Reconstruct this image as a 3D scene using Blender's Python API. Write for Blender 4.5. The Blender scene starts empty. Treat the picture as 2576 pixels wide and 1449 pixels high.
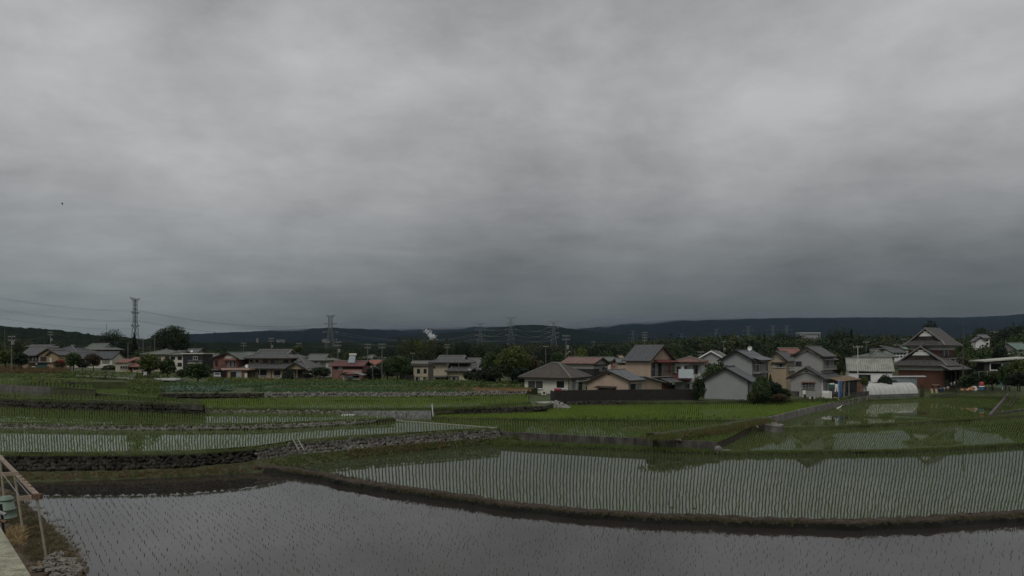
import bpy, math, random
import numpy as np
from mathutils import Vector
random.seed(7); RNG = np.random.default_rng(7)
SC = bpy.context.scene
COL = SC.collection
R = math.radians
# ---- camera: 10 m above the near paddy, level, lens shifted up ----
F = 1680.0; HZ = 885.0; CH = 10.0            # focal length, horizon row (photo at 2576 wide), camera height
cam = bpy.data.objects.new('camera', bpy.data.cameras.new('camera')); COL.objects.link(cam)
cam.location = (0, 0, CH); cam.rotation_euler = (R(90), 0, 0)
cam.data.sensor_width = 36; cam.data.lens = 36 * F / 2576
cam.data.shift_y = (HZ - 724.5) / 2576
cam.data.clip_start = .3; cam.data.clip_end = 40000
SC.camera = cam
# ---- overcast sky ----
W = bpy.data.worlds.new('World'); SC.world = W; W.use_nodes = True
nt = W.node_tree; N = nt.nodes; L = nt.links
for n in list(N): N.remove(n)
def nd(t, **k):
    n = N.new(t)
    for a, b in k.items(): setattr(n, a, b)
    return n
def mth(op, a, b=None, c=None):
    n = nd('ShaderNodeMath', operation=op)
    for i, q in enumerate((a, b, c)):
        if q is None: continue
        if isinstance(q, (int, float)): n.inputs[i].default_value = q
        else: L.new(q, n.inputs[i])
    return n.outputs[0]
def mrange(v, a, b, c, d, typ='SMOOTHSTEP'):
    n = nd('ShaderNodeMapRange', interpolation_type=typ)
    L.new(v, n.inputs[0])
    for i, q in enumerate((a, b, c, d)): n.inputs[i + 1].default_value = q
    return n.outputs[0]
SUN_EL, SUN_AZ = R(52), R(200)
sky = nd('ShaderNodeTexSky', sky_type='NISHITA', sun_disc=False, sun_elevation=SUN_EL, sun_rotation=SUN_AZ)
tc = nd('ShaderNodeTexCoord'); sp = nd('ShaderNodeSeparateXYZ'); L.new(tc.outputs['Generated'], sp.inputs[0])
zx = mth('ADD', mth('MAXIMUM', sp.outputs[2], 0.0), 0.12)
cx = mth('DIVIDE', sp.outputs[0], zx); cy = mth('DIVIDE', sp.outputs[1], zx)
cb = nd('ShaderNodeCombineXYZ'); L.new(cx, cb.inputs[0]); L.new(cy, cb.inputs[1])
def noise(scale, detail, rough, dist, off=(0, 0, 0), st=(1, 1, 1)):
    mp = nd('ShaderNodeMapping'); mp.inputs[1].default_value = off; mp.inputs[3].default_value = st
    L.new(cb.outputs[0], mp.inputs[0])
    n = nd('ShaderNodeTexNoise'); n.inputs['Scale'].default_value = scale; n.inputs['Detail'].default_value = detail
    n.inputs['Roughness'].default_value = rough; n.inputs['Distortion'].default_value = dist
    L.new(mp.outputs[0], n.inputs['Vector']); return n.outputs['Fac']
SKO = (5.5, 14.2); DOF = 2.7
n1 = noise(.50, 3, .5, 0, (SKO[0], SKO[1], 0), (1, .8, 1)); n2 = noise(1.5, 9, .62, .15, (SKO[0] + 4, SKO[1], 0), (.8, 1, 1)); n3 = noise(5., 6, .6, .2, (SKO[1], SKO[0], 0), (.7, 1, 1))
def dnoise(scale, detail, rough, off):
    mp = nd('ShaderNodeMapping'); mp.inputs[1].default_value = off; mp.inputs[3].default_value = (1, 1, 1.6); L.new(tc.outputs['Generated'], mp.inputs[0])
    n = nd('ShaderNodeTexNoise'); n.inputs['Scale'].default_value = scale; n.inputs['Detail'].default_value = detail; n.inputs['Roughness'].default_value = rough; n.inputs['Distortion'].default_value = .25
    L.new(mp.outputs[0], n.inputs['Vector']); return n.outputs['Fac']
n4 = dnoise(3.1, 7, .52, (DOF, 0, 0)); n5 = dnoise(9., 7, .6, (0, DOF, 0))
cl = mth('ADD', mth('ADD', mth('MULTIPLY', n1, .36), mth('MULTIPLY', n2, .28)), mth('ADD', mth('MULTIPLY', n4, .36), mth('ADD', mth('MULTIPLY', n5, .18), mth('MULTIPLY', n3, .08))))
cl = mrange(cl, .47, .75, .66, 1.34, 'LINEAR')
el = mth('MULTIPLY', mrange(sp.outputs[2], .0, .28, .17, 1.15), mrange(sp.outputs[2], .2, .46, 1.0, 1.22))
az = mrange(sp.outputs[0], -.62, .10, 1.0, 0.0)                # and is thinner to the left
el2 = mth('ADD', el, mth('MULTIPLY', mth('MULTIPLY', mth('MAXIMUM', mth('SUBTRACT', 1.0, el), 0.0), az), .45))
val = mth('MULTIPLY', mth('MULTIPLY', mth('MULTIPLY', cl, el2), mth('ADD', 1.0, mth('MULTIPLY', az, .12))), 2.85)
cr = nd('ShaderNodeValToRGB'); cr.color_ramp.elements[0].position = .0; cr.color_ramp.elements[0].color = (.90, 1.0, 1.01, 1)
cr.color_ramp.elements[1].position = 1.; cr.color_ramp.elements[1].color = (1.0, 1.005, 1.0, 1)
L.new(el, cr.inputs[0])
sc_ = nd('ShaderNodeVectorMath', operation='SCALE'); L.new(cr.outputs[0], sc_.inputs[0]); L.new(val, sc_.inputs['Scale'])
mx = nd('ShaderNodeMix', data_type='RGBA'); mx.inputs[0].default_value = .04
L.new(sc_.outputs[0], mx.inputs[6]); L.new(sky.outputs[0], mx.inputs[7])
bg = nd('ShaderNodeBackground'); bg.inputs[1].default_value = .1; L.new(mx.outputs[2], bg.inputs[0])
wo = nd('ShaderNodeOutputWorld'); L.new(bg.outputs[0], wo.inputs[0])
# ---- the sun behind the cloud ----
sun = bpy.data.objects.new('sun', bpy.data.lights.new('sun', 'SUN')); COL.objects.link(sun)
sun.data.energy = .95; sun.data.angle = R(25); sun.data.color = (1, .97, .93)
sun.rotation_euler = (R(90) - SUN_EL, 0, R(180) - SUN_AZ)
SC.view_settings.view_transform = 'Standard'; SC.view_settings.look = 'None'
SC.view_settings.exposure = 0; SC.view_settings.gamma = 1; SC.view_settings.use_curve_mapping = False
SC.cycles.max_bounces = 6; SC.cycles.diffuse_bounces = 2; SC.cycles.glossy_bounces = 3; SC.cycles.transmission_bounces = 4
SC.cycles.transparent_max_bounces = 8; SC.cycles.volume_bounces = 3; SC.cycles.use_denoising = True

# ================= helpers =================
def P(u, v, d): return Vector(((u - 1288) * d / F, d, CH - (v - HZ) * d / F))
def G(u, v, z): return P(u, v, F * (CH - z) / (v - HZ))      # the point of level z seen at (u, v)
def tag(o, label=None, cat=None, group=None, kind=None):
    for k, v in (('label', label), ('category', cat), ('group', group), ('kind', kind)):
        if v: o[k] = v
    return o
def link(o, parent=None):
    COL.objects.link(o)
    if parent is not None: o.parent = parent
    return o
def empty(name, loc, rz=0, label=None, cat=None, group=None):
    o = bpy.data.objects.new(name, None); o.empty_display_size = .3; link(o)
    o.location = loc; o.rotation_euler = (0, 0, rz)
    return tag(o, label, cat, group)
class MB:
    def __init__(s): s.v = []; s.f = []
    def add(s, vs, fs):
        b = len(s.v); s.v.extend([tuple(x) for x in vs]); s.f.extend([tuple(i + b for i in f) for f in fs]); return s
    def box(s, x0, x1, y0, y1, z0, z1):
        return s.add([(x0, y0, z0), (x1, y0, z0), (x1, y1, z0), (x0, y1, z0), (x0, y0, z1), (x1, y0, z1), (x1, y1, z1), (x0, y1, z1)],
                     [(0, 3, 2, 1), (4, 5, 6, 7), (0, 1, 5, 4), (1, 2, 6, 5), (2, 3, 7, 6), (3, 0, 4, 7)])
    def bar(s, a, b, w, h=None, n=4):
        a = Vector(a); b = Vector(b); h = h or w; d = (b - a)
        if d.length < 1e-6: return s
        d.normalize(); up = Vector((0, 0, 1)) if abs(d.z) < .95 else Vector((0, 1, 0))
        x = d.cross(up).normalized(); y = x.cross(d).normalized(); vs = []
        if n == 4: offs = [(-.5, -.5), (.5, -.5), (.5, .5), (-.5, .5)]
        else: offs = [(.5 * math.cos(2 * math.pi * i / n), .5 * math.sin(2 * math.pi * i / n)) for i in range(n)]
        for p in (a, b): vs += [p + x * (q * w) + y * (r * h) for q, r in offs]
        fs = [(i, (i + 1) % n, n + (i + 1) % n, n + i) for i in range(n)] + [tuple(range(n))[::-1], tuple(range(n, 2 * n))]
        return s.add(vs, fs)
    def cone(s, a, b, ra, rb, n=8):
        a = Vector(a); b = Vector(b); d = (b - a).normalized(); up = Vector((0, 0, 1)) if abs(d.z) < .95 else Vector((0, 1, 0))
        x = d.cross(up).normalized(); y = x.cross(d).normalized(); vs = []
        for p, r in ((a, ra), (b, rb)):
            vs += [p + x * (r * math.cos(2 * math.pi * i / n)) + y * (r * math.sin(2 * math.pi * i / n)) for i in range(n)]
        return s.add(vs, [(i, (i + 1) % n, n + (i + 1) % n, n + i) for i in range(n)] + [tuple(range(n))[::-1], tuple(range(n, 2 * n))])
    def lathe(s, prof, n=16):                                    # prof: (radius, z) rings, about z
        vs = []; m = len(prof)
        for r, z in prof: vs += [(r * math.cos(2 * math.pi * i / n), r * math.sin(2 * math.pi * i / n), z) for i in range(n)]
        fs = [(k * n + i, k * n + (i + 1) % n, (k + 1) * n + (i + 1) % n, (k + 1) * n + i) for k in range(m - 1) for i in range(n)]
        return s.add(vs, fs + [tuple(range(n))[::-1], tuple(range((m - 1) * n, m * n))])
    def poly(s, pts, z0, z1):                                    # upright prism over a 2-D outline
        n = len(pts); vs = [(x, y, z0) for x, y in pts] + [(x, y, z1) for x, y in pts]
        return s.add(vs, [tuple(range(n))[::-1], tuple(range(n, 2 * n))] + [(i, (i + 1) % n, n + (i + 1) % n, n + i) for i in range(n)])
    def prism(s, pts, e):                                        # a planar outline (3-D points) pushed along e
        n = len(pts); e = Vector(e); vs = [Vector(p) for p in pts]; vs += [p + e for p in vs]
        return s.add(vs, [tuple(range(n))[::-1], tuple(range(n, 2 * n))] + [(i, (i + 1) % n, n + (i + 1) % n, n + i) for i in range(n)])
    def mesh(s, name, mat, smooth=False):
        me = bpy.data.meshes.new(name); me.from_pydata(s.v, [], s.f)
        if mat: me.materials.append(mat)
        if smooth: me.shade_smooth()
        me.update(); return me
    def build(s, name, mat, parent=None, smooth=False):
        return link(bpy.data.objects.new(name, s.mesh(name, mat, smooth)), parent)
def npmesh(name, v, f, mat, smooth=False, k=3):
    v = np.asarray(v, np.float32).reshape(-1, 3); f = np.asarray(f, np.int32).reshape(-1, k)
    me = bpy.data.meshes.new(name); me.vertices.add(len(v)); me.vertices.foreach_set('co', v.ravel())
    me.loops.add(len(f) * k); me.loops.foreach_set('vertex_index', f.ravel())
    me.polygons.add(len(f)); me.polygons.foreach_set('loop_start', np.arange(0, len(f) * k, k, dtype=np.int32))
    me.update(calc_edges=True)
    if mat: me.materials.append(mat)
    if smooth: me.shade_smooth()
    return me
def npobj(name, v, f, mat, parent=None, smooth=False, k=3): return link(bpy.data.objects.new(name, npmesh(name, v, f, mat, smooth, k)), parent)

# ---- materials ----
MATS = {}
def mat(name, col, rough=.8, var=.25, scale=2., bump=0., col2=None, spec=.35, island=0., streak=0., metal=0., trans=0.):
    if name in MATS: return MATS[name]
    m = bpy.data.materials.new(name); m.use_nodes = True; t = m.node_tree; n = t.nodes; l = t.links
    b = n['Principled BSDF']; b.inputs['Roughness'].default_value = rough; b.inputs['Specular IOR Level'].default_value = spec
    b.inputs['Metallic'].default_value = metal
    g = n.new('ShaderNodeNewGeometry')
    def nz(s, st=(1, 1, 1), det=5):
        mp = n.new('ShaderNodeMapping'); mp.inputs[3].default_value = st; l.new(g.outputs['Position'], mp.inputs[0])
        x = n.new('ShaderNodeTexNoise'); x.inputs['Scale'].default_value = s; x.inputs['Detail'].default_value = det; x.inputs['Roughness'].default_value = .6
        l.new(mp.outputs[0], x.inputs['Vector']); return x.outputs['Fac']
    f = nz(scale)
    r = n.new('ShaderNodeMapRange'); r.inputs[1].default_value = .28; r.inputs[2].default_value = .72; l.new(f, r.inputs[0])
    fac = r.outputs[0]
    if island:
        a = n.new('ShaderNodeMath'); a.operation = 'MULTIPLY_ADD'; l.new(g.outputs['Random Per Island'], a.inputs[0])
        a.inputs[1].default_value = island
        mm = n.new('ShaderNodeMath'); mm.operation = 'MULTIPLY'; l.new(fac, mm.inputs[0]); mm.inputs[1].default_value = 1 - island
        l.new(mm.outputs[0], a.inputs[2]); fac = a.outputs[0]
    if streak:
        q = nz(3.2, (1, 1, .12), 3); r2 = n.new('ShaderNodeMapRange'); r2.inputs[1].default_value = .4; r2.inputs[2].default_value = .7
        r2.inputs[3].default_value = 0; r2.inputs[4].default_value = -streak; l.new(q, r2.inputs[0])
        a = n.new('ShaderNodeMath'); a.operation = 'ADD'; a.use_clamp = True; l.new(fac, a.inputs[0]); l.new(r2.outputs[0], a.inputs[1]); fac = a.outputs[0]
    c = Vector(col)
    lo = c * (1 - var); hi = Vector(col2) if col2 else c * (1 + var)
    mx = n.new('ShaderNodeMix'); mx.data_type = 'RGBA'; l.new(fac, mx.inputs[0])
    mx.inputs[6].default_value = (*lo, 1); mx.inputs[7].default_value = (*hi, 1)
    l.new(mx.outputs[2], b.inputs['Base Color'])
    if bump:
        bp = n.new('ShaderNodeBump'); bp.inputs['Strength'].default_value = bump; bp.inputs['Distance'].default_value = .05
        l.new(nz(scale * 6), bp.inputs['Height']); l.new(bp.outputs[0], b.inputs['Normal'])
    if trans:
        tr = n.new('ShaderNodeBsdfTranslucent'); l.new(mx.outputs[2], tr.inputs[0])
        ms = n.new('ShaderNodeMixShader'); ms.inputs[0].default_value = trans
        l.new(b.outputs[0], ms.inputs[1]); l.new(tr.outputs[0], ms.inputs[2]); l.new(ms.outputs[0], n['Material Output'].inputs[0])
    MATS[name] = m; return m
def water_mat(name, col, rough=.02, ior=1.62):
    m = bpy.data.materials.new(name); m.use_nodes = True; t = m.node_tree; n = t.nodes; l = t.links
    b = n['Principled BSDF']; b.inputs['Roughness'].default_value = rough; b.inputs['IOR'].default_value = ior
    g = n.new('ShaderNodeNewGeometry')
    x = n.new('ShaderNodeTexNoise'); x.inputs['Scale'].default_value = .35; x.inputs['Detail'].default_value = 5; l.new(g.outputs['Position'], x.inputs['Vector'])
    mx = n.new('ShaderNodeMix'); mx.data_type = 'RGBA'; l.new(x.outputs['Fac'], mx.inputs[0])
    mx.inputs[6].default_value = (*[c * .7 for c in col], 1); mx.inputs[7].default_value = (*[c * 1.3 for c in col], 1)
    l.new(mx.outputs[2], b.inputs['Base Color'])
    y = n.new('ShaderNodeTexNoise'); y.inputs['Scale'].default_value = 5; y.inputs['Detail'].default_value = 3; l.new(g.outputs['Position'], y.inputs['Vector'])
    bp = n.new('ShaderNodeBump'); bp.inputs['Strength'].default_value = .02; bp.inputs['Distance'].default_value = .02
    l.new(y.outputs['Fac'], bp.inputs['Height']); l.new(bp.outputs[0], b.inputs['Normal'])
    return m
M_WATER = water_mat('paddy water', (.030, .026, .023), ior=1.44)
M_WATERG = water_mat('greenish paddy water', (.040, .047, .025))
M_WATER2 = water_mat('shallow paddy water', (.036, .038, .024))
M_MUD = mat('wet mud', (.045, .036, .026), .6, .4, 1.5, .5)
M_EARTH = mat('bund earth', (.055, .045, .028), .9, .5, 1.2, .7, col2=(.070, .085, .03))
M_BROWN = mat('bare bund earth', (.060, .042, .032), .9, .5, 2.5, .8)
M_BUND = mat('crest earth over mud with painted shade', (.040, .030, .022), .9, .6, 3.5, .9, col2=(.085, .062, .045))
def shade_below(m, z0, z1, col):
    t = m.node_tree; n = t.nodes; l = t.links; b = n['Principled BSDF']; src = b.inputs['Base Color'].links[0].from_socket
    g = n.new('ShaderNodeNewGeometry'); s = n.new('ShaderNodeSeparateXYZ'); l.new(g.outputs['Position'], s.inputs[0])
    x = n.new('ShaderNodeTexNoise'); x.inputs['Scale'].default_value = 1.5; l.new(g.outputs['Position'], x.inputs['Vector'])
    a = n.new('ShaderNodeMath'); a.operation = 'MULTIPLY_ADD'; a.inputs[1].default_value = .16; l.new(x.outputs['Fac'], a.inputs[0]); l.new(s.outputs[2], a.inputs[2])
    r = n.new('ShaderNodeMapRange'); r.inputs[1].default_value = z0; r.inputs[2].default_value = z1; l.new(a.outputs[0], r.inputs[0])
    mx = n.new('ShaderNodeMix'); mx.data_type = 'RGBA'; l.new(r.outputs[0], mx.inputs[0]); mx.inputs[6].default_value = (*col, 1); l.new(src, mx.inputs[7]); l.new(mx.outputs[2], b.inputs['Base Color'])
shade_below(M_BUND, .40, .48, (.010, .011, .007))  # shade of the bund's side painted near-black into its muddy lower part
M_GRASSG = mat('grassy ground', (.050, .055, .024), .95, .5, .5, .7, col2=(.075, .105, .03))
M_DARKW = mat('mossy dark wall', (.040, .040, .030), .9, .5, 1.2, .8)
M_CONC = mat('weathered concrete', (.20, .19, .17), .9, .35, 1.0, .3, streak=.6)
M_CONCD = mat('dark stained concrete', (.085, .080, .068), .9, .5, 1.0, .4, streak=.6)
M_CONCL = mat('pale concrete', (.29, .28, .25), .85, .25, 3.0, .2)
M_STONE = mat('field stone', (.165, .155, .135), .9, .55, 1.6, .5, island=0)
M_STONEM = mat('mossy field stone', (.036, .034, .027), .95, .6, 1.2, .6, col2=(.075, .07, .055), spec=.15)
M_STONEP = mat('pale rubble stone', (.25, .24, .22), .9, .35, 2.5, .4)
M_GAP = mat('stone joint earth', (.014, .013, .010), .95, .3, spec=.1)
M_RICE = mat('rice leaf', (.125, .185, .042), .6, .3, .25, col2=(.19, .265, .065), island=.6, trans=.35)
M_RICED = mat('young rice leaf', (.060, .098, .028), .6, .3, .25, col2=(.135, .195, .058), island=.6, trans=.3)
M_RICEB = mat('bright rice leaf', (.155, .24, .036), .6, .25, .15, col2=(.22, .32, .055), island=.5, trans=.35)
M_SEED = mat('rice seedling', (.050, .060, .034), .6, .3, .3, col2=(.085, .10, .055), island=.6, trans=.2)
M_WEED = mat('weed leaf', (.065, .10, .024), .7, .5, .4, col2=(.135, .185, .045), island=.7, trans=.3)
M_WEEDR = mat('reddish weed leaf', (.12, .075, .036), .8, .4, .5, col2=(.17, .115, .05), island=.6, trans=.2)
M_DRY = mat('dry grass', (.14, .105, .065), .9, .4, .8, col2=(.24, .19, .12), island=.8)
M_CROP = mat('vegetable leaf', (.060, .115, .045), .6, .4, .5, col2=(.12, .20, .07), island=.7, trans=.25)

# ---- polygon test in picture coordinates ----
def inside(u, v, poly):
    c = np.zeros(len(u), bool); n = len(poly)
    for i in range(n):
        x0, y0 = poly[i]; x1, y1 = poly[i - 1]
        if y0 == y1: continue
        t = ((y0 > v) != (y1 > v)) & (u < (x1 - x0) * (v - y0) / (y1 - y0) + x0)
        c ^= t
    return c
def resample(pts, step):
    out = [Vector(pts[0])]
    for a, b in zip(pts[:-1], pts[1:]):
        a = Vector(a); b = Vector(b); k = max(1, int((b - a).length / step))
        out += [a.lerp(b, (i + 1) / k) for i in range(k)]
    return out
# ================= ground, terraces, water =================
def hfar(u):
    return float(np.interp(u, [0, 330, 420, 520, 700, 1000, 1300, 2200, 2576, 3200], [5.3, 5.1, 4.0, 3.0, 2.6, 2.1, 2.0, 2.0, 2.6, 3.5]))
def hground(u, d):
    lo = np.interp(u, [300, 420, 1300, 1360, 1960, 2120], [119, 104, 104, 100, 100, 129]); hi = np.interp(u, [300, 420, 1300, 1360, 1960, 2120], [134, 115, 115, 112, 112, 146])
    top = np.interp(u, [300, 420, 1300, 1360], [4.9, 3.2, 3.1, 1.9])
    z = -.9 if d < lo else np.interp(d, [lo, hi, 172], [-.9, top, hfar(u)])
    return float(z + np.interp(d, [260, 600, 1200, 3000], [0, -2, -6, 0]))
us = list(range(-700, 3301, 50))
ds = [2, 15, 30, 60, 90, 96, 100, 104, 108, 112, 116, 119, 122, 126, 130, 134, 140, 146, 155, 172, 200, 240, 300, 400, 600, 900, 1400, 2200, 3500, 6000, 9500]
gv = []; gf = []
for d in ds:
    for u in us:
        gv.append(((u - 1288) * d / F, d, hground(u, d)))
nu = len(us)
for i in range(len(ds) - 1):
    for j in range(nu - 1): gf.append((i * nu + j, i * nu + j + 1, (i + 1) * nu + j + 1, (i + 1) * nu + j))
tag(npobj('ground', gv, gf, M_GRASSG, k=4), kind='structure')
tag(MB().box(-400, 400, -60, 12, -1.2, -.9).build('near_ground', M_GRASSG), kind='structure')

def flat(name, outline, z, m, thick=None):
    mb = MB(); pts = [G(u, v, z) for u, v in outline]
    if thick is None:
        mb.add(pts, [tuple(range(len(pts)))])
    else: mb.poly([(p.x, p.y) for p in pts], z - thick, z)
    return tag(mb.build(name, m), kind='structure')
def terrace(outline, z, wm=None, bm=None):
    """a level field: a bed of earth with its side faces and a sheet of water on it"""
    mb = MB(); pts = [G(u, v, z) for u, v in outline]
    mb.poly([(p.x, p.y) for p in pts], -1.2, z - .08)
    tag(mb.build('paddy_bed', bm or M_MUD), kind='structure')
    if wm: flat('paddy_water', outline, z, wm)
def bund(pts, z, w, h, m, z0=None, name='earth_bund', jit=.06, step=.6, drop=.35):
    """an earth ridge swept along picture points of level z"""
    c = resample([G(u, v, z) for u, v in pts], step); n = len(c); vs = []; fs = []
    prof = [(-w * .5 - drop, None), (-w * .5 - .04, .55), (-w * .42, .95), (-w * .15, 1.02), (w * .15, 1.0), (w * .42, .93), (w * .5 + .04, .5), (w * .5 + drop, None)]
    zb = z if z0 is None else z0; k = len(prof)
    for i, p in enumerate(c):
        t = (c[min(i + 1, n - 1)] - c[max(i - 1, 0)]); t.z = 0; t.normalize(); nn = Vector((-t.y, t.x, 0))
        for x, y in prof:
            q = p + nn * (x + random.uniform(-jit, jit))
            if abs(x) <= w * .55: q += nn * (.18 * math.sin(i * .37 * step) + .10 * math.sin(i * 1.3 * step + 1))
            q.z = zb - .5 if y is None else zb + y * (z + h - zb) + random.uniform(-jit, jit) * .5
            vs.append(q)
    for i in range(n - 1):
        for j in range(k - 1): fs.append((i * k + j, i * k + j + 1, (i + 1) * k + j + 1, (i + 1) * k + j))
    fs.append(tuple(range(k))); fs.append(tuple(range((n - 1) * k, n * k))[::-1])
    return tag(MB().add(vs, fs).build(name, m, smooth=True), kind='structure')
# the near, freshly planted paddy
mb = MB(); mb.add([(-75, 4, 0), (60, 4, 0), (60, 64, 0), (-75, 64, 0)], [(0, 1, 2, 3)])
tag(mb.build('paddy_water', M_WATER), kind='structure')
B_FRONT = [(756, 1176), (839, 1193), (894, 1206), (1019, 1226), (1144, 1243), (1288, 1263), (1610, 1292), (1900, 1303), (2147, 1307), (2350, 1302), (2576, 1286), (2800, 1262)]
B_BACK = [(2800, 1090), (2576, 1108), (2257, 1124), (1932, 1127), (1788, 1128), (1500, 1118), (1288, 1109), (1244, 1108), (1094, 1123), (894, 1146), (742, 1170)]
O_B = B_FRONT + B_BACK
O_F = [(1770, 1118), (1815, 1134), (1932, 1134), (2257, 1131), (2400, 1124), (2576, 1113), (2800, 1094), (2800, 1018), (2576, 1036), (2300, 1054), (2100, 1063), (1960, 1069), (1880, 1072), (1760, 1100)]
O_E = [(1915, 1072), (1960, 1076), (2100, 1071), (2300, 1061), (2480, 1050), (2576, 1043), (2800, 1024), (2800, 965), (2540, 978), (2380, 992), (2300, 999), (2200, 1004), (2185, 1003)]
O_C = [(1225, 1083), (1258, 1087), (1288, 1089), (1500, 1099), (1700, 1108), (1808, 1113), (1850, 1095), (1930, 1052), (1850, 1050), (1548, 1049), (1288, 1046), (980, 1042), (930, 1050), (1014, 1063)]
O_D = [(1090, 1050), (1288, 1053), (1548, 1056), (1850, 1057), (1912, 1053), (2182, 999), (1980, 1000), (1760, 1008), (1400, 1012), (1320, 1014), (1200, 1030), (1090, 1042)]
O_L1 = [(-400, 1143), (0, 1143), (300, 1143), (475, 1140), (640, 1128), (740, 1112), (900, 1100), (1258, 1077), (1169, 1070), (1014, 1059), (990, 1050), (944, 1048), (894, 1056), (769, 1062), (644, 1066), (300, 1070), (0, 1070), (-400, 1064)]
O_L2 = [(-400, 1060), (0, 1066), (60, 1068), (300, 1071), (644, 1069), (769, 1064), (894, 1057), (944, 1054), (996, 1052), (819, 1040), (760, 1034), (640, 1034), (530, 1034), (300, 1026), (0, 1016), (-400, 1000)]
O_L3 = [(-400, 985), (0, 1002), (125, 1007), (300, 1011), (508, 1018), (430, 1004), (350, 992), (240, 984), (0, 974), (-400, 960)]
O_L4 = [(-400, 955), (0, 967), (100, 972), (240, 982), (225, 968), (205, 955), (100, 948), (0, 943), (-400, 930)]
O_H = [(500, 1008), (515, 1026), (640, 1027), (868, 1028), (1085, 1026), (1200, 1022), (1330, 1012), (1330, 996), (1000, 996), (700, 999), (560, 1002)]
O_I = [(408, 994), (430, 1003), (660, 1003), (760, 1006), (900, 1007), (1100, 1005), (1250, 1001), (1320, 997), (1320, 988), (1100, 991), (900, 992), (640, 991)]
Z = dict(A=0, B=.2, F=.5, E=.8, C=1.15, D=1.4, L1=1.6, L2=2.0, L3=3.2, L4=4.1, H=2.4, I=2.55)
terrace(O_B, Z['B'], M_WATERG); terrace(O_F, Z['F'], M_WATERG); terrace(O_E, Z['E'], M_WATER2)
terrace(O_C, Z['C'], M_WATER2); terrace(O_D, Z['D'], M_WATER2)
terrace(O_L1, Z['L1'], M_WATERG); terrace(O_L2, Z['L2'], M_WATERG)
terrace(O_L3, Z['L3'], M_WATER2, M_EARTH); terrace(O_L4, Z['L4'], M_WATER2, M_EARTH); terrace(O_H, Z['H'], M_WATER2, M_EARTH); terrace(O_I, Z['I'], M_WATER2, M_EARTH)
# dry terraces: grass ledges, plots, the yard of the houses
def dry(name, outline, z, m): 
    pts = [G(u, v, z) for u, v in outline]
    return tag(MB().poly([(p.x, p.y) for p in pts], -1.2, z).build(name, m), kind='structure')
dry('grass_ledge', [(505, 1031), (644, 1032), (730, 1034), (868, 1034), (1085, 1033), (1085, 1020), (868, 1020), (505, 1020)], 2.25, M_GRASSG)
dry('grass_ledge', [(1085, 1028), (1288, 1024), (1345, 1023), (1372, 1021), (1400, 1012), (1340, 1006), (1085, 1016)], 2.25, M_GRASSG)
dry('vegetable_plot', [(395, 990), (660, 989), (668, 987), (1000, 987), (1150, 986), (1320, 982), (1400, 965), (1000, 968), (420, 972), (370, 980)], 3.3, M_GRASSG)
dry('grass_ledge', [(-400, 936), (0, 947), (100, 952), (208, 960), (328, 961), (338, 950), (338, 938), (-400, 922)], 4.8, M_GRASSG)
dry('grass_ledge', [(192, 948), (328, 953), (342, 946), (342, 936), (190, 934)], 5.15, M_GRASSG)
dry('house_yard', [(1318, 1010), (1400, 1009), (1560, 1010), (1760, 1010), (1990, 1005), (2130, 1001), (2162, 985), (2162, 960), (1318, 960)], 2.05, M_GRASSG)
dry('house_yard', [(2150, 1010), (2190, 1006), (2330, 1000), (2440, 993), (2540, 980), (2800, 965), (2800, 950), (2440, 960), (2150, 975)], .95, M_GRASSG)
dry('grass_ledge', [(238, 989), (300, 993), (352, 997), (396, 1002), (396, 976), (345, 968), (212, 970)], 3.5, M_GRASSG)
flat('dirt_path', [(374, 977), (394, 976), (414, 990), (398, 991)], 3.315, M_BROWN)
# bunds
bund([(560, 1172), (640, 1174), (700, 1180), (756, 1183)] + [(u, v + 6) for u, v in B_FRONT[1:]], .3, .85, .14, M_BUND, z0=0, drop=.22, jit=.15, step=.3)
bund([(1810, 1137), (1932, 1136), (2100, 1135), (2257, 1132), (2400, 1125), (2576, 1114), (2800, 1095)], .45, .6, .13, M_EARTH, z0=.15)
bund([(1950, 1077), (2100, 1072), (2300, 1062), (2480, 1051), (2576, 1044), (2800, 1025)], .8, .5, .12, M_EARTH, z0=.5)
bund([(1090, 1051), (1288, 1054), (1548, 1057), (1850, 1058), (1905, 1057)], 1.4, .5, .12, M_EARTH, z0=1.1)
bund([(500, 1027), (640, 1028), (868, 1029), (1085, 1027), (1200, 1023), (1330, 1013)], 2.4, .5, .1, M_EARTH, z0=2.2)
bund([(430, 1004), (660, 1004), (760, 1007), (900, 1008), (1100, 1006), (1250, 1002), (1320, 998)], 2.5, .4, .14, M_EARTH, z0=2.3)
bund([(-300, 1139), (0, 1139), (300, 1139), (475, 1136), (640, 1124), (740, 1109), (900, 1097), (1245, 1076)], 1.6, .4, .1, M_EARTH, z0=1.5, drop=.05)
bund([(-300, 1060), (0, 1063), (300, 1068), (644, 1066), (769, 1061), (894, 1055), (944, 1052)], 2.0, .4, .08, M_EARTH, z0=1.9, drop=.05)
bund([(-300, 985), (0, 1000), (125, 1005), (300, 1009), (500, 1016)], 3.2, .5, .12, M_EARTH, z0=3.1, drop=.05)
bund([(508, 1018), (430, 1004), (350, 992)], 3.2, .4, .14, M_EARTH, z0=2.9, drop=.1)
# the grassy mound between the two middle paddies
mb = bund([(1640, 1104), (1740, 1092), (1830, 1076), (1900, 1064), (1930, 1058)], 1.25, 1.4, .55, M_EARTH, z0=.5, name='grassy_mound', jit=.12, drop=.9)
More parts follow.
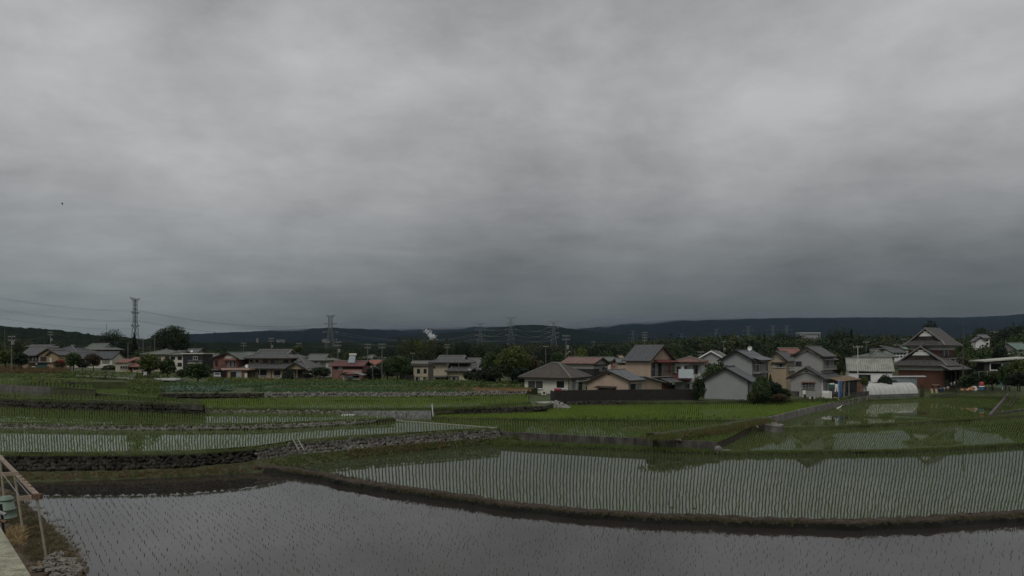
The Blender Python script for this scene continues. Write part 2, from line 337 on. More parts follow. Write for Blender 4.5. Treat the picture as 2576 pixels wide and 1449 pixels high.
# the planted strip at the foot of the near stone wall
def strip(name, fr, bk, m, z0, z1, n=90, jit=.07):
    """sloping ground between two picture lines: fr at level z0, bk at level z1"""
    a = [G(u, v, z0) for u, v in fr]; b = [G(u, v, z1) if not isinstance(v, tuple) else P(u, v[0], v[1]) for u, v in bk]
    def samp(l, n):
        s = [0]
        for p, q in zip(l[:-1], l[1:]): s.append(s[-1] + (q - p).length)
        t = np.linspace(0, s[-1], n); return np.stack([np.interp(t, s, [p[i] for p in l]) for i in range(3)], 1)
    A = samp(a, n); Bm = samp(b, n); k = 6; vs = []; fs = []
    for j in range(k):
        t = j / (k - 1); q = A * (1 - t) + Bm * t
        q[:, 2] = A[:, 2] * (1 - t ** .6) + Bm[:, 2] * t ** .6
        if j: q += RNG.normal(0, jit, q.shape)
        vs.append(q)
    vs = np.concatenate([[*A - np.array([0, .1, .3])]] + [vs[i] for i in range(k)])
    k += 1
    for j in range(k - 1):
        for i in range(n - 1): fs.append((j * n + i, j * n + i + 1, (j + 1) * n + i + 1, (j + 1) * n + i))
    tag(npobj(name, vs, fs, m, smooth=True, k=4), kind='structure'); return A, Bm
ST_F = [(-400, 1214), (0, 1214), (80, 1213), (300, 1206), (475, 1198), (640, 1189), (720, 1184), (894, 1157), (1094, 1134), (1244, 1119), (1300, 1118)]
ST_B = [(-400, 1190), (0, 1190), (80, 1189), (300, 1186), (475, 1179), (640, 1160), (740, 1145), (894, 1131), (1094, 1114), (1244, 1101), (1300, 1098)]
L1V = [(-400, 1145), (300, 1145), (475, 1142), (640, 1130), (740, 1114), (900, 1102), (1094, 1089), (1258, 1079)]
def wface(u, vb, vt, zt, off=.25):
    """foot and head of a wall face whose head stands at level zt"""
    t = G(u, vt, zt) - Vector((0, .06, 0)); return P(u, vb, t.y - off), t
def l1v(u): return float(np.interp(u, [p[0] for p in L1V], [p[1] for p in L1V]))
STRIP = strip('foot_bank', ST_F, [(u, (v - 4, wface(u, v, l1v(min(u, 1258)), 1.6)[0].y + .1)) for u, v in ST_B], M_EARTH, .02, .55)
strip('foot_bank', [(1240, 1119), (1288, 1120), (1500, 1129), (1700, 1136), (1800, 1139)], [(1240, 1101), (1288, 1103), (1500, 1113), (1700, 1124), (1800, 1131)], M_EARTH, .2, .5)
# the foreground bank under the pipe frame and its drop to the water
EDGE = [(-120, 1222, .8), (20, 1232, 1.1), (62, 1262, 1.4), (100, 1294, 1.6), (140, 1336, 1.7), (172, 1378, 1.75), (200, 1425, 1.8), (235, 1500, 1.8), (290, 1640, 1.8)]
e = [G(u, v, z) for u, v, z in EDGE]
vs = []; fs = []; prof = [(.9, -1.9), (.45, -.75), (.0, 0), (-.8, .25), (-1.8, .4), (-3.2, .62), (-6, .9), (-14, 1.0)]
e = resample(e, .5); k = len(prof)
for i, p in enumerate(e):
    t = e[min(i + 3, len(e) - 1)] - e[max(i - 3, 0)]; t.z = 0; t.normalize(); nn = Vector((-t.y, t.x, 0))
    if nn.x < 0: nn = -nn
    for x, zz in prof: vs.append((p.x + nn.x * x + random.uniform(-.09, .09), p.y + nn.y * x * .4 + random.uniform(-.09, .09), p.z + zz + random.uniform(-.06, .06)))
for i in range(len(e) - 1):
    for j in range(k - 1): fs.append((i * k + j, i * k + j + 1, (i + 1) * k + j + 1, (i + 1) * k + j))
tag(MB().add(vs, fs).build('foreground_bank', mat('bank soil', (.075, .052, .036), .95, .5, 1.6, .9, col2=(.13, .10, .065)), smooth=True), kind='structure')

# ================= rice =================
def rice(outline, z, sp, pp, h, m, fan=48., keep=1., blades=5, wid=.022, ang=0., ymid=None, jit=.12, name='rice_plants', inset=None, ret=False, patch=.0):
    pts = [G(u, v, z) for u, v in outline]
    xs = [p.x for p in pts]; ys = [p.y for p in pts]; y0, y1 = max(min(ys), 22), max(ys); ym = ymid or .5 * (y0 + y1)
    mx_ = max(abs(min(xs)), abs(max(xs))) * 1.6
    x0 = np.arange(-mx_, mx_, sp); yy = np.arange(y0, y1, pp)
    X, Y = np.meshgrid(x0, yy, indexing='ij')
    Y = Y + RNG.normal(0, pp * .15, Y.shape)
    kn = RNG.normal(0, 1, (len(x0), 40)); q = np.clip((Y - y0) / (y1 - y0) * 38, 0, 38); q0 = q.astype(int); ri = np.arange(len(x0))[:, None]; wob = .018 * ((1 - q + q0) * kn[ri, q0] + (q - q0) * kn[ri, q0 + 1]) + .05 * np.sin(Y * .21 + X * .08)
    X = X * (1 + (Y - ym) / fan) + math.tan(ang) * (Y - ym) + wob + RNG.normal(0, sp * jit, X.shape)
    X = X.ravel(); Y = Y.ravel()
    U = 1288 + F * X / Y; V = HZ + F * (CH - z) / Y
    ok = inside(U, V, outline) & (U > -60) & (U < 2640) & (V < 1475)
    if keep < 1: ok &= RNG.random(len(X)) < keep
    if patch:
        q = np.sin(X * .21 + 1.3) * np.sin(Y * .33 + X * .05) + .6 * np.sin(X * .5 - Y * .21 + 2)
        ok &= (q > -patch) | (RNG.random(len(X)) < .25)
    X = X[ok]; Y = Y[ok]; n = len(X)
    if ret: return X, Y
    b = blades
    th = RNG.random((n, b)) * 2 * np.pi; sc = h * RNG.uniform(.65, 1.25, (n, 1)) * RNG.uniform(.7, 1.1, (n, b))
    sl = RNG.uniform(.04, .38, (n, b)); dx = np.cos(th) * sl * sc; dy = np.sin(th) * sl * sc
    bx = X[:, None] + np.cos(th) * .02; by = Y[:, None] + np.sin(th) * .02
    w = wid * RNG.uniform(.7, 1.3, (n, b)); px = -np.sin(th) * w; py = np.cos(th) * w
    px = np.where(np.abs(px) < w * .6, np.sign(px + 1e-9) * w * .6, px)
    v = np.empty((n, b, 3, 3), np.float32)
    v[:, :, 0] = np.stack([bx - px, by - py, np.full_like(bx, z - .03)], -1)
    v[:, :, 1] = np.stack([bx + px, by + py, np.full_like(bx, z - .03)], -1)
    v[:, :, 2] = np.stack([bx + dx, by + dy, z + sc], -1)
    f = np.arange(n * b * 3)
    return tag(npobj(name, v, f, m), kind='stuff')
O_BR = [(u, v - 3) if i < len(B_FRONT) else (u, v + 10) for i, (u, v) in enumerate(O_B)]
rice(O_BR, .2, .24, .17, .18, M_RICED, fan=46, ymid=48, blades=6, wid=.008, jit=.05)
rice(O_F, .5, .27, .20, .17, M_RICE, fan=70, ymid=76, blades=4, wid=.010)
rice(O_E, .8, .34, .30, .16, M_RICE, fan=300, ang=R(35), blades=4, wid=.014, patch=1.1)
rice(O_C, 1.15, .32, .24, .30, M_RICE, fan=90, ymid=80, blades=6, wid=.02, patch=1.2)
rice(O_D, 1.4, .32, .22, .30, M_RICEB, fan=200, ang=R(8), blades=5, wid=.026)
rice(O_L1, 1.6, .27, .22, .20, M_RICE, fan=64, ymid=64, blades=4, wid=.014)
rice(O_L2, 2.0, .30, .24, .24, M_RICE, fan=80, ymid=80, blades=5, wid=.02)
O_L3R = [(-400, 985), (0, 1002), (125, 1007), (300, 1011), (508, 1018), (430, 1008), (350, 1001), (240, 998), (0, 988), (-400, 972)]
rice(O_L3R, 3.2, .55, .3, .28, M_RICE, fan=100, ymid=100, blades=5, wid=.026)
rice(O_L4, 4.1, .7, .3, .34, M_RICE, fan=120, ymid=120, blades=5, wid=.03)
rice(O_H, 2.4, .34, .26, .30, M_RICEB, fan=100, ymid=100, blades=5, wid=.026)
rice(O_I, 2.55, .36, .26, .30, M_RICEB, fan=110, ymid=110, blades=5, wid=.026)
# near paddy: single seedlings
O_A = [(60, 1262), (90, 1225), (300, 1218), (700, 1197), (860, 1238), (1000, 1262), (1300, 1296), (1600, 1326), (2000, 1347), (2300, 1341), (2620, 1318), (2620, 1475), (230, 1475), (180, 1375)]
SX, SY = rice(O_A, 0., .46, .30, .1, M_SEED, fan=1e4, ang=R(-38), ymid=36, keep=.62, jit=.07, ret=True)
order = np.argsort(SY); near_ix = []
for i in order:
    u = 1288 + F * SX[i] / SY[i]; v = HZ + F * CH / SY[i]
    if 90 < u < 2560 and v < 1440: near_ix.append(i)
    if len(near_ix) == 300: break
seed_meshes = []
for k in range(6):
    mb = MB()
    for b in range(random.choice((2, 3, 3, 4))):
        th = random.uniform(0, 6.28); hh = random.uniform(.05, .10); s = random.uniform(.05, .45); w = .008
        mb.add([(-w * abs(math.sin(th)) - .004, -.005, -.04), (w * abs(math.sin(th)) + .004, .005, -.04), (math.cos(th) * hh * s * .6 + .005, math.sin(th) * hh * s * .6, hh * .7), (math.cos(th) * hh * s * 1.3, math.sin(th) * hh * s * 1.3, hh)], [(0, 1, 2), (0, 2, 3)])
    seed_meshes.append(mb.mesh('rice_seedling', M_SEED))
for i in near_ix:
    o = link(bpy.data.objects.new('rice_seedling', random.choice(seed_meshes))); o.location = (SX[i], SY[i], 0)
    o.rotation_euler = (0, 0, random.uniform(-.5, .5)); s = random.uniform(.7, 1.15); o.scale = (s, s, s)
    tag(o, 'small dark rice seedling standing alone in the grey water of the near paddy', 'rice seedling', 'rice seedlings in the near paddy')
rest = np.setdiff1d(np.arange(len(SX)), near_ix)
SVX = []; FX = []; c0 = 0
for i in rest:
    s = random.uniform(.7, 1.2); m_ = random.choice(seed_meshes)
    co = np.empty(len(m_.vertices) * 3, np.float32); m_.vertices.foreach_get('co', co); co = co.reshape(-1, 3) * s + np.array([SX[i], SY[i], 0])
    SVX.append(co); FX.append(np.array([p.vertices[:] for p in m_.polygons]) + c0); c0 += len(co)
tag(npobj('rice_seedlings', np.concatenate(SVX), np.concatenate(FX), M_SEED), kind='stuff')

# ================= weeds and grass =================
def tufts(name, pts, n, h, m, spread=.25, wid=.03, lean=.6, per=7, kind='stuff', leaf=False, parent=None):
    """n tufts of blades (or leaves) round the given world points"""
    pts = np.asarray([tuple(p) for p in pts], float); ix = RNG.integers(0, len(pts), n)
    c = pts[ix] + np.stack([RNG.normal(0, spread, n), RNG.normal(0, spread, n), np.zeros(n)], -1)
    s = h * RNG.uniform(.4, 1.3, (n, 1)); th = RNG.random((n, per)) * 6.283
    if leaf:                                                   # broad leaves hovering on stems in a low dome
        r = s * RNG.uniform(.0, .8, (n, per)); bx = c[:, 0:1] + np.cos(th) * r; by = c[:, 1:2] + np.sin(th) * r
        bz = c[:, 2:3] + s * RNG.uniform(.05, 1, (n, per)); a = wid * RNG.uniform(.6, 1.5, (n, per))
        d1 = RNG.normal(0, 1, (n, per, 3)); d1 /= np.linalg.norm(d1, axis=-1, keepdims=True)
        d2 = np.cross(d1, RNG.normal(0, 1, (n, per, 3))); d2 /= np.linalg.norm(d2, axis=-1, keepdims=True) + 1e-6
        ctr = np.stack([bx, by, bz], -1); a = a[..., None]
        v = np.stack([ctr - d1 * a, ctr + d2 * a * .6, ctr + d1 * a, ctr - d2 * a * .6], 2)
        f = np.arange(n * per * 4).reshape(-1, 4); o = npobj(name, v, f, m, k=4, parent=parent)
    else:
        hh = s * RNG.uniform(.5, 1.1, (n, per)); sl = RNG.uniform(.05, lean, (n, per))
        bx = c[:, 0:1] + np.cos(th) * .05; by = c[:, 1:2] + np.sin(th) * .05; bz = np.repeat(c[:, 2:3], per, 1) - .05
        px = wid * np.sign(np.sin(th)) * RNG.uniform(.5, 1.1, (n, per))
        v = np.stack([np.stack([bx - px, by, bz], -1), np.stack([bx + px, by, bz], -1), np.stack([bx + np.cos(th) * sl * hh, by + np.sin(th) * sl * hh, bz + hh + .05], -1)], 2)
        o = npobj(name, v, np.arange(n * per * 3), m, parent=parent)
    return tag(o, kind=kind)
def line(pts, z, step=.2): return resample([G(u, v, z) for u, v in pts], step)
A_, B_ = STRIP
mid = lambda a, b, t, u0, u1: [p for p in (A_ * (1 - t) + B_ * t) + np.array([0, 0, .06]) if u0 < 1288 + F * p[0] / p[1] < u1]
def band(u0, u1): return [q for t in (.2, .35, .5, .65) for q in mid(0, 0, t, u0, u1)]
tufts('weeds', band(690, 1320)[:], 1100, .24, M_WEED, .22, .06, per=14, leaf=True)
tufts('red_weeds', band(880, 1120), 600, .26, M_WEEDR, .22, .05, per=14, leaf=True)
tufts('red_weeds', band(-50, 660), 900, .16, M_WEEDR, .25, .03, per=8)
tufts('bank_grass', band(-50, 1320), 1500, .22, M_DRY, .35, .02, per=7)
tufts('bank_grass', band(-50, 1320), 1600, .22, M_WEED, .35, .02, per=7)
tufts('bund_grass', line([(720, 1181), (839, 1197), (1019, 1231), (1288, 1268), (1610, 1297), (1900, 1309), (2147, 1313), (2576, 1293)], .36), 3200, .15, mat('bund grass blade', (.06, .06, .026), .8, .4, .5, col2=(.12, .10, .05), island=.7), .35, .014, per=6)
tufts('bund_grass', line([(1810, 1138), (1932, 1137), (2257, 1133), (2400, 1126), (2576, 1115)], .5), 1400, .18, M_WEED, .25, .02, per=6)
tufts('bund_grass', line([(1950, 1078), (2100, 1073), (2300, 1063), (2576, 1045)], .88), 900, .2, M_WEED, .25, .02, per=6)
tufts('bund_grass', line([(1090, 1052), (1288, 1055), (1548, 1058), (1850, 1059)], 1.45), 900, .22, M_WEED, .25, .03, per=6)
tufts('bund_weeds', line([(1400, 1056), (1548, 1057), (1850, 1057)], 1.48), 60, .55, M_WEED, .4, .09, per=16, leaf=True)
tufts('mound_weeds', line([(1640, 1108), (1740, 1096), (1830, 1080), (1900, 1068), (1930, 1060)], 1.5), 900, .35, M_WEEDR, .75, .05, per=12, leaf=True)
tufts('mound_weeds', line([(1640, 1104), (1740, 1091), (1830, 1075), (1930, 1057)], 1.65), 700, .3, M_WEED, .7, .03, per=8)
tufts('wall_foot_weeds', line([(1240, 1113), (1288, 1115), (1500, 1123), (1800, 1136)], .4), 1000, .3, M_WEED, .5, .035, per=8)
tufts('wall_top_grass', line([(-60, 1145), (300, 1145), (475, 1142), (640, 1130), (740, 1114), (900, 1102), (1255, 1079)], 1.68), 1300, .16, M_WEED, .15, .02, per=6)
tufts('bund_grass', line([(0, 1067), (300, 1072), (644, 1070), (894, 1058), (990, 1053)], 2.05), 900, .16, M_WEED, .15, .025, per=6)
tufts('bund_grass', line([(500, 1028), (868, 1030), (1085, 1028), (1200, 1024), (1330, 1014)], 2.45), 900, .2, M_WEED, .3, .03, per=6)
tufts('meadow_grass', [G(u, v, 3.5) for u in range(225, 396, 4) for v in range(976, 1001, 3) if v < np.interp(u, [238, 300, 352, 396], [988, 992, 996, 1001])], 1100, .30, M_RICE, .4, .04, per=7)
tufts('ledge_grass', [q for dv in (0, 3, 6) for q in line([(505, 1033 - dv), (868, 1034 - dv), (1085, 1031 - dv), (1340, 1022 - dv)], 2.25)], 1500, .25, M_WEED, .5, .035, per=7)
tufts('bund_grass', line([(0, 1004), (125, 1009), (300, 1013), (508, 1019), (430, 1004), (350, 993)], 3.3), 900, .22, M_WEED, .3, .03, per=6)
# ================= building kit =================
M_GLASS = mat('window glass', (.018, .022, .024), .08, .3, .6, spec=.6)
M_CURT = mat('curtained glass', (.20, .20, .18), .25, .3, 1.5, spec=.6)
M_ALU = mat('aluminium frame', (.33, .33, .32), .5, .15, 3)
M_BRZ = mat('bronze frame', (.035, .030, .026), .5, .2, 3)
M_TILE = mat('grey clay roof tile', (.085, .087, .087), .55, .35, 1.4, .3, island=.25, col2=(.135, .137, .136))
M_TILED = mat('dark clay roof tile', (.060, .062, .066), .5, .45, 1.2, .3, island=.3)
M_TILEM = mat('mottled old roof tile', (.085, .088, .092), .5, .7, 5.0, .4, col2=(.21, .22, .23))
M_TILEG = mat('green grey roof tile', (.115, .128, .108), .6, .25, 1.0, .2)
M_RBROWN = mat('brown roof tile', (.082, .069, .058), .6, .25, 1.0, .2)
M_RED = mat('red roof sheet', (.18, .080, .062), .6, .3, .8, .2)
M_MAROON = mat('maroon roof sheet', (.115, .035, .035), .5, .3, .8, .2)
M_SLATE = mat('blue grey slate roof', (.075, .080, .088), .45, .25, 1.5, .2)
M_CREAM = mat('cream render', (.42, .38, .28), .9, .12, .8, streak=.25)
M_BEIGE = mat('beige render', (.36, .29, .20), .9, .12, .8, streak=.2)
M_TAN = mat('tan render', (.32, .235, .15), .9, .15, .8, streak=.3)
M_PINK = mat('pinkish beige render', (.40, .305, .235), .9, .12, .7, streak=.35)
M_WHITE = mat('white render', (.62, .62, .60), .85, .08, .8, streak=.2)
M_OFFW = mat('off white render', (.55, .535, .46), .9, .10, .7, streak=.25)
M_CAP = mat('pale ridge tile', (.17, .17, .16), .7, .3, 2)
M_GREYW = mat('grey render', (.29, .285, .27), .9, .10, .8, streak=.25)
M_SIDING = mat('pale grey siding', (.30, .315, .31), .6, .07, .9, streak=.15)
M_REDW = mat('red brown wall', (.165, .078, .060), .85, .2, .8, streak=.2)
M_BRNW = mat('brown board wall', (.115, .052, .034), .8, .2, .8, streak=.25)
M_DKWALL = mat('dark wall', (.030, .027, .027), .8, .3, .8)
M_DKWOOD = mat('dark timber', (.040, .030, .024), .8, .4, 1.2, streak=.2)
M_GABLEW = mat('white plaster gable', (.60, .60, .57), .9, .06, .8, streak=.1)
M_STEEL = mat('galvanised steel', (.23, .24, .24), .5, .2, 1)
M_PYL = mat('grey lattice steel', (.13, .135, .14), .6, .2, .1)
M_PYLD = mat('dark lattice steel', (.055, .058, .06), .6, .2, .1)
M_POLE = mat('concrete pole', (.16, .155, .145), .9, .15, 1)
M_BLACK = mat('black rubber', (.012, .012, .012), .6, .2, 2)
M_WHP = mat('white plastic', (.72, .72, .70), .45, .05, 2)
M_RUST = mat('rusty steel', (.11, .055, .038), .9, .6, 7, .4, col2=(.22, .14, .09))
REG = {1: (0, 724.4), 2: (429.3, 724.4), 3: (858.6, 778.1), 4: (1287.9, 804.9), 5: (1717.2, 804.9), 6: (2146.5, 778.1)}
def rp(k, X, Y): return REG[k][0] + X / 6, REG[k][1] + Y / 6

def slope(mb, A, B, C, D, th=.12, rib=0., rh=.07, course=0.):
    """roof plane with eave A-B and top D-C, with thickness, tile ribs up the slope and course steps"""
    A, B, C, D = [Vector(q) for q in (A, B, C, D)]
    ex = (B - A); Ln = ex.length; ex.normalize(); n = ex.cross((D - A) if (D - A).length > 1e-6 else (C - A)).normalized()
    if n.z < 0: n = -n
    ey = ex.cross(n); ey = ey if ey.z > 0 else -ey
    pts = [A, B, C] + ([D] if (C - D).length > 1e-4 else [])
    mb.prism(pts, -n * th)
    xD = (D - A).dot(ex); xC = (C - A).dot(ex); hh = (D - A).dot(ey)
    def ymax(x):
        if x < xD: return hh * x / max(xD, 1e-6)
        if x > xC: return hh * (Ln - x) / max(Ln - xC, 1e-6)
        return hh
    if rib:
        k = max(2, int(Ln / rib))
        for i in range(k):
            x = (i + .5) * Ln / k; y1 = ymax(x)
            if y1 < .25: continue
            w = rib * .27; a = A + ex * x; b = a + ey * y1; e = n * .003
            mb.add([a - ex * w + e, a + ex * w + e, a + n * rh, b - ex * w + e, b + ex * w + e, b + n * rh], [(0, 2, 5, 3), (2, 1, 4, 5), (0, 1, 2), (3, 5, 4)])
    if course:
        k = max(2, int(hh / course))
        for i in range(k):
            y = i * hh / k; x0 = xD * y / hh if xD > 0 else 0; x1 = Ln - (Ln - xC) * y / hh if xC < Ln else Ln
            a = A + ex * x0 + ey * y; b = A + ex * x1 + ey * y; u = ey * (hh / k * .9); e = n * .004
            mb.add([a + n * rh * .7, b + n * rh * .7, b + u + e, a + u + e, a + e, b + e], [(0, 1, 2, 3), (4, 5, 1, 0)])
    return mb
class House:
    def __init__(s, reg, Xf, Xc, Xs, Yb, d, rz, label, cat='house', name='house', side='r', L=None, group=None):
        s.k = reg; s.side = 1 if side == 'r' else -1; u, v = rp(reg, Xc, Yb); s.C = P(u, v, d); s.d = d
        s.o = empty(name, s.C, R(rz), label, cat, group)
        s.e1 = Vector((math.cos(R(rz)), math.sin(R(rz)), 0)); s.e2 = Vector((-math.sin(R(rz)), math.cos(R(rz)), 0))
        s.px = d / F / 6
        w = s.fx(Xf); s.x0, s.x1 = (w, 0) if side == 'r' else (0, w)
        s.L = L or abs(s.sy(Xs))
    def kk(s, X): return (REG[s.k][0] + X / 6 - 1288) / F
    def fx(s, X, y=0):
        k = s.kk(X); c = s.C + s.e2 * y
        return (k * c.y - c.x) / (s.e1.x - k * s.e1.y)
    def sy(s, X, x=0):
        k = s.kk(X); c = s.C + s.e1 * x
        return (k * c.y - c.x) / (s.e2.x - k * s.e2.y)
    def z(s, Y, x=0, y=0):
        dep = s.C.y + x * s.e1.y + y * s.e2.y; v = REG[s.k][1] + Y / 6
        return CH - (v - HZ) * dep / F - s.C.z
    def add(s, name, mb, m, parent=None, smooth=False): return mb.build(name, m, parent or s.o, smooth)
    def body(s, m, x0=None, x1=None, y0=0, y1=None, z0=-1.2, z1=3, gab=None, zr=None, xa=None, name='wall'):
        x0 = s.x0 if x0 is None else x0; x1 = s.x1 if x1 is None else x1; y1 = s.L if y1 is None else y1
        mb = MB()
        if gab == 'y':
            xa = .5 * (x0 + x1) if xa is None else xa
            mb.prism([(x0, y0, z0), (x1, y0, z0), (x1, y0, z1), (xa, y0, zr), (x0, y0, z1)], (0, y1 - y0, 0))
        elif gab == 'x':
            ya = .5 * (y0 + y1)
            mb.prism([(x0, y0, z0), (x0, y1, z0), (x0, y1, z1), (x0, ya, zr), (x0, y0, z1)], (x1 - x0, 0, 0))
        else: mb.box(x0, x1, y0, y1, z0, z1)
        return s.add(name, mb, m)
    def groof(s, axis, x0, x1, y0, y1, ze, zr, oe, og, m, xa=None, ze2=None, th=.14, rib=.32, course=0., rh=.07, cap=None, barge=None, capw=.28):
        """gable roof; axis 'y' = ridge runs back from the picture plane, 'x' = ridge along the front"""
        if axis == 'y': a0, a1, b0, b1 = x0, x1, y0, y1; q = lambda a, b, z: Vector((a, b, z))
        else: a0, a1, b0, b1 = y0, y1, x0, x1; q = lambda a, b, z: Vector((b, a, z))
        am = .5 * (a0 + a1) if xa is None else xa; ze2 = ze if ze2 is None else ze2; b0 -= og; b1 += og
        s1 = (zr - ze) / (am - a0); s2 = (zr - ze2) / (a1 - am); t = .10
        mb = MB()
        E0 = q(a0 - oe, b0, ze - oe * s1 + t), q(a0 - oe, b1, ze - oe * s1 + t); E1 = q(a1 + oe, b0, ze2 - oe * s2 + t), q(a1 + oe, b1, ze2 - oe * s2 + t)
        Rg = q(am, b0, zr + t), q(am, b1, zr + t)
        slope(mb, E0[0], E0[1], Rg[1], Rg[0], th, rib, rh, course); slope(mb, E1[0], E1[1], Rg[1], Rg[0], th, rib, rh, course)
        r = s.add('roof', mb, m)
        up = Vector((0, 0, .08)); mc = MB().bar(Rg[0] + up, Rg[1] + up, capw, capw * .9); s.add('ridge_cap', mc, cap or (M_CAP if rib else m), r)
        mb = MB(); dn = Vector((0, 0, -.22))
        for i, e in ((0, -1), (1, 1)):
            off = q(0, e * .03, 0)
            mb.bar(E0[i] + off + dn * .5, Rg[i] + off + dn * .5, .06, .26); mb.bar(E1[i] + off + dn * .5, Rg[i] + off + dn * .5, .06, .26)
        s.add('bargeboard', mb, barge or M_DKWOOD, r)
        return r
    def hroof(s, x0, x1, y0, y1, ze, zr, m, oe=.6, ix=None, axis='x', gab=None, th=.14, rib=.32, course=0., rh=.07, cap=None, gm=None, gi=.0, plas=False):
        """hipped roof; gab = share of the height at which a gable starts (hip-and-gable roof)"""
        if axis == 'x': A0, A1, B0, B1 = x0 - oe, x1 + oe, y0 - oe, y1 + oe; q = lambda a, b, z: Vector((a, b, z))
        else: A0, A1, B0, B1 = y0 - oe, y1 + oe, x0 - oe, x1 + oe; q = lambda a, b, z: Vector((b, a, z))
        bm = .5 * (B0 + B1); hw = .5 * (B1 - B0); t = .1; ze += t; zr += t
        mb = MB(); caps = MB(); up = Vector((0, 0, .07)); dr = .0
        if gab is None:
            i = hw if ix is None else ix
            r0, r1 = q(A0 + i, bm, zr), q(A1 - i, bm, zr); c = [q(A0, B0, ze), q(A1, B0, ze), q(A1, B1, ze), q(A0, B1, ze)]
            slope(mb, c[0], c[1], r1, r0, th, rib, rh, course); slope(mb, c[3], c[2], r1, r0, th, rib, rh, course)
            slope(mb, c[0], c[3], r0, r0, th, rib, rh, course); slope(mb, c[1], c[2], r1, r1, th, rib, rh, course)
            caps.bar(r0 + up, r1 + up, .26)
            for a, b in ((c[0], r0), (c[3], r0), (c[1], r1), (c[2], r1)): caps.bar(a + up, b + up, .2)
            rf = s.add('roof', mb, m); s.add('ridge_cap', caps, cap or M_CAP, rf)
        else:
            zm = ze + (zr - ze) * gab; g = hw * gab if ix is None else ix
            c = [q(A0, B0, ze), q(A1, B0, ze), q(A1, B1, ze), q(A0, B1, ze)]
            mi = [q(A0 + g, B0 + hw * gab, zm), q(A1 - g, B0 + hw * gab, zm), q(A1 - g, B1 - hw * gab, zm), q(A0 + g, B1 - hw * gab, zm)]
            for a, b, cc, dd in ((c[0], c[1], mi[1], mi[0]), (c[3], c[2], mi[2], mi[3]), (c[0], c[3], mi[3], mi[0]), (c[1], c[2], mi[2], mi[1])):
                slope(mb, a, b, cc, dd, th, rib, rh, course)
            ov = .35 if gi == 0 else gi
            f = [q(A0 + g - ov, B0 + hw * gab, zm), q(A1 - g + ov, B0 + hw * gab, zm), q(A1 - g + ov, B1 - hw * gab, zm), q(A0 + g - ov, B1 - hw * gab, zm)]
            r0, r1 = q(A0 + g - ov, bm, zr), q(A1 - g + ov, bm, zr); l = Vector((0, 0, .03))
            slope(mb, f[0] + l, f[1] + l, r1 + l, r0 + l, th, rib, rh, course); slope(mb, f[3] + l, f[2] + l, r1 + l, r0 + l, th, rib, rh, course)
            rf = s.add('roof', mb, m)
            if plas:
                for a, b, sg in ((mi[0], mi[3], -1), (mi[1], mi[2], 1)):
                    cc = q(a[0] if axis == 'x' else a[1], bm, 0); f_ = lambda t, zz: q((a[0] if axis == 'x' else a[1]) + sg * .06, bm + t * (hw * (1 - gab)), zm + (zr - zm) * zz)
                    MB().prism([f_(-.46, .36), f_(.46, .36), f_(.27, .62), f_(-.27, .62)], q(sg * .05, 0, 0)).build('gable_plaster', M_GABLEW, rf); MB().prism([f_(-.16, .64), f_(.16, .64), f_(.16, .78), f_(-.16, .78)], q(sg * .05, 0, 0)).build('gable_vent', M_OFFW, rf)
            gb = MB(); dn = Vector((0, 0, -.12))
            for a, b, aa, sg in ((mi[0], mi[3], A0 + g, 1), (mi[1], mi[2], A1 - g, -1)):
                gb.prism([a + dn, b + dn, q(aa, bm, zr - .15)], q(sg * .1, 0, 0))
            s.add('gable', gb, gm or M_GABLEW, rf)
            caps.bar(r0 + up * 2, r1 + up * 2, .34, .42)
            for a, b in ((c[0], mi[0]), (c[1], mi[1]), (c[2], mi[2]), (c[3], mi[3]), (f[0], r0), (f[1], r1), (f[2], r1), (f[3], r0)): caps.bar(a + up, b + up * 1.5, .24, .22)
            s.add('ridge_cap', caps, cap or M_CAP, rf)
        fa = MB(); e = Vector((0, 0, -.16))
        for a, b in ((c[0], c[1]), (c[1], c[2]), (c[2], c[3]), (c[3], c[0])): fa.bar(a + e, b + e, .08, .18)
        s.add('fascia', fa, M_DKWOOD, rf)
        return rf
    def face(s, f, X0, X1, Y0, Y1, o=0.):
        """picture rectangle -> local origin, along-vector, outward normal, width, z0, z1 on the front ('f') or side ('s') plane"""
        if f == 'f':
            a0, a1 = s.fx(X0, o), s.fx(X1, o); xm = .5 * (a0 + a1)
            return Vector((a0, o, 0)), Vector((1, 0, 0)), Vector((0, -1, 0)), a1 - a0, s.z(Y1, xm, o), s.z(Y0, xm, o)
        a0, a1 = s.sy(X0, o), s.sy(X1, o); ym = .5 * (a0 + a1)
        if a1 < a0: a0, a1 = a1, a0
        return Vector((o, a0, 0)), Vector((0, 1, 0)), Vector((s.side, 0, 0)), a1 - a0, s.z(Y1, o, ym), s.z(Y0, o, ym)
    def win(s, f, X0, X1, Y0, Y1, o=0., fm=None, pm=None, mull=1, fw=.07, sill=False):
        p, a, n, w, z0, z1 = s.face(f, X0, X1, Y0, Y1, o); Zv = Vector((0, 0, 1)); mb = MB()
        def r(x0, x1, za, zb, d0, d1, q):
            q.prism([p + a * x0 + Zv * za + n * d0, p + a * x1 + Zv * za + n * d0, p + a * x1 + Zv * zb + n * d0, p + a * x0 + Zv * zb + n * d0], n * (d1 - d0))
        r(0, fw, z0, z1, .004, .08, mb); r(w - fw, w, z0, z1, .004, .08, mb); r(fw, w - fw, z0, z0 + fw, .004, .08, mb); r(fw, w - fw, z1 - fw, z1, .004, .08, mb)
        for i in range(mull):
            x = w * (i + 1) / (mull + 1); r(x - fw * .4, x + fw * .4, z0 + fw, z1 - fw, .004, .07, mb)
        o_ = s.add('window', mb, fm or M_BRZ); q = MB()
        xs = [fw] + [w * (i + 1) / (mull + 1) for i in range(mull)] + [w - fw]
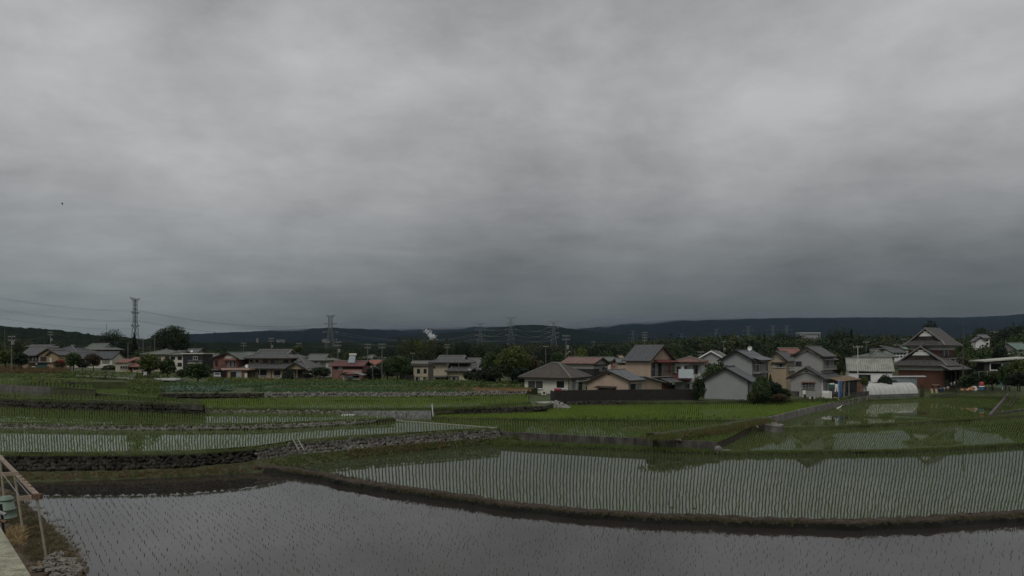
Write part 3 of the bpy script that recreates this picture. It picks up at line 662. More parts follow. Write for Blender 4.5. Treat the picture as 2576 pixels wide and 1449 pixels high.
        for i in range(mull + 1):
            q = MB(); g = fw * .4
            r(xs[i] + (g if i else 0), xs[i + 1] - (g if i < mull else 0), z0 + fw, z1 - fw, .006, .03, q)
            pmx = pm[i % len(pm)] if isinstance(pm, (list, tuple)) else (pm or M_GLASS)
            q.build('pane', pmx, o_)
        if sill:
            q = MB(); r(-.08, w + .08, z0 - .08, z0, .004, .16, q); q.build('sill', fm or M_ALU, o_)
        return o_
    def pbox(s, name, f, X0, X1, Y0, Y1, dep, m, o=0., back=0.):
        """a box standing proud of a face by dep"""
        p, a, n, w, z0, z1 = s.face(f, X0, X1, Y0, Y1, o); Zv = Vector((0, 0, 1))
        mb = MB().prism([p + Zv * z0 + n * (.004 - back), p + a * w + Zv * z0 + n * (.004 - back), p + a * w + Zv * z1 + n * (.004 - back), p + Zv * z1 + n * (.004 - back)], n * (dep + back))
        return s.add(name, mb, m)
    def pent(s, f, X0, X1, Y0, Y1, dep, m, o=0., rib=.3, name='canopy_roof', rise=None):
        """lean-to roof: top edge at Y0 on the wall, eave at Y1, reaching out by dep"""
        p, a, n, w, z0, z1 = s.face(f, X0, X1, Y0, Y1, o); Zv = Vector((0, 0, 1))
        mb = slope(MB(), p + n * dep + Zv * z0, p + a * w + n * dep + Zv * z0, p + a * w + Zv * z1, p + Zv * z1, .08, rib, .05)
        return s.add(name, mb, m)
    def rail(s, f, X0, X1, Y0, Y1, dep, m, o=0., n=14, slab=None):
        """balcony: floor slab, top rail and balusters"""
        p, a, nn, w, z0, z1 = s.face(f, X0, X1, Y0, Y1, o); Zv = Vector((0, 0, 1)); mb = MB()
        b = s.add('balcony', MB().prism([p + Zv * z0 + nn * .004, p + a * w + Zv * z0 + nn * .004, p + a * w + Zv * (z0 + .15) + nn * .004, p + Zv * (z0 + .15) + nn * .004], nn * dep), slab or M_GREYW)
        c = [p + nn * .01, p + nn * (dep - .05), p + a * w + nn * (dep - .05), p + a * w + nn * .01]
        for i in range(3): mb.bar(c[i] + Zv * z1, c[i + 1] + Zv * z1, .06); mb.bar(c[i] + Zv * (z0 + .3), c[i + 1] + Zv * (z0 + .3), .05)
        for i in range(n + 1):
            q = c[1].lerp(c[2], i / n); mb.bar(q + Zv * (z0 + .15), q + Zv * z1, .04)
        mb.build('railing', m, b); return b
    def dish(s, X, Y, r, y=0.):
        x = s.fx(X, y); z = s.z(Y, x, y); mb = MB()
        n = 14; c = Vector((x, y, z)); q = [c + Vector((r * math.cos(6.283 * i / n), -.05, r * math.sin(6.283 * i / n))) for i in range(n)]
        mb.add(q + [c + Vector((0, .12, 0))], [(i, (i + 1) % n, n) for i in range(n)]); mb.bar(c, c + Vector((0, .3, -r * 1.5)), .06)
        s.add('satellite_dish', mb, M_WHP)
def simple(reg, X0, X1, Yt, Ye, Yb, d, wm, rm, label, kind='g', rz=0, L=7., wins=2, cat='house', rib=.5, side='r', group=None, two=False):
    """a plain far house: walls, roof, windows"""
    h = House(reg, X0, X1, None, Yb, d, rz, label, cat, L=L, side='r', group=group)
    ze = h.z(Ye); zr = h.z(Yt, h.x0 / 2, L / 2)
    if kind == 'gy': h.body(wm, z1=ze, gab='y', zr=h.z(Yt)); h.groof('y', h.x0, 0, 0, L, ze, h.z(Yt), .4, .3, rm, rib=rib)
    elif kind == 'gx': h.body(wm, z1=ze, gab='x', zr=zr); h.groof('x', h.x0, 0, 0, L, ze, zr, .4, .3, rm, rib=rib)
    elif kind == 'h': h.body(wm, z1=ze); h.hroof(h.x0, 0, 0, L, ze, zr, rm, .5, rib=rib)
    elif kind == 'i': h.body(wm, z1=ze); h.hroof(h.x0, 0, 0, L, ze, zr, rm, .6, gab=.5, rib=rib)
    elif kind == 'flat': h.body(wm, z1=ze); h.add('roof', MB().box(h.x0 - .3, .3, -.3, L + .3, ze + .004, ze + .25), rm)
    w = X1 - X0; rows = [(Ye + (Yb - Ye) * .12, Ye + (Yb - Ye) * (.38 if two else .6))] + ([(Ye + (Yb - Ye) * .6, Ye + (Yb - Ye) * .9)] if two else [])
    for ya, yb in rows:
        for i in range(wins):
            c = X0 + w * (i + .5) / wins; h.win('f', c - w * .3 / wins, c + w * .3 / wins, ya, yb, mull=1 if w / wins > 60 else 0, pm=random.choice([M_GLASS, M_GLASS, M_CURT]))
    return h

# ================= trees =================
M_BARK = mat('bark', (.06, .05, .04), .95, .4, 2, .5)
LEAF = {}
def leafmat(k):
    cols = dict(dark=((.016, .028, .012), (.034, .054, .020)), mid=((.026, .046, .015), (.052, .085, .026)), yel=((.045, .065, .015), (.105, .13, .030)),
                olive=((.035, .042, .016), (.068, .078, .028)), deep=((.010, .018, .011), (.022, .036, .018)), rust=((.045, .035, .018), (.075, .058, .028)))
    a, b = cols[k]
    return mat('leaves ' + k, a, .6, 0, .35, col2=b, island=.6, trans=.2, spec=.25)
def crown_pts(kind, rs, n):
    """leaf centres and outward directions of a crown that fills the unit box"""
    if kind == 'conifer':
        z = rs.random(n) ** .8; th = rs.random(n) * 6.283; tier = np.floor(z * 9) / 9
        r = (1 - z) * .5 * (.55 + .45 * ((z - tier) * -9 + 1)) * rs.uniform(.55, 1, n) ** .5
        c = np.stack([np.cos(th) * r, np.sin(th) * r, z * .97 + .02], -1); return c, c - np.array([0, 0, .5])
    if kind == 'plume':                                        # bamboo: many leaning feathery tops
        k = 16; cx = rs.uniform(-.36, .36, (k, 2)); top = rs.uniform(.62, 1, k); i = rs.integers(0, k, n); t = rs.random(n) ** .7
        z = top[i] * t; w = .13 * (1 - (t - .55) ** 2 * 2)
        c = np.stack([cx[i, 0] + rs.normal(0, 1, n) * w * .6, cx[i, 1] + rs.normal(0, 1, n) * w * .6, z], -1); return c, c - np.array([0, 0, .4])
    if kind == 'dome':
        d = rs.normal(0, 1, (n, 3)); d /= np.linalg.norm(d, axis=1, keepdims=True); d[:, 2] = np.abs(d[:, 2]) * 1.0
        r = rs.uniform(.82, 1.0, n) * (1 + .05 * np.sin(d[:, 0] * 9) * np.sin(d[:, 1] * 8 + d[:, 2] * 7)); c = d * r[:, None] * np.array([.48, .48, .98]); return c, d
    k = {'round': 26, 'loose': 18, 'layer': 20}[kind]; lo = []
    for j in range(k):
        zz = 1 - 1.75 * (j + .5) / k + rs.uniform(-.06, .06); th = j * 2.399 + rs.uniform(-.5, .5); rr = math.sqrt(max(.02, 1 - min(1, abs(zz)) ** 2)) * rs.uniform(.8, 1.08)
        lo.append((math.cos(th) * rr * .33, math.sin(th) * rr * .33, .50 + zz * .345, rs.uniform(.12, .19) * (1.15 if kind == 'loose' else 1)))
    lo += [(0, 0, .5, .27), (0, 0, .7, .22), (0, 0, .3, .25)]
    lo = np.array(lo); i = rs.integers(0, len(lo), n); d = rs.normal(0, 1, (n, 3)); d /= np.linalg.norm(d, axis=1, keepdims=True)
    flat = np.array([1.25, 1.25, .55]) if kind == 'layer' else np.array([1, 1, .9])
    c = lo[i, :3] + d * (lo[i, 3] * rs.uniform(.6, 1.08, n))[:, None] * flat
    if kind == 'loose': c += rs.normal(0, .02, c.shape)
    c[:, 2] = np.clip(c[:, 2], 0.02, 1.02); c[:, :2] *= .95; return c, d
def crown_np(kind, seed, n, size):
    rs = np.random.default_rng(seed); c, d = crown_pts(kind, rs, n)
    t = rs.normal(0, 1, (n, 3)); nn = d + rs.normal(0, .6, (n, 3)); nn /= np.linalg.norm(nn, axis=1, keepdims=True) + 1e-6
    a = np.cross(nn, t); a /= np.linalg.norm(a, axis=1, keepdims=True) + 1e-6; b = np.cross(nn, a)
    s = size * rs.uniform(.55, 1.3, (n, 1)); e = .62
    v = np.stack([c - a * s, c - b * s * e, c + a * s, c + b * s * e], 1); return v.reshape(-1, 3)
CROWN = {}
def crown(kind, var, m, n=1500, size=.036):
    key = (kind, var, m.name)
    if key not in CROWN:
        v = crown_np(kind, 100 + var * 7 + len(kind), n, size); CROWN[key] = npmesh('crown', v, np.arange(len(v)), m, k=4)
    return CROWN[key]
def trunk_mesh(h, r, limbs=4):
    mb = MB(); a = Vector((0, 0, -.6)); top = Vector((random.uniform(-.2, .2), random.uniform(-.2, .2), h)); mid = a.lerp(top, .5) + Vector((random.uniform(-.15, .15), 0, 0))
    mb.cone(a, mid, r, r * .75, 7); mb.cone(mid, top, r * .75, r * .35, 7)
    for i in range(limbs):
        th = i * 6.283 / limbs + random.uniform(-.4, .4); p = mid.lerp(top, random.uniform(.0, .6))
        mb.cone(p, p + Vector((math.cos(th) * h * .25, math.sin(th) * h * .25, h * random.uniform(.2, .4))), r * .4, r * .12, 5)
    return mb
def tree(u, vt, d, wpx, kind, col, label, cat='tree', group=None, name='tree', zb=None, lift=.16, vb=None, n=1500, dep=1.):
    z0 = (CH - (vb - HZ) * d / F) if vb else (hground(u, d) if zb is None else zb)
    top = P(u, vt, d); h = top.z - z0; w = wpx * d / F
    o = empty(name, (top.x, d, z0), random.uniform(0, 6.28) if dep == 1 else 0, label, cat, group)
    lift = 0.0 if kind == 'dome' else .02 if any(q in cat for q in ('bush', 'shrub', 'hedge')) else lift
    trunk_mesh(h * .75, max(.08, min(.35, w * .035)), 4 if kind != 'conifer' else 2).build('trunk', M_BARK, o)
    size = min(.05, max(.018, .23 / w))
    cm = crown(kind, random.randint(0, 2) + int(size * 300) * 10, leafmat(col), int(n * min(4., max(1.2, (.036 / size) ** 1.7))), size)
    c = link(bpy.data.objects.new('crown', cm), o); c.location = (0, 0, h * lift); c.scale = (w * 1.18, w * dep * 1.18, h * (1.04 - lift))
    return o
def wood(name, tops, d0, d1, n, wpx, cols, label=None, kinds=('round', 'round', 'round', 'loose')):
    """a far-off wood that reads as one mass: joined crowns under the skyline 'tops' [(u, v)...]"""
    ml = {}
    n = int(n * .62)
    for i in range(n):
        t = (i + random.random()) / n; u = tops[0][0] + t * (tops[-1][0] - tops[0][0]); d = d0 + (d1 - d0) * random.random()
        vt = float(np.interp(u, [p[0] for p in tops], [p[1] for p in tops])) + random.gauss(0, 3.0) + random.random() ** 2 * 10 + (d1 - d) / (d1 - d0 + 1) * 6
        z0 = hground(u, d); h = max(2.5, CH - (vt - HZ) * d / F - z0); w = max(wpx * random.uniform(.7, 1.3) * d / F, h * random.uniform(.8, 1.1))
        k = random.choice(kinds); v = crown_np(k, random.randint(0, 11), 900, .034) * np.array([w, w, h]) + np.array([(u - 1288) * d / F, d, z0])
        ml.setdefault(random.choice(cols), []).append(v)
    for c, vs in ml.items():
        v = np.concatenate(vs); tag(npobj(name, v, np.arange(len(v)), leafmat(c), k=4), kind='stuff')

# ================= stone walls =================
def stone_meshes(name, m, k=12, seed=3, sq=.72):
    rs = np.random.default_rng(seed); out = []
    for i in range(k):
        vs = []; fs = []; idx = {}
        def vid(p):
            if p not in idx: idx[p] = len(vs); vs.append(p)
            return idx[p]
        for ax in range(3):
            for sg in (-1, 1):
                for a in (-1, 0):
                    for b in (-1, 0):
                        q = []
                        for da, db in ((0, 0), (1, 0), (1, 1), (0, 1)):
                            p = [0, 0, 0]; p[ax] = sg; p[(ax + 1) % 3] = a + da; p[(ax + 2) % 3] = b + db; q.append(vid(tuple(p)))
                        fs.append(q if sg > 0 else q[::-1])
        v = np.array(vs, float); r = np.linalg.norm(v, axis=1, keepdims=True); v = v * sq + v / r * (1 - sq) * 1.05
        v += rs.normal(0, .13, v.shape); v *= .5
        me = bpy.data.meshes.new(name); me.from_pydata(v.tolist(), [], fs); me.materials.append(m); me.shade_smooth(); me.update(); out.append(me)
    return out
def stone_wall(label, base, top, size, m, lean=.0, name='stone_wall', limit=300, fill=1.0, group=None, coremat=None, cat='stone wall', seed=3):
    """base, top: lists of world points; stones of about 'size' metres packed between them over an earth core"""
    root = empty(name, base[0], 0, label, cat, group); O = Vector(base[0])
    n = max(8, int(sum((Vector(b) - Vector(a)).length for a, b in zip(base[:-1], base[1:])) / (size * .5)))
    def samp(l):
        l = [Vector(p) for p in l]; s = [0]
        for p, q in zip(l[:-1], l[1:]): s.append(s[-1] + (q - p).length)
        t = np.linspace(0, s[-1], n); return [Vector([np.interp(x, s, [p[i] for p in l]) for i in range(3)]) - O for x in t], s[-1]
    Bs, Ln = samp(base); Ts, _ = samp(top); vs = []; fs = []
    for b, t in zip(Bs, Ts):
        k = len(vs); nn = Vector((b.x + O.x, b.y + O.y, 0)).normalized() * .9
        vs += [b + Vector((0, 0, -.5)) + nn * .1, t + nn * .1 - Vector((0, 0, .04)), t + nn]
    for i in range(n - 1):
        a = 3 * i; fs += [(a, a + 3, a + 4, a + 1), (a + 1, a + 4, a + 5, a + 2)]
    MB().add(vs, fs).build('earth_core', coremat or M_GAP, root)
    meshes = stone_meshes('stone', m, seed=seed); items = []
    x = 0.
    rows = max(1, int(round(max((t - b).length for b, t in zip(Bs, Ts)) / (size * .82))))
    for r in range(rows):
        x = random.uniform(0, size)
        while x < Ln:
            w = size * random.uniform(.5, 1.6); f = (x + w / 2) / Ln * (n - 1); i = min(n - 2, int(f)); fr = f - i
            if i >= n - 1 or x + w / 2 > Ln: break
            b = Bs[i].lerp(Bs[i + 1], fr); t = Ts[i].lerp(Ts[i + 1], fr); hgt = (t - b).length; rl = hgt / rows
            if random.random() < fill:
                p = b.lerp(t, (r + .5 + random.uniform(-.28, .28)) / rows); tg = Bs[i + 1] - Bs[i]
                items.append((p, math.atan2(tg.y, tg.x), w * random.uniform(.98, 1.1), size * random.uniform(.55, .9), rl * random.uniform(.95, 1.4)))
            x += w
    if len(items) > limit: items = random.sample(items, limit) if fill < 1 else items
    for p, a, sx, sy, sz in items[:limit]:
        o = link(bpy.data.objects.new('stone', random.choice(meshes)), root); o.location = p
        o.rotation_euler = (random.uniform(-.25, .25), random.uniform(-.8, .8), a + random.uniform(-.3, .3)); o.scale = (sx, sy, sz)
    if len(items) > limit:
        vs = []; fs = []
        for p, a, sx, sy, sz in items[limit:]:
            me = random.choice(meshes); k = len(vs); ca, sa = math.cos(a), math.sin(a)
            for q in me.vertices:
                X, Y = q.co.x * sx, q.co.y * sy; vs.append((p.x + X * ca - Y * sa, p.y + X * sa + Y * ca, p.z + q.co.z * sz))
            fs += [tuple(i + k for i in f.vertices) for f in me.polygons]
        MB().add(vs, fs).build('stones', m, root, True)['kind'] = 'stuff'
    return root
def panel_wall(label, pts, h, th, m, seg=2.5, name='concrete_wall', cat='wall', depth=.6, gap=.02, zt=None):
    """concrete wall of cast panels along world points (tops at pts z + h)"""
    root = empty(name, pts[0], 0, label, cat); O = Vector(pts[0]); c = resample(pts, seg)
    for a, b in zip(c[:-1], c[1:]):
        t = (b - a); ln = t.length; t.normalize(); a2 = a + t * gap - O; b2 = b - t * gap - O; nn = Vector((-t.y, t.x, 0)) * th * .5
        mb = MB(); vs = []
        for p in (a2, b2):
            zt_ = p.z + h
            vs += [Vector((p.x - nn.x, p.y - nn.y, p.z - depth)), Vector((p.x + nn.x, p.y + nn.y, p.z - depth)), Vector((p.x + nn.x, p.y + nn.y, zt_)), Vector((p.x - nn.x, p.y - nn.y, zt_))]
        mb.add(vs, [(0, 1, 2, 3), (7, 6, 5, 4), (0, 4, 5, 1), (1, 5, 6, 2), (2, 6, 7, 3), (3, 7, 4, 0)]); mb.build('panel', m, root)
    return root

# ================= poles, pylons, wires =================
def pole(u, vt, d, label, arms=2, tr=False, r=.15, name='utility_pole', m=None, zb=None, vb=None, rz=0., cat='utility pole', group='utility poles among the houses', lamp=False):
    z0 = (CH - (vb - HZ) * d / F) if vb else (hground(u, d) if zb is None else zb)
    t = P(u, vt, d); h = t.z - z0; o = empty(name, (t.x, d, z0), rz, label, cat, group)
    r = max(r * .8, .55 * d / F)
    MB().cone((0, 0, -.5), (0, 0, h), r, r * .65, 8).build('shaft', m or M_POLE, o)
    for i in range(arms):
        z = h - .25 - i * .9; a = MB().bar((-.9, 0, z), (.9, 0, z), max(.08, .3 * d / F)).build('crossarm', M_STEEL, o)
        q = MB()
        for x in (-.8, -.3, .35, .8): q.cone((x, 0, z + .05), (x, 0, z + .28), max(.05, .25 * d / F), .04, 6)
        q.build('insulators', M_OFFW, a)
    if tr: MB().lathe([(.28, 0), (.3, .1), (.3, .8), (.22, .9)], 10).build('transformer', M_STEEL, o).location = (.42, -.1, h * .72)
    if lamp:
        MB().bar((0, 0, h * .6), (.7, -.2, h * .66), .05).bar((.6, -.2, h * .66), (1.0, -.25, h * .665), .16, .1).build('street_light', M_WHP, o)
    return o
def pylon(u, vt, d, label, arms=((.97, .16), (.80, .20), (.62, .22)), base=.13, rz=0., vb=None, tpx=.45, hat=True, neck=.035, m=None):
    m = m or M_PYL
    z0 = (CH - (vb - HZ) * d / F) if vb else hground(u, d)
    t = P(u, vt, d); h = t.z - z0; o = empty('transmission_tower', (t.x, d, z0), R(rz), label, 'pylon', 'pylons of the power line across the valley'); th = tpx * d / F
    def hw(f): return h * (neck + (base - neck) * max(0, 1 - f / .62) ** 1.0) if f < .62 else h * neck
    lv = [0, .17, .31, .43, .53, .62, .69, .76, .83, .9, .965]; mb = MB(); cs = [(-1, -1), (1, -1), (1, 1), (-1, 1)]
    for a, b in zip(lv[:-1], lv[1:]):
        for i in range(4):
            p, q = cs[i], cs[(i + 1) % 4]; A = Vector((p[0] * hw(a), p[1] * hw(a), a * h)); B = Vector((p[0] * hw(b), p[1] * hw(b), b * h))
            A2 = Vector((q[0] * hw(a), q[1] * hw(a), a * h)); B2 = Vector((q[0] * hw(b), q[1] * hw(b), b * h))
            mb.bar(A, B, th * 1.2); mb.bar(A, B2, th * .6); mb.bar(A2, B, th * .6); mb.bar(B, B2, th * .7)
    mb.build('lattice_body', m, o)
    for f, w in arms:
        a = MB(); hb = hw(f)
        for s_ in (-1, 1):
            tip = Vector((s_ * w * h, 0, f * h + (.012 * h if f > .9 else 0)))
            for yy in (-hb, hb):
                a.bar((s_ * hb, yy, f * h), tip, th * .8); a.bar((s_ * hb, yy, f * h - .035 * h if f < .9 else f * h - .045 * h), tip, th * .8)
                for k in (.35, .65): a.bar(Vector((s_ * hb, yy, f * h)).lerp(tip, k), Vector((s_ * hb, yy, f * h - .038 * h)).lerp(tip, k), th * .6)
            if f < .95: MB().bar(tip, tip - Vector((0, 0, .035 * h)), th * .8).build('insulator_string', M_WHP, o)
        a.build('cross_arm', m, o)
    return o
def wires(label, spans, r_px=.18, name='power_line', m=None, sag=.02, cat='power line'):
    """spans: list of (world point, world point); every cable hangs in a sagging curve"""
    root = empty(name, spans[0][0], 0, label, cat, 'overhead wires'); O = Vector(spans[0][0])
    for a, b in spans:
        a = Vector(a); b = Vector(b); n = 14; mb = MB(); pr = None; ln = (b - a).length
        for i in range(n + 1):
            t = i / n; p = a.lerp(b, t); p.z -= 4 * sag * ln * t * (1 - t)
            if pr is not None: mb.bar(pr - O, p - O, r_px * 2 * (pr.y + p.y) * .5 / F, n=3)
            pr = p
        mb.build('cable', m or M_BLACK, root)
    return root
# ================= houses, right half =================
# white boarded shed
h = House(5, 330, 985, 1085, 1225, 110, -32, 'windowless white shed clad in horizontal boards with a dark slate roof', 'shed', 'shed', L=5.2)
ze, zr = h.z(905), h.z(725); h.body(M_SIDING, z1=ze, gab='y', zr=zr)
xm = h.x0 / 2; bh = .21; zz = 0.05
while zz < zr - .25:
    f = max(0, (zz + bh - ze) / (zr - ze)); a, b = h.x0 + (xm - h.x0) * f + .03, 0 + (xm - 0) * f - .03
    if b - a > .3: h.add('siding_board', MB().prism([(a, -.004, zz), (b, -.004, zz), (b, -.008, zz + bh - .02), (a, -.008, zz + bh - .02)], (0, -.026, 0)), M_SIDING)
    zz += bh
h.groof('y', h.x0, 0, 0, h.L, ze, zr, .75, .55, M_SLATE, rib=0, course=.42, rh=.05, barge=M_BLACK)
h.add('downpipe', MB().bar((.06, -.06, -.2), (.06, -.06, ze), .09), M_BLACK)
h.add('downpipe', MB().bar((h.x0 - .06, -.06, -.2), (h.x0 - .06, -.06, ze), .09), M_BLACK)
# white boarded two-storey house behind the shed
h = House(5, 590, 1048, 1262, 1040, 123, -32, 'pale grey boarded two-storey house with dark roof and glazed balcony behind the white shed')
ze, zr = h.z(592), h.z(462); h.body(M_SIDING, z1=ze, gab='y', zr=zr, z0=-1)
xm = h.x0 / 2; zz = 1.0
while zz < zr - .25:
    f = max(0, (zz + bh - ze) / (zr - ze)); a, b = h.x0 + (xm - h.x0) * f + .03, (xm) * f - .03
    if b - a > .3: h.add('siding_board', MB().prism([(a, -.004, zz), (b, -.004, zz), (b, -.008, zz + bh - .02), (a, -.008, zz + bh - .02)], (0, -.026, 0)), M_SIDING)
    zz += bh
h.groof('y', h.x0, 0, 0, h.L, ze, zr, .7, .6, M_SLATE, rib=0, course=.5, rh=.06, barge=M_BLACK)
h.win('f', 600, 685, 678, 745, fm=M_DKWALL); h.win('s', 1075, 1175, 620, 790, pm=[M_CURT, M_GLASS]); h.win('s', 1185, 1250, 615, 670, fm=M_ALU)
h.rail('s', 1055, 1250, 665, 795, 1.3, M_ALU, n=12); h.dish(1015, 428, .42, 2.0)
h.pent('s', 1050, 1260, 560, 600, 1.6, M_SLATE, rib=0)
# grey white gable house further back
h = House(5, 232, 640, 745, 860, 150, -26, 'plain pale grey gabled house with white bargeboards far behind the shed')
ze, zr = h.z(585), h.z(470); h.body(M_GREYW, z1=ze, gab='y', zr=zr); h.groof('y', h.x0, 0, 0, 7, ze, zr, .6, .5, M_TILEG, barge=M_WHP, rib=.5)
h.win('f', 530, 585, 620, 735, fm=M_WHP); h.win('f', 310, 430, 645, 720, fm=M_ALU)
# beige two-storey house in the middle
h = House(5, 1290, 1560, 1695, 1040, 136, -34, 'beige house with white gable between the pale boarded house and the grey house')
ze, zr = h.z(600), h.z(487); h.body(M_BEIGE, z1=ze, gab='y', zr=zr, x0=h.x0); xm = h.x0 / 2
h.add('gable_plaster', MB().prism([(h.x0 + .05, -.03, ze - .15), (xm, -.03, zr - .75), (-.05, -.03, ze - .15), (-.05, -.03, ze + .05), (xm, -.03, zr - .05), (h.x0 + .05, -.03, ze + .05)], (0, .026, 0)), M_GABLEW)
h.groof('y', h.x0, 0, 0, h.L, ze, zr, .5, .5, M_TILE, rib=.35)
h.win('f', 1415, 1548, 650, 718, fm=M_ALU, pm=[M_CURT, M_GLASS], mull=2, sill=True); h.win('s', 1590, 1690, 640, 768, fm=M_ALU, pm=M_CURT, mull=2)
h.pent('f', 1335, 1560, 636, 655, .5, M_DKWOOD, rib=0, name='window_hood'); h.rail('s', 1590, 1690, 715, 770, .5, M_WHP, n=8); h.pbox('shutter_box', 'f', 1345, 1412, 650, 722, .12, M_CREAM)
simple(5, 1530, 1810, 432, 510, 620, 150, M_OFFW, M_RED, 'house with an orange red tiled roof peeping out behind the beige house', 'gx', L=6, wins=1)
# grey two-storey house with white plaster gables
h = House(5, 1635, 2115, 2400, 1190, 116, -42, 'grey two-storey house with two white plaster gables one above the other', L=9)
ze, zr = h.z(868), h.z(725); h.body(M_GREYW, z1=ze, gab='y', zr=zr, y1=h.L)
def plaster(h, x0, x1, ze, zr, o, lo=.1, k=.55):
    xm = .5 * (x0 + x1); h.add('gable_plaster', MB().prism([(x0, o - .03, ze - lo), (xm, o - .03, ze - lo + (zr - ze) * k), (x1, o - .03, ze - lo), (x1, o - .03, ze), (xm, o - .03, zr - .03), (x0, o - .03, ze)], (0, .026, 0)), M_GABLEW)
    h.add('gable_trim', MB().bar((x0, o - .05, ze - lo - .03), (xm, o - .05, ze - lo - .03 + (zr - ze) * k), .04, .07).bar((xm, o - .05, ze - lo - .03 + (zr - ze) * k), (x1, o - .05, ze - lo - .03), .04, .07), M_DKWOOD)
    h.add('gable_vent', MB().box(xm - .25, xm + .25, o - .06, o - .031, zr - .75, zr - .6), M_DKWOOD)
plaster(h, h.x0, 0, ze, zr, 0)
h.groof('y', h.x0, 0, 0, h.L, ze, zr, .65, .6, M_TILED, rib=.32)
yo = 1.6; x0, x1 = h.fx(1692, yo), h.fx(2085, yo); zu, zru = h.z(528, -2, yo), h.z(412, -3, yo)
h.body(M_GREYW, x0=x0, x1=x1, y0=yo, y1=8.4, z0=2.5, z1=zu, gab='y', zr=zru, name='upper_wall'); plaster(h, x0, x1, zu, zru, yo)
h.groof('y', x0, x1, yo, 8.4, zu, zru, .6, .55, M_TILE, rib=.34)
h.win('f', 1705, 1795, 625, 682, o=yo, fm=M_BRZ, sill=True, mull=1)
h.win('s', 2115, 2200, 600, 745, o=x1, fm=M_ALU, pm=[M_CURT, M_GLASS]); h.win('s', 2205, 2280, 600, 745, o=x1, fm=M_ALU, pm=M_CURT)
h.pbox('bay_frame', 's', 2085, 2105, 590, 765, .25, M_GREYW, o=x1); h.pent('s', 2095, 2300, 575, 600, .7, M_TILE, o=x1, rib=0, name='window_hood'); h.rail('s', 2110, 2285, 690, 750, .5, M_ALU, o=x1, n=10)
w = h.win('f', 1805, 2000, 940, 1042, fm=M_ALU, pm=M_GLASS, mull=3, sill=True)
g = MB(); p, a, n, ww, z0, z1 = h.face('f', 1808, 1996, 945, 1040)
for i in range(9): g.bar(p + a * (ww * (i + .5) / 9) + Vector((0, -.2, z0)), p + a * (ww * (i + .5) / 9) + Vector((0, -.2, z1)), .03)
for i in range(5): g.bar(p + Vector((0, -.2, z0 + (z1 - z0) * i / 4)), p + a * ww + Vector((0, -.2, z0 + (z1 - z0) * i / 4)), .04)
g.build('grille', M_ALU, h.o); h.pent('f', 1800, 2010, 930, 945, .5, M_REDW, rib=0, name='window_hood')
h.pbox('meter_box', 'f', 1820, 1860, 1062, 1120, .2, M_WHP); h.pbox('lower_panel', 'f', 1640, 1760, 1075, 1190, .03, M_CONCD)
h.add('downpipe', MB().bar((-.06, -.06, -.2), (-.06, -.06, ze), .09), M_WHP)
h.pent('s', 2170, 2480, 850, 905, 2.4, mat('tan corrugated sheet', (.17, .125, .08), .7, .3, 1.5), rib=.25, name='carport_roof')
for y in (1.2, 4.2, 7.2): h.add('post', MB().box(2.2, 2.3, y, y + .1, -1, h.z(900)), M_ALU)
h.win('s', 2130, 2185, 940, 1110, fm=M_ALU, pm=M_CURT); h.pbox('door', 's', 2410, 2440, 930, 1150, .06, M_REDW)
# pinkish beige house: low gabled front part
h = House(4, 1135, 1765, 2260, 1095, 116, -45, 'low pinkish beige house with wide gable and tiled roof behind the black fence')
ze, zr, zl = h.z(905), h.z(775), h.z(965); y1 = h.sy(1985); xa = h.fx(1465)
h.add('wall', MB().prism([(h.x0, 0, -1), (0, 0, -1), (0, 0, ze), (xa, 0, zr), (h.x0, 0, zl)], (0, y1, 0)), M_PINK)
h.groof('y', h.x0, 0, 0, y1, zl, zr, .5, .45, M_TILEM, xa=xa, ze2=ze, rib=.30, rh=.09)
h.add('gable_vent', MB().box(xa - .3, xa + .25, -.05, -.004, zr - .75, zr - .5), M_BLACK)
h.pbox('dark_opening', 'f', 1310, 1565, 1020, 1090, .03, M_BLACK); h.pent('f', 1288, 1582, 998, 1020, 1.0, M_DKWOOD, rib=0)
y2 = h.L; zh, zw = h.z(862, 0, y1), h.z(935, 0, y2)
h.add('wing_wall', MB().prism([(0, y1, -1), (0, y2, -1), (0, y2, zw), (0, y1, zh)], (-6, 0, 0)), M_PINK)
rf = slope(MB(), (.5, y2 + .9, zw - .1), (-6, y2 + .9, zw - .1), (-6, y1 - .1, zh + .12), (.5, y1 - .1, zh + .12), .14, .3, .09); h.add('wing_roof', rf, M_TILEM)
h.win('s', 1775, 1955, 955, 1085, fm=M_ALU, pm=[M_GLASS, M_CURT])
h.add('downpipe', MB().bar((.06, -.05, -.3), (.06, -.05, ze), .09), M_DKWOOD)
# two-storey part with the mottled tile roof
h = House(4, 1722, 2090, 2418, 1095, 129, -45, 'tall beige two-storey house with a mottled blue grey tile roof and a wooden balcony')
ze = h.z(592); zr = h.z(395, 0, h.L / 2); h.body(M_PINK, z1=ze, gab='x', zr=zr)
h.groof('x', h.x0, 0, 0, h.L, ze, zr, .7, .55, M_TILEM, rib=.34, course=.36, rh=.12)
h.win('s', 2105, 2255, 640, 852, fm=M_DKWOOD, pm=[M_GLASS, M_CURT, M_GLASS], mull=2); h.win('s', 2278, 2352, 672, 805, fm=M_ALU, pm=M_CURT); h.pbox('red_shutter', 's', 2355, 2395, 672, 805, .08, M_RED)
h.pent('s', 2140, 2440, 600, 635, 1.3, M_MAROON, rib=.25); h.rail('s', 2100, 2415, 765, 858, .9, M_DKWOOD, n=16)
h.add('gable_vent', MB().box(.004, .06, h.L / 2 - .15, h.L / 2 + .15, zr - .9, zr - .6), M_BLACK)
h.pent('s', 2190, 2600, 850, 925, 3.0, M_TILE, rib=.3); h.pbox('red_door', 's', 2262, 2320, 960, 1060, .5, M_RED); h.win('s', 2325, 2480, 975, 1060, fm=M_ALU)
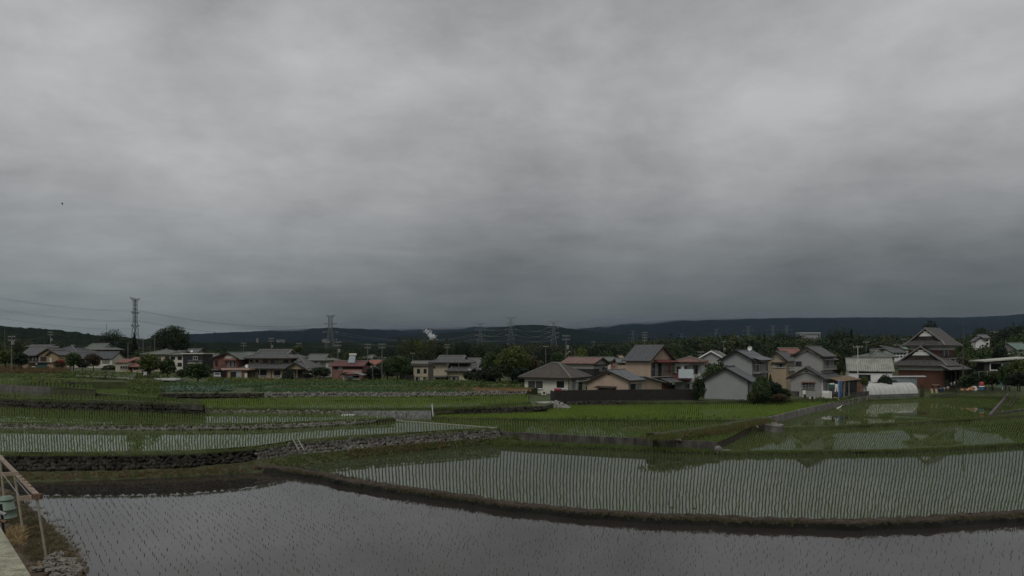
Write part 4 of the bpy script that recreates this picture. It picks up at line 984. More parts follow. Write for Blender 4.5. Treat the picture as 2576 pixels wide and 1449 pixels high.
# cream bungalow with hipped brown roof
h = House(4, 190, 850, 1130, 1138, 122, -28, 'cream single-storey bungalow with a low hipped brown tile roof and two air conditioners', L=8.6)
ze = h.z(882); zr = h.z(655, h.x0 / 2, h.L / 2)
h.body(M_OFFW, z1=ze); h.hroof(h.x0, 0, 0, h.L, ze, zr, M_RBROWN, oe=.85, ix=4.7, rib=0, course=.26, rh=.05, axis='x')
h.win('f', 240, 475, 915, 1037, fm=M_WHP, pm=mat('dim curtained glass', (.06, .062, .058), .2, .4, 1.5, spec=.6), mull=1, sill=True); h.win('f', 668, 798, 915, 1032, fm=M_WHP, pm=M_GLASS, mull=0, sill=True)
h.pbox('plinth', 'f', 192, 848, 1108, 1150, .03, M_CONC); h.win('s', 975, 1055, 920, 1062, fm=M_BRZ, mull=0); h.pbox('porch_post', 's', 915, 935, 905, 1062, .9, M_ALU); h.pent('s', 910, 1160, 900, 915, 1.0, M_ALU, rib=0)
h.add('downpipe', MB().bar((.06, -.06, -.2), (.06, -.06, ze), .09), M_DKWOOD)
# dark house with pinkish ribbed roof behind the bungalow
h = House(4, 760, 1232, 1445, 900, 141, -32, 'house with a ribbed pinkish brown roof and dark walls behind the bungalow')
ze = h.z(652); zr = h.z(575, 0, h.L / 2); h.body(M_DKWALL, z1=ze - 1.2); h.body(M_GREYW, z0=ze - 1.198, z1=ze, gab='x', zr=zr, name='upper_wall')
h.groof('x', h.x0, 0, 0, h.L, ze, zr, .6, .5, mat('pinkish brown sheet roof', (.20, .125, .105), .6, .3, 1.2), rib=.55, rh=.16)
h.win('s', 1320, 1400, 705, 775, fm=M_ALU, pm=[M_CURT, M_GLASS]); h.pbox('dark_panel', 's', 1240, 1445, 672, 690, .2, M_DKWOOD)
simple(4, 1400, 1560, 570, 618, 720, 178, M_OFFW, M_TILEG, 'small off white house with a pale green roof left of the tall tiled roof', 'gx', L=6)
simple(4, 1490, 1700, 545, 650, 730, 170, mat('faded red wall', (.26, .10, .10), .9, .15, 1), mat('yellowish sheet roof', (.34, .27, .14), .7, .2, 1), 'faded red house with a yellowish roof peeping out beside the tall tiled roof', 'gy', L=6, rz=-20)
simple(4, 1595, 1730, 588, 640, 700, 150, M_PINK, M_TILEM, 'low tiled annex roof just left of the tall beige house', 'gx', L=4, wins=1)
# white house with brown hipped roof
h = House(5, -120, 268, 330, 1060, 133, -22, 'white two-storey house with a flat brown red hipped roof and terrace wall', L=8)
ze = h.z(640); zr = h.z(560, h.x0 / 2, 4); h.body(M_WHITE, z1=ze); h.hroof(h.x0, 0, 0, h.L, ze, zr, mat('brown red roof', (.15, .072, .05), .6, .3, 1), oe=.7, rib=.35, ix=3.4)
h.win('f', 25, 112, 690, 748, fm=M_BRZ, pm=[M_GLASS, M_CURT]); h.win('f', 152, 230, 690, 815, fm=M_BRZ, pm=[M_CURT, M_GLASS]); h.win('f', -90, -25, 700, 790, fm=M_REDW, pm=M_GLASS)
h.pent('f', -150, 150, 800, 900, 2.6, M_MAROON, rib=.35); h.pbox('terrace_wall', 'f', -60, 165, 745, 878, .12, mat('bluish white panel', (.50, .56, .58), .6, .06, 1), o=-2.9)
h.win('f', 30, 105, 960, 1035, fm=M_ALU, pm=[M_CURT, M_GLASS]); h.win('f', 165, 210, 960, 1035, fm=M_ALU, pm=M_GLASS); h.pent('f', 105, 390, 650, 668, 1.6, M_DKWOOD, rib=0)
# long white storehouse with corrugated roof
h = House(6, -70, 590, 650, 1165, 141, -22, 'long white storehouse with a pale corrugated roof', 'storehouse', 'storehouse', L=6)
ze = h.z(915); zr = h.z(745, -4, 3); h.body(M_WHITE, z1=ze, gab='x', zr=zr); h.groof('x', h.x0, 0, 0, 6, ze, zr, .5, .4, mat('pale corrugated roof', (.30, .31, .27), .7, .3, .8, .2, streak=.3), rib=.42, rh=.14)
h.win('f', 80, 262, 985, 1070, fm=M_DKWALL, mull=0, sill=True); h.pbox('eave_band', 'f', -60, 588, 925, 965, .04, M_DKWALL)
simple(6, 270, 620, 622, 725, 780, 166, M_TAN, M_TILEG, 'tan house with a hipped grey green roof behind the corrugated storehouse', 'h', L=8)
M_TILEB = mat('brown grey clay tile', (.068, .064, .060), .5, .4, 1.3, .3, island=.3)
# big brown house with hip-and-gable roofs
h = House(6, 680, 1360, 1605, 1195, 143, -52, 'large traditional brown house with stacked dark tiled hip and gable roofs')
ze, zr = h.z(862), h.z(575)
h.body(M_BRNW, z1=ze - .9); h.add('upper_band', MB().box(h.x0 + .002, -.002, .002, h.L - .002, ze - .898, ze), M_GABLEW)
h.hroof(h.x0, 0, 0, 5.5, ze, zr, M_TILEB, oe=1.1, axis='y', gab=.30, ix=1.5, rib=.4, rh=.10, gm=M_DKWOOD, plas=True)
h.win('s', 1385, 1470, 930, 1170, fm=M_DKWOOD, pm=M_GLASS, mull=2); h.win('s', 1485, 1590, 930, 1170, fm=M_DKWOOD, mull=2)
h.pent('s', 1290, 1625, 832, 905, 2.2, M_TILE, rib=.4)
for y in (1, 5, 9): h.add('post', MB().box(1.9, 2.05, y, y + .15, -1, h.z(900)), M_DKWOOD)
yo = 1.9; x0, x1 = h.fx(860, yo), h.fx(1318, yo); L2 = h.sy(1530, x1); zu, zru = h.z(552, x1, yo), h.z(300, -4, yo)
h.body(M_BRNW, x0=x0, x1=x1, y0=yo, y1=L2, z0=ze - .5, z1=zu - .9, name='upper_wall'); h.add('upper_band', MB().box(x0 + .002, x1 - .002, yo + .002, L2 - .002, zu - .898, zu), M_GABLEW)
h.hroof(x0, x1, yo, L2, zu, zru, M_TILEB, oe=1.2, axis='y', gab=.30, ix=1.5, rib=.4, rh=.10, gm=M_DKWOOD, plas=True)
h.win('s', 1325, 1450, 620, 715, o=x1, fm=M_DKWOOD, pm=[M_GLASS, M_CURT], mull=3); h.win('s', 1325, 1445, 560, 585, o=x1, fm=M_GABLEW, mull=3); h.rail('s', 1400, 1525, 690, 745, .6, M_DKWOOD, o=x1, n=10)
simple(6, 1535, 1625, 722, 740, 850, 165, mat('blue sheet wall', (.16, .27, .42), .6, .15, 2), M_TILE, 'small blue clad shed behind the large brown house', 'flat', cat='shed', wins=1, L=3)
# blue grey lean-to shed
h = House(6, 310, 960, 1110, 1170, 136, -25, 'blue grey corrugated lean-to shed with white edged roof in front of the large brown house', 'shed', 'shed', L=3)
zl, zh = h.z(1115, h.x0, 0), h.z(1030)
h.add('wall', MB().prism([(h.x0, 0, -1), (0, 0, -1), (0, 0, zh), (h.x0 * .55, 0, zh), (h.x0, 0, zl)], (0, 3, 0)), mat('blue grey sheet', (.19, .23, .24), .6, .2, 1, streak=.3))
h.add('roof', MB().prism([(h.x0 - .2, -.3, zl), (h.x0 * .55, -.3, zh + .03), (1.6, -.3, zh + .15), (1.6, -.3, zh + .3), (h.x0 * .55, -.3, zh + .17), (h.x0 - .2, -.3, zl + .12)], (0, 3.6, 0)), mat('white grey roof edge', (.42, .42, .40), .7, .15, 2))
h.win('f', 583, 655, 1070, 1118, mull=1)
for x in np.arange(h.x0 + .3, -.1, .45): h.add('sheet_rib', MB().bar((x, -.02, -.5), (x, -.02, zl + (zh - zl) * min(1, (x - h.x0) / (-h.x0 * .45))), .05), M_CONC)
# tan corrugated hut
h = House(6, -120, 145, 175, 1275, 127, -30, 'small tan and orange corrugated hut with a reddish roof beside the plastic tunnel', 'hut', 'hut', L=1.6)
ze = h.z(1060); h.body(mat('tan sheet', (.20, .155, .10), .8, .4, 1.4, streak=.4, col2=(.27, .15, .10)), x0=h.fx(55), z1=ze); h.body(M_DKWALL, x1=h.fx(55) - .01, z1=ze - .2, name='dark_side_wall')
h.add('roof', MB().box(h.x0, .4, -.4, 2.0, ze + .01, ze + .12), M_RED)
for i in range(5): h.add('sheet_rib', MB().bar((h.fx(55) + .1 + i * .25, -.02, -.5), (h.fx(55) + .1 + i * .25, -.02, ze), .06), mat('orange sheet', (.24, .12, .08), .8, .3, 2))
# plastic tunnel greenhouse
g0 = P(*rp(6, 195, 1362), 128); g1 = P(*rp(6, 985, 1318), 133); o = empty('greenhouse', g0, math.atan2(g1.y - g0.y, g1.x - g0.x), 'long plastic covered tunnel greenhouse at the edge of the paddy', 'greenhouse')
Lg = (g1 - g0).length; Hg = 3.0; Wg = 4.2; n = 14
M_FILM = mat('greenhouse film', (.60, .61, .57), .35, .15, 1.2, .3, streak=.2, trans=.2)
def arch(t): a = math.pi * t; return (Wg * .5 - Wg * .5 * math.cos(a) * abs(math.cos(a)) ** -.25 if abs(math.cos(a)) > 1e-6 else Wg * .5, Hg * (.25 + .75 * math.sin(a) ** .8) if 0 < t < 1 else .6)
pr = [(0.0, .0), (0., .85), (.12, 1.5), (.4, 2.1), (.85, 2.6), (1.4, 2.9), (2.1, 3.0), (2.8, 2.9), (3.35, 2.6), (3.8, 2.1), (4.08, 1.5), (4.2, .85), (4.2, .0)]
vs = []; fs = []; m_ = 22
for i in range(m_ + 1):
    for j, (y, z) in enumerate(pr[1:-1]): vs.append((Lg * i / m_ + (.9 * z / 3 if i == 0 else 0), y + random.uniform(-.02, .02), z + random.uniform(-.03, .03) - .05 * (i % 2)))
k = len(pr) - 2
for i in range(m_):
    for j in range(k - 1): fs.append((i * k + j, (i + 1) * k + j, (i + 1) * k + j + 1, i * k + j + 1))
fs.append(tuple(range(k)))
MB().add(vs, fs).build('plastic_cover', M_FILM, o, True)
mb = MB(); mb.add([(0, .02, .0), (Lg, .02, 0), (Lg, .02, .84), (0.1, .02, .84)], [(0, 1, 2, 3)]); mb.build('side_mesh', mat('grey side mesh', (.17, .18, .16), .8, .4, 2, .2, streak=.4), o)
for i in range(0, m_ + 1, 2):
    q = MB(); x = Lg * i / m_
    for a, b in zip(pr[:-1], pr[1:]): q.bar((x + .3 * (i == 0), a[0] - .02 if a[0] < 2 else a[0] + .02, a[1] + .02), (x + .3 * (i == 0), b[0] - .02 if b[0] < 2 else b[0] + .02, b[1] + .02), .02)
    q.build('hoop', M_CONCL, o)
for z in (.02, .42, .85): MB().bar((0, -.03, z), (Lg, -.03, z), .05).build('rail', M_CONC, o)
q = MB().add([(Lg + .05, y, z) for y, z in pr], [tuple(range(len(pr)))]); q.build('end_wall', M_DKWALL, o)
for i in range(4): MB().box(Lg + .1 + i * .22, Lg + .18 + i * .22, -.4 - i * .05, -.3 - i * .05, -.3, 2.6).build('door_post', M_DKWOOD, o)
# far right
h = simple(6, 1930, 2055, 393, 432, 548, 212, M_WHITE, M_TILE, 'tall white two-storey house on the wooded slope at the far right', 'gx', rz=-25, two=True, L=10)
z4 = h.z(470); w0, w1 = h.fx(1818, -1), h.fx(1965, -1)
h.body(M_WHITE, x0=w0, x1=w1, y0=-4, y1=3, z1=z4, gab='y', zr=h.z(420), name='wing_wall'); h.groof('y', w0, w1, -4, 3, z4, h.z(420), .5, .5, M_TILE, rib=.6)
h = House(6, 2065, 2640, None, 930, 138, -12, 'open flat-roofed shed with pale posts behind the shrubs at the far right', 'shed', 'shed', L=6)
za, zb_ = h.z(795, h.x0), h.z(745); h.add('roof', MB().prism([(h.x0 - 1.5, -.8, za), (.5, -.8, zb_ + .1), (.5, -.8, zb_ + .35), (h.x0 - 1.5, -.8, za + .25)], (0, 7, 0)), mat('pale roof edge', (.38, .38, .33), .8, .2, 1))
h.body(M_DKWALL, y0=2, y1=6, z1=za - .1); h.pbox('side_wall', 'f', 1975, 2065, 800, 930, .1, M_DKWOOD)
for X in (2062, 2242, 2430, 2560): h.pbox('post', 'f', X - 7, X + 7, 800, 930, .15, M_GABLEW)
h.pbox('front_rail', 'f', 2065, 2560, 912, 925, .1, M_GABLEW); h.pbox('beam', 'f', 2050, 2600, 800, 822, .2, M_TILEG)
simple(6, 2470, 2680, 515, 605, 660, 190, M_GREYW, mat('green sheet roof', (.12, .18, .15), .6, .25, 1), 'house with a pale green roof at the right edge', 'gx', L=7)
simple(6, 2380, 2500, 436, 462, 500, 330, M_WHITE, M_TILE, 'far white house on the slope at the right edge, left of its grey neighbour', 'gx', L=8)
simple(6, 2425, 2600, 455, 500, 540, 300, M_GREYW, M_SLATE, 'far grey house with slate roof on the slope at the right edge', 'gx', L=8)
simple(6, 2105, 2235, 560, 610, 700, 260, M_TAN, M_TILED, 'tan house half hidden by trees below the white slope house', 'gy', L=8, rz=-25)
simple(6, 470, 665, 556, 602, 680, 235, M_GREYW, M_TILE, 'far grey roofed house left in the cluster beyond the storehouse', 'h', L=8)
simple(6, 612, 750, 522, 560, 640, 262, M_TAN, M_TILE, 'far tan house topmost in the cluster beyond the storehouse', 'h', L=8)
simple(6, 598, 800, 602, 655, 735, 215, M_WHITE, M_TILED, 'far white house with dark windows lowest in the cluster beyond the storehouse', 'gx', L=8, wins=4, two=True)
simple(6, 600, 665, 488, 512, 560, 330, M_WHITE, M_TILEG, 'tiny pale house above the cluster beyond the storehouse', 'gy', L=8)
simple(6, 760, 830, 560, 600, 650, 240, M_OFFW, mat('green sheet roof', (.16, .27, .22)), 'far house with a greenish roof beside the big brown roof', 'gx', L=6)

# ================= houses, left half =================
h = House(3, 1090, 1305, 1388, 1112, 178, -10, 'cream two-storey box house with four small dark windows and a flat brown roof')
ze = h.z(858); h.body(M_CREAM, z1=ze); h.add('roof', MB().box(h.x0 - .4, .25, -.4, h.L + .2, ze + .004, ze + .65), M_RBROWN)
h.add('side_cladding', MB().box(.004, .05, .05, h.L, -.5, ze - .05), mat('grey brown cladding', (.15, .13, .12), .8, .2, 1))
for X in (1093, 1200, 1300): h.pbox('pilaster', 'f', X, X + 10, 870, 1110, .08, M_BEIGE)
h.pbox('floor_band', 'f', 1090, 1305, 1006, 1018, .1, M_BEIGE)
for a, b, c, e_ in ((1143, 1188, 900, 966), (1242, 1287, 900, 966), (1125, 1185, 1025, 1082), (1237, 1298, 1025, 1082)): h.win('f', a, b, c, e_, fm=M_BLACK, pm=[M_GLASS, M_CURT], mull=1 if b - a > 50 else 0)
h = House(3, 1385, 1885, None, 1118, 187, -8, 'cream traditional two-storey house with patterned grey hip and gable roofs beside the box house', L=7.5)
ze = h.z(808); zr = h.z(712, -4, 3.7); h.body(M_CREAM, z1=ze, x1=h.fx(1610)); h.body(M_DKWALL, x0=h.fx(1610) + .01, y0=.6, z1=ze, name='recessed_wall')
h.hroof(h.x0, 0, 0, h.L, ze, zr, M_TILE, oe=1.1, gab=.5, rib=.45, rh=.12)
h.win('f', 1390, 1418, 862, 892); h.win('f', 1595, 1700, 838, 895, o=.6, mull=2)
yo = -1.6; x0, x1 = h.fx(1618, yo), h.fx(2085, yo); zl = h.z(935, -3, yo); h.body(M_CREAM, x0=x0, x1=x1, y0=yo, y1=4, z1=zl, name='lower_wall')
h.hroof(x0, x1, yo, 4, zl, h.z(835, -3, 1.2), M_TILE, oe=.9, gab=.5, rib=.45, rh=.12)
h.pbox('bay', 'f', 1628, 1768, 1010, 1110, .6, M_DKWOOD, o=yo); h.win('f', 1640, 1760, 1020, 1090, o=yo - .6, fm=M_DKWOOD, pm=[M_CURT, M_GLASS, M_CURT], mull=2)
h.pent('f', 1400, 1616, 1000, 1022, 1.2, M_TILE, rib=.4); h.win('f', 1480, 1610, 1032, 1070, fm=M_DKWOOD, pm=[M_CURT, M_GLASS], mull=3); h.win('f', 1420, 1470, 1032, 1055, mull=0)
h.dish(1605, 822, .5, -.3); h.dish(1935, 925, .5, -2.0)
xg, xh = h.fx(1945, yo - .5), h.fx(2095, yo - .5); h.groof('y', xg, xh, yo - 1.2, 1, h.z(945, -1, yo), h.z(890, -1, yo), .3, .4, M_TILE, rib=.45)
simple(3, 1835, 2105, 742, 828, 920, 216, M_GREYW, M_TILE, 'long house with a plain grey roof behind the traditional cream house', 'gx', L=9)
simple(3, 1062, 1345, 786, 815, 850, 214, M_GREYW, M_TILEG, 'low grey roofed building behind the cream box house', 'gx', L=6)
# beige traditional house
h = House(2, 1180, 1800, None, 1388, 172, -5, 'big beige traditional house with a wide grey hip and gable roof and entrance gable', L=8)
ze = h.z(1064); zr = h.z(945, -9, 4); h.body(M_BEIGE, z1=ze); h.hroof(h.x0, 0, 0, 8, ze, zr, M_TILE, oe=1.25, gab=.52, rib=.42, rh=.11, gm=M_BEIGE)
h.win('f', 1200, 1240, 1085, 1120, mull=0); h.win('f', 1284, 1322, 1085, 1120, mull=0); h.win('f', 1396, 1468, 1078, 1150, fm=M_BLACK, pm=M_GLASS); h.win('f', 1507, 1622, 1082, 1160, fm=M_BLACK, pm=[M_GLASS, M_CURT]); h.win('f', 1702, 1778, 1085, 1135, fm=M_BLACK, pm=M_GLASS)
h.rail('f', 1480, 1706, 1138, 1185, 1.1, M_DKWOOD, n=14, slab=M_BEIGE); h.pbox('balcony_front', 'f', 1480, 1706, 1160, 1186, .06, M_BEIGE, o=-1.1)
yo = -1.8; x0, x1 = h.fx(1168, yo), h.fx(2040, yo); zl = h.z(1220, -4, yo); h.body(M_BEIGE, x0=x0, x1=x1, y0=yo, y1=6, z1=zl, name='lower_wall')
h.hroof(x0 - .8, x1, yo, 7.5, zl, zl + 2.9, M_TILE, oe=1.0, ix=4.5, rib=.42, rh=.11)
xg0, xg1 = h.fx(1735, yo - 1.5), h.fx(2050, yo - 1.5); zg = h.z(1222, 0, yo - 1.5); h.groof('y', xg0, xg1, yo - 1.8, 2, zg, h.z(1128, 0, yo - 1.5), .9, .3, M_TILE, rib=.42, capw=.4)
h.add('entrance_gable', MB().prism([(xg0, yo - 1.5, zg), (xg1, yo - 1.5, zg), (.5 * (xg0 + xg1), yo - 1.5, h.z(1128, 0, yo - 1.5))], (0, .2, 0)), M_BEIGE)
h.add('entrance_beam', MB().box(xg0, xg1, yo - 1.55, yo - 1.35, zg - .25, zg - .02), M_DKWOOD)
h.win('f', 1328, 1447, 1235, 1370, o=yo, fm=M_BLACK, pm=M_GLASS, mull=3, fw=.12); h.win('f', 1560, 1657, 1250, 1350, o=yo, fm=M_DKWOOD, pm=M_GLASS, mull=1); h.pbox('entrance_door', 'f', 1920, 1990, 1245, 1375, .06, M_DKWOOD, o=yo)
for X in (1262, 1516, 1700, 1880, 2010): h.pbox('timber_post', 'f', X, X + 9, 1228, 1388, .08, M_DKWOOD, o=yo)
h.pbox('foundation_line', 'f', 1168, 1700, 1376, 1384, .1, M_DKWOOD, o=yo); h.dish(1148, 1178, .45, -2.6)
# second traditional house
simple(2, 1955, 2370, 1015, 1098, 1290, 190, M_OFFW, M_TILEG, 'off white house with a grey hip and gable roof right of the big beige house', 'i', L=8, wins=3, two=True, rz=-6)
simple(2, 2085, 2285, 1168, 1225, 1300, 183, M_OFFW, M_TILE, 'low off white gabled annex with dark window right of the entrance gable', 'gy', L=6, wins=1)
simple(2, 2340, 2500, 1100, 1140, 1240, 196, M_OFFW, M_TILEG, 'low house with a greenish roof just left of the maroon roofed house', 'gx', L=6)
# red brown house with carport
h = House(2, 645, 1010, None, 1372, 170, -5, 'red brown two-storey house with ivory gable, shutters and a flat carport roof', L=7)
ze, zr = h.z(1052), h.z(978); xa = h.fx(880); h.body(M_REDW, z1=ze, gab='y', zr=zr, xa=xa)
h.groof('y', h.x0, 0, 0, 7, ze, zr, 1.0, .6, M_TILEG, xa=xa, rib=.4, barge=M_DKWOOD)
h.add('gable_plaster', MB().prism([(h.fx(815), -.04, ze - .25), (-.02, -.04, ze - .25), (-.02, -.04, ze), (xa, -.04, zr - .05), (h.fx(815), -.04, ze + .15)], (0, .03, 0)), M_OFFW); h.add('gable_vent', MB().box(xa - .3, xa + .3, -.07, -.045, zr - .75, zr - .55), M_BLACK)
h.pent('f', 812, 1005, 1062, 1090, .8, M_REDW, rib=0); h.win('f', 862, 980, 1102, 1195, fm=M_ALU, pm=[M_CURT, M_GLASS, M_CURT, M_GLASS], mull=3); h.win('f', 672, 714, 1098, 1178, fm=M_BLACK)
h.rail('f', 790, 1020, 1155, 1215, 1.2, M_DKWOOD, n=14); h.add('carport_roof', MB().box(h.fx(765, -3), h.fx(1185, -3), -3, 1, h.z(1240, 0, -3), h.z(1212, 0, -3)), mat('pale pink fascia', (.40, .27, .22), .8, .15, 1))
h.add('carport_back_wall', MB().box(h.fx(640, -1), h.fx(860, -1), -.9, -.7, -1, h.z(1245, 0, -1)), M_BLACK); h.add('carport_roof', MB().box(h.fx(540, -1), h.fx(765, -1), -2.4, -.5, h.z(1240, 0, -1), h.z(1228, 0, -1)), M_TILEG)
h.pbox('garage_wall', 'f', 855, 1160, 1240, 1380, .3, M_REDW, o=-2.2); h.pbox('timber_door', 'f', 862, 905, 1255, 1370, .08, M_TAN, o=-2.5); h.pbox('dark_doorway', 'f', 908, 988, 1265, 1372, .08, M_BLACK, o=-2.5); h.pbox('shutter_door', 'f', 992, 1072, 1265, 1372, .08, M_SIDING, o=-2.5); h.pbox('shutter_head', 'f', 910, 1076, 1248, 1264, .2, M_GREYW, o=-2.5); h.pbox('white_door', 'f', 1118, 1158, 1288, 1380, .08, M_OFFW, o=-2.5)
simple(2, 490, 645, 1000, 1062, 1220, 192, M_DKWALL, M_TILE, 'dark walled house with grey gable roof left of the red brown house', 'gx', L=7)
simple(2, 960, 1225, 976, 1024, 1190, 188, M_DKWALL, M_TILEG, 'dark house with a pale sheet roof between the red brown and the beige house', 'gx', L=6, rz=8, wins=1)
h = simple(2, 185, 482, 985, 998, 1235, 178, M_DKWALL, M_OFFW, 'black cubic house with flat pale roof edge and balcony', 'flat', L=6, wins=1); h.rail('f', 290, 500, 1092, 1142, 1.0, M_STEEL, n=10); h.win('f', 340, 408, 1035, 1085, fm=M_WHP, pm=M_CURT); h.pbox('white_shutter', 'f', 285, 500, 1130, 1145, 1.05, M_OFFW)
simple(2, -20, 190, 955, 1012, 1205, 194, M_OFFW, M_TILEG, 'off white house with hipped roof and dark window left of the black cubic house', 'h', L=7, two=True)
h = simple(2, 205, 392, 926, 980, 1010, 222, M_GREYW, M_SLATE, 'house with a blue grey gable roof and dish behind the black cubic house', 'gx', L=7); h.dish(318, 950, .45, -.3)
simple(1, 2140, 2620, 930, 1006, 1230, 196, M_CREAM, M_TILEG, 'cream house with a pyramid roof behind the round yellow green trees', 'h', L=10, wins=3, two=True)
# cream house with red roof sheets
h = House(1, 1742, 1920, 2140, 1275, 166, 0, 'small cream house with stepped red sheet roofs', L=4)
z1 = h.z(1128); h.body(M_CREAM, z1=z1); h.win('f', 1815, 1890, 1175, 1225, fm=M_ALU, sill=True, mull=1); h.win('f', 1895, 1915, 1175, 1222, mull=0)
h.add('roof', slope(MB(), (h.x0 - .3, -.4, z1 + .05), (.2, -.4, z1 + .05), (.2, 4.2, z1 + .95), (h.x0 - .3, 4.2, z1 + .95), .1, .4, .05), M_RED)
xr = h.fx(2140, .8); z2 = h.z(1190, 2, .8); h.body(M_CREAM, x0=.02, x1=xr, y0=.8, y1=5, z1=z2, name='right_wall')
h.add('roof', slope(MB(), (.0, .2, z2 + .02), (xr + .4, .2, z2 + .02), (xr + .4, 3.6, h.z(1112, 2, 3)), (.0, 3.6, h.z(1112, 2, 3)), .1, .4, .05), M_RED)
h.body(M_CREAM, x0=-1.6, x1=xr, y0=3.2, y1=7, z1=h.z(1102, 2, 4), name='upper_wall'); h.add('roof', slope(MB(), (-1.9, 2.8, h.z(1102, 2, 3)), (xr + .4, 2.8, h.z(1102, 2, 3)), (xr + .4, 6.6, h.z(1044, 2, 6)), (-1.9, 6.6, h.z(1044, 2, 6)), .1, .4, .05), M_RED)
h.win('f', 2015, 2085, 1195, 1235, o=.8, mull=1); h.pbox('dark_entrance', 'f', 1925, 2000, 1195, 1278, .06, M_BLACK, o=.8)
# far left traditional houses
h = House(1, 345, 880, None, 1200, 188, 0, 'brown half-timbered house with a grey tiled roof and twin gables at the far left', L=7)
ze = h.z(1000); zr = h.z(892, -7, 3.5); h.body(M_TAN, z1=ze); h.groof('x', h.x0, h.fx(740), 0, 7, ze, zr, .8, .5, M_TILE, rib=.42)
for a, b, ap, dy, yb_ in ((585, 885, 728, 918, -1.0), (715, 880, 780, 952, -1.8)):
    x0, x1, xq = h.fx(a, yb_), h.fx(b, yb_), h.fx(ap, yb_); h.add('gable_wall', MB().prism([(x0, yb_, -1), (x1, yb_, -1), (x1, yb_, ze - .1), (xq, yb_, h.z(dy, 0, yb_) - .1), (x0, yb_, ze - .1)], (0, 3, 0)), M_TAN)
    h.groof('y', x0, x1, yb_, 4, ze - .1, h.z(dy, 0, yb_), .5, .4, M_TILE, xa=xq, rib=.42)
h.pbox('dark_storey', 'f', 410, 580, 1010, 1105, .05, M_DKWOOD); h.win('f', 482, 560, 1042, 1100, o=-.05, pm=[M_CURT, M_GLASS, M_CURT], mull=2); h.pbox('white_shutter', 'f', 418, 442, 1035, 1092, .14, M_OFFW); h.pbox('white_shutter', 'f', 756, 786, 1055, 1125, .14, M_OFFW, o=-1.8); h.pbox('dark_recess', 'f', 610, 700, 1035, 1105, .05, M_DKWALL, o=-1.0)
h.pent('f', 408, 885, 1108, 1122, 2.2, M_TILE, rib=.5); h.pbox('teal_screen', 'f', 560, 755, 1128, 1200, .08, mat('teal net', (.06, .12, .11), .8, .3, 2), o=-1.4)
simple(1, 780, 1150, 872, 966, 1100, 210, M_GREYW, M_TILED, 'dark hipped roof house behind the half-timbered house', 'h', L=9, wins=3)
simple(1, 1195, 1600, 850, 936, 1020, 224, M_DKWALL, M_TILEG, 'large pale grey hip and gable roof rising above the long low house', 'i', L=9, wins=3)
simple(1, 958, 1690, 972, 1062, 1190, 200, M_OFFW, M_TILED, 'long low house with a wide dark grey roof half hidden by garden trees', 'gx', L=7, wins=4)
simple(1, 395, 735, 868, 886, 960, 200, M_DKWALL, M_TILE, 'roof ridge of a house just behind the half-timbered house', 'gx', L=5)
simple(1, 330, 430, 985, 1010, 1100, 215, M_GREYW, M_SLATE, 'small grey house left behind the half-timbered house', 'gx', L=5, wins=1)
# maroon house with curved carport
h = House(3, -140, 322, None, 1092, 174, -4, 'red walled house with a maroon sheet roof and solar water heater', L=7)
ze = h.z(850); zr = h.z(785, -6, 3.5); h.body(mat('faded red brown wall', (.20, .105, .085), .85, .2, .8), z1=ze); h.groof('x', h.x0, 0, 0, 7, ze, zr, .7, .5, M_MAROON, rib=.45)
h.pbox('pink_panel', 'f', 40, 318, 910, 975, .5, mat('pink balcony panel', (.34, .165, .13), .8, .15, 1)); h.pbox('dark_band', 'f', -100, 320, 860, 908, .05, M_DKWALL); h.win('f', -40, 20, 870, 920, fm=M_OFFW, pm=M_CURT, o=-.05)
a, b = h.fx(95), h.fx(200); zt, zb_ = h.z(725), h.z(805); q = slope(MB(), (a, .2, zb_), (b, .2, zb_), (b - .2, 1.6, zt + .5), (a + .0, 1.6, zt + .5), .08, .5, .02); sh = h.add('solar_heater', q, mat('solar glass', (.22, .25, .27), .2, .2, 1, spec=.6)); MB().cone((a - .1, 1.7, zt + .7), (b, 1.7, zt + .7), .3, .3, 10).build('water_tank', M_OFFW, sh)
h.win('f', 60, 180, 985, 1080, fm=M_ALU)
simple(3, 405, 612, 770, 828, 905, 206, M_OFFW, mat('orange red roof', (.26, .10, .07), .7, .25, 1), 'white house with a bright orange red roof between two poles', 'gx', L=7, wins=2)
simple(3, 545, 668, 818, 862, 910, 200, M_OFFW, M_TILEG, 'small white gabled house right of the orange red roof', 'gy', L=5, wins=1)
simple(3, 325, 420, 815, 850, 960, 196, M_WHITE, M_TILE, 'narrow white house left of the orange red roof', 'gx', L=5, wins=1, two=True)
simple(3, 235, 610, 692, 745, 810, 310, M_GREYW, M_TILEG, 'long grey apartment block far behind the orange red roof', 'h', L=14, wins=6)
# far factories on the valley side
def factory(u0, u1, vt, vb, d, label):
    a, b = P(u0, vb, d), P(u1, vt, d); o = empty('factory', (a.x, d, a.z), 0, label, 'factory'); w = b.x - a.x; hh = b.z - a.z
    MB().box(0, w, 0, w * .5, -15, hh * .8).build('wall', M_GREYW, o); MB().box(-1, w + 1, -1, w * .5 + 1, hh * .8 + .1, hh).build('roof', mat('pale roof sheet', (.42, .44, .44), .8, .08, .02), o)
    MB().box(w * .05, w * .95, -.6, -.1, hh * .35, hh * .5).build('window_band', M_GLASS, o)
factory(2014, 2064, 836, 846, 1600, 'long white factory on the hillside above the tree line at right')
factory(2010, 2028, 842, 847, 1500, 'small white block at the left foot of the long hillside factory')
factory(1846, 1862, 845, 850, 1500, 'white hall roof among the trees left of the pylons at right')
factory(1890, 1901, 845, 853, 1400, 'small white building just right of the white hall roof')
factory(696, 714, 855, 859, 1500, 'white warehouse strip on the dark far plain above the beige house')
factory(810, 827, 855, 860, 1500, 'white warehouse strip behind the left foot of the near lattice pylon')
factory(645, 649, 852, 857, 1500, 'tiny white cube on the dark far plain')
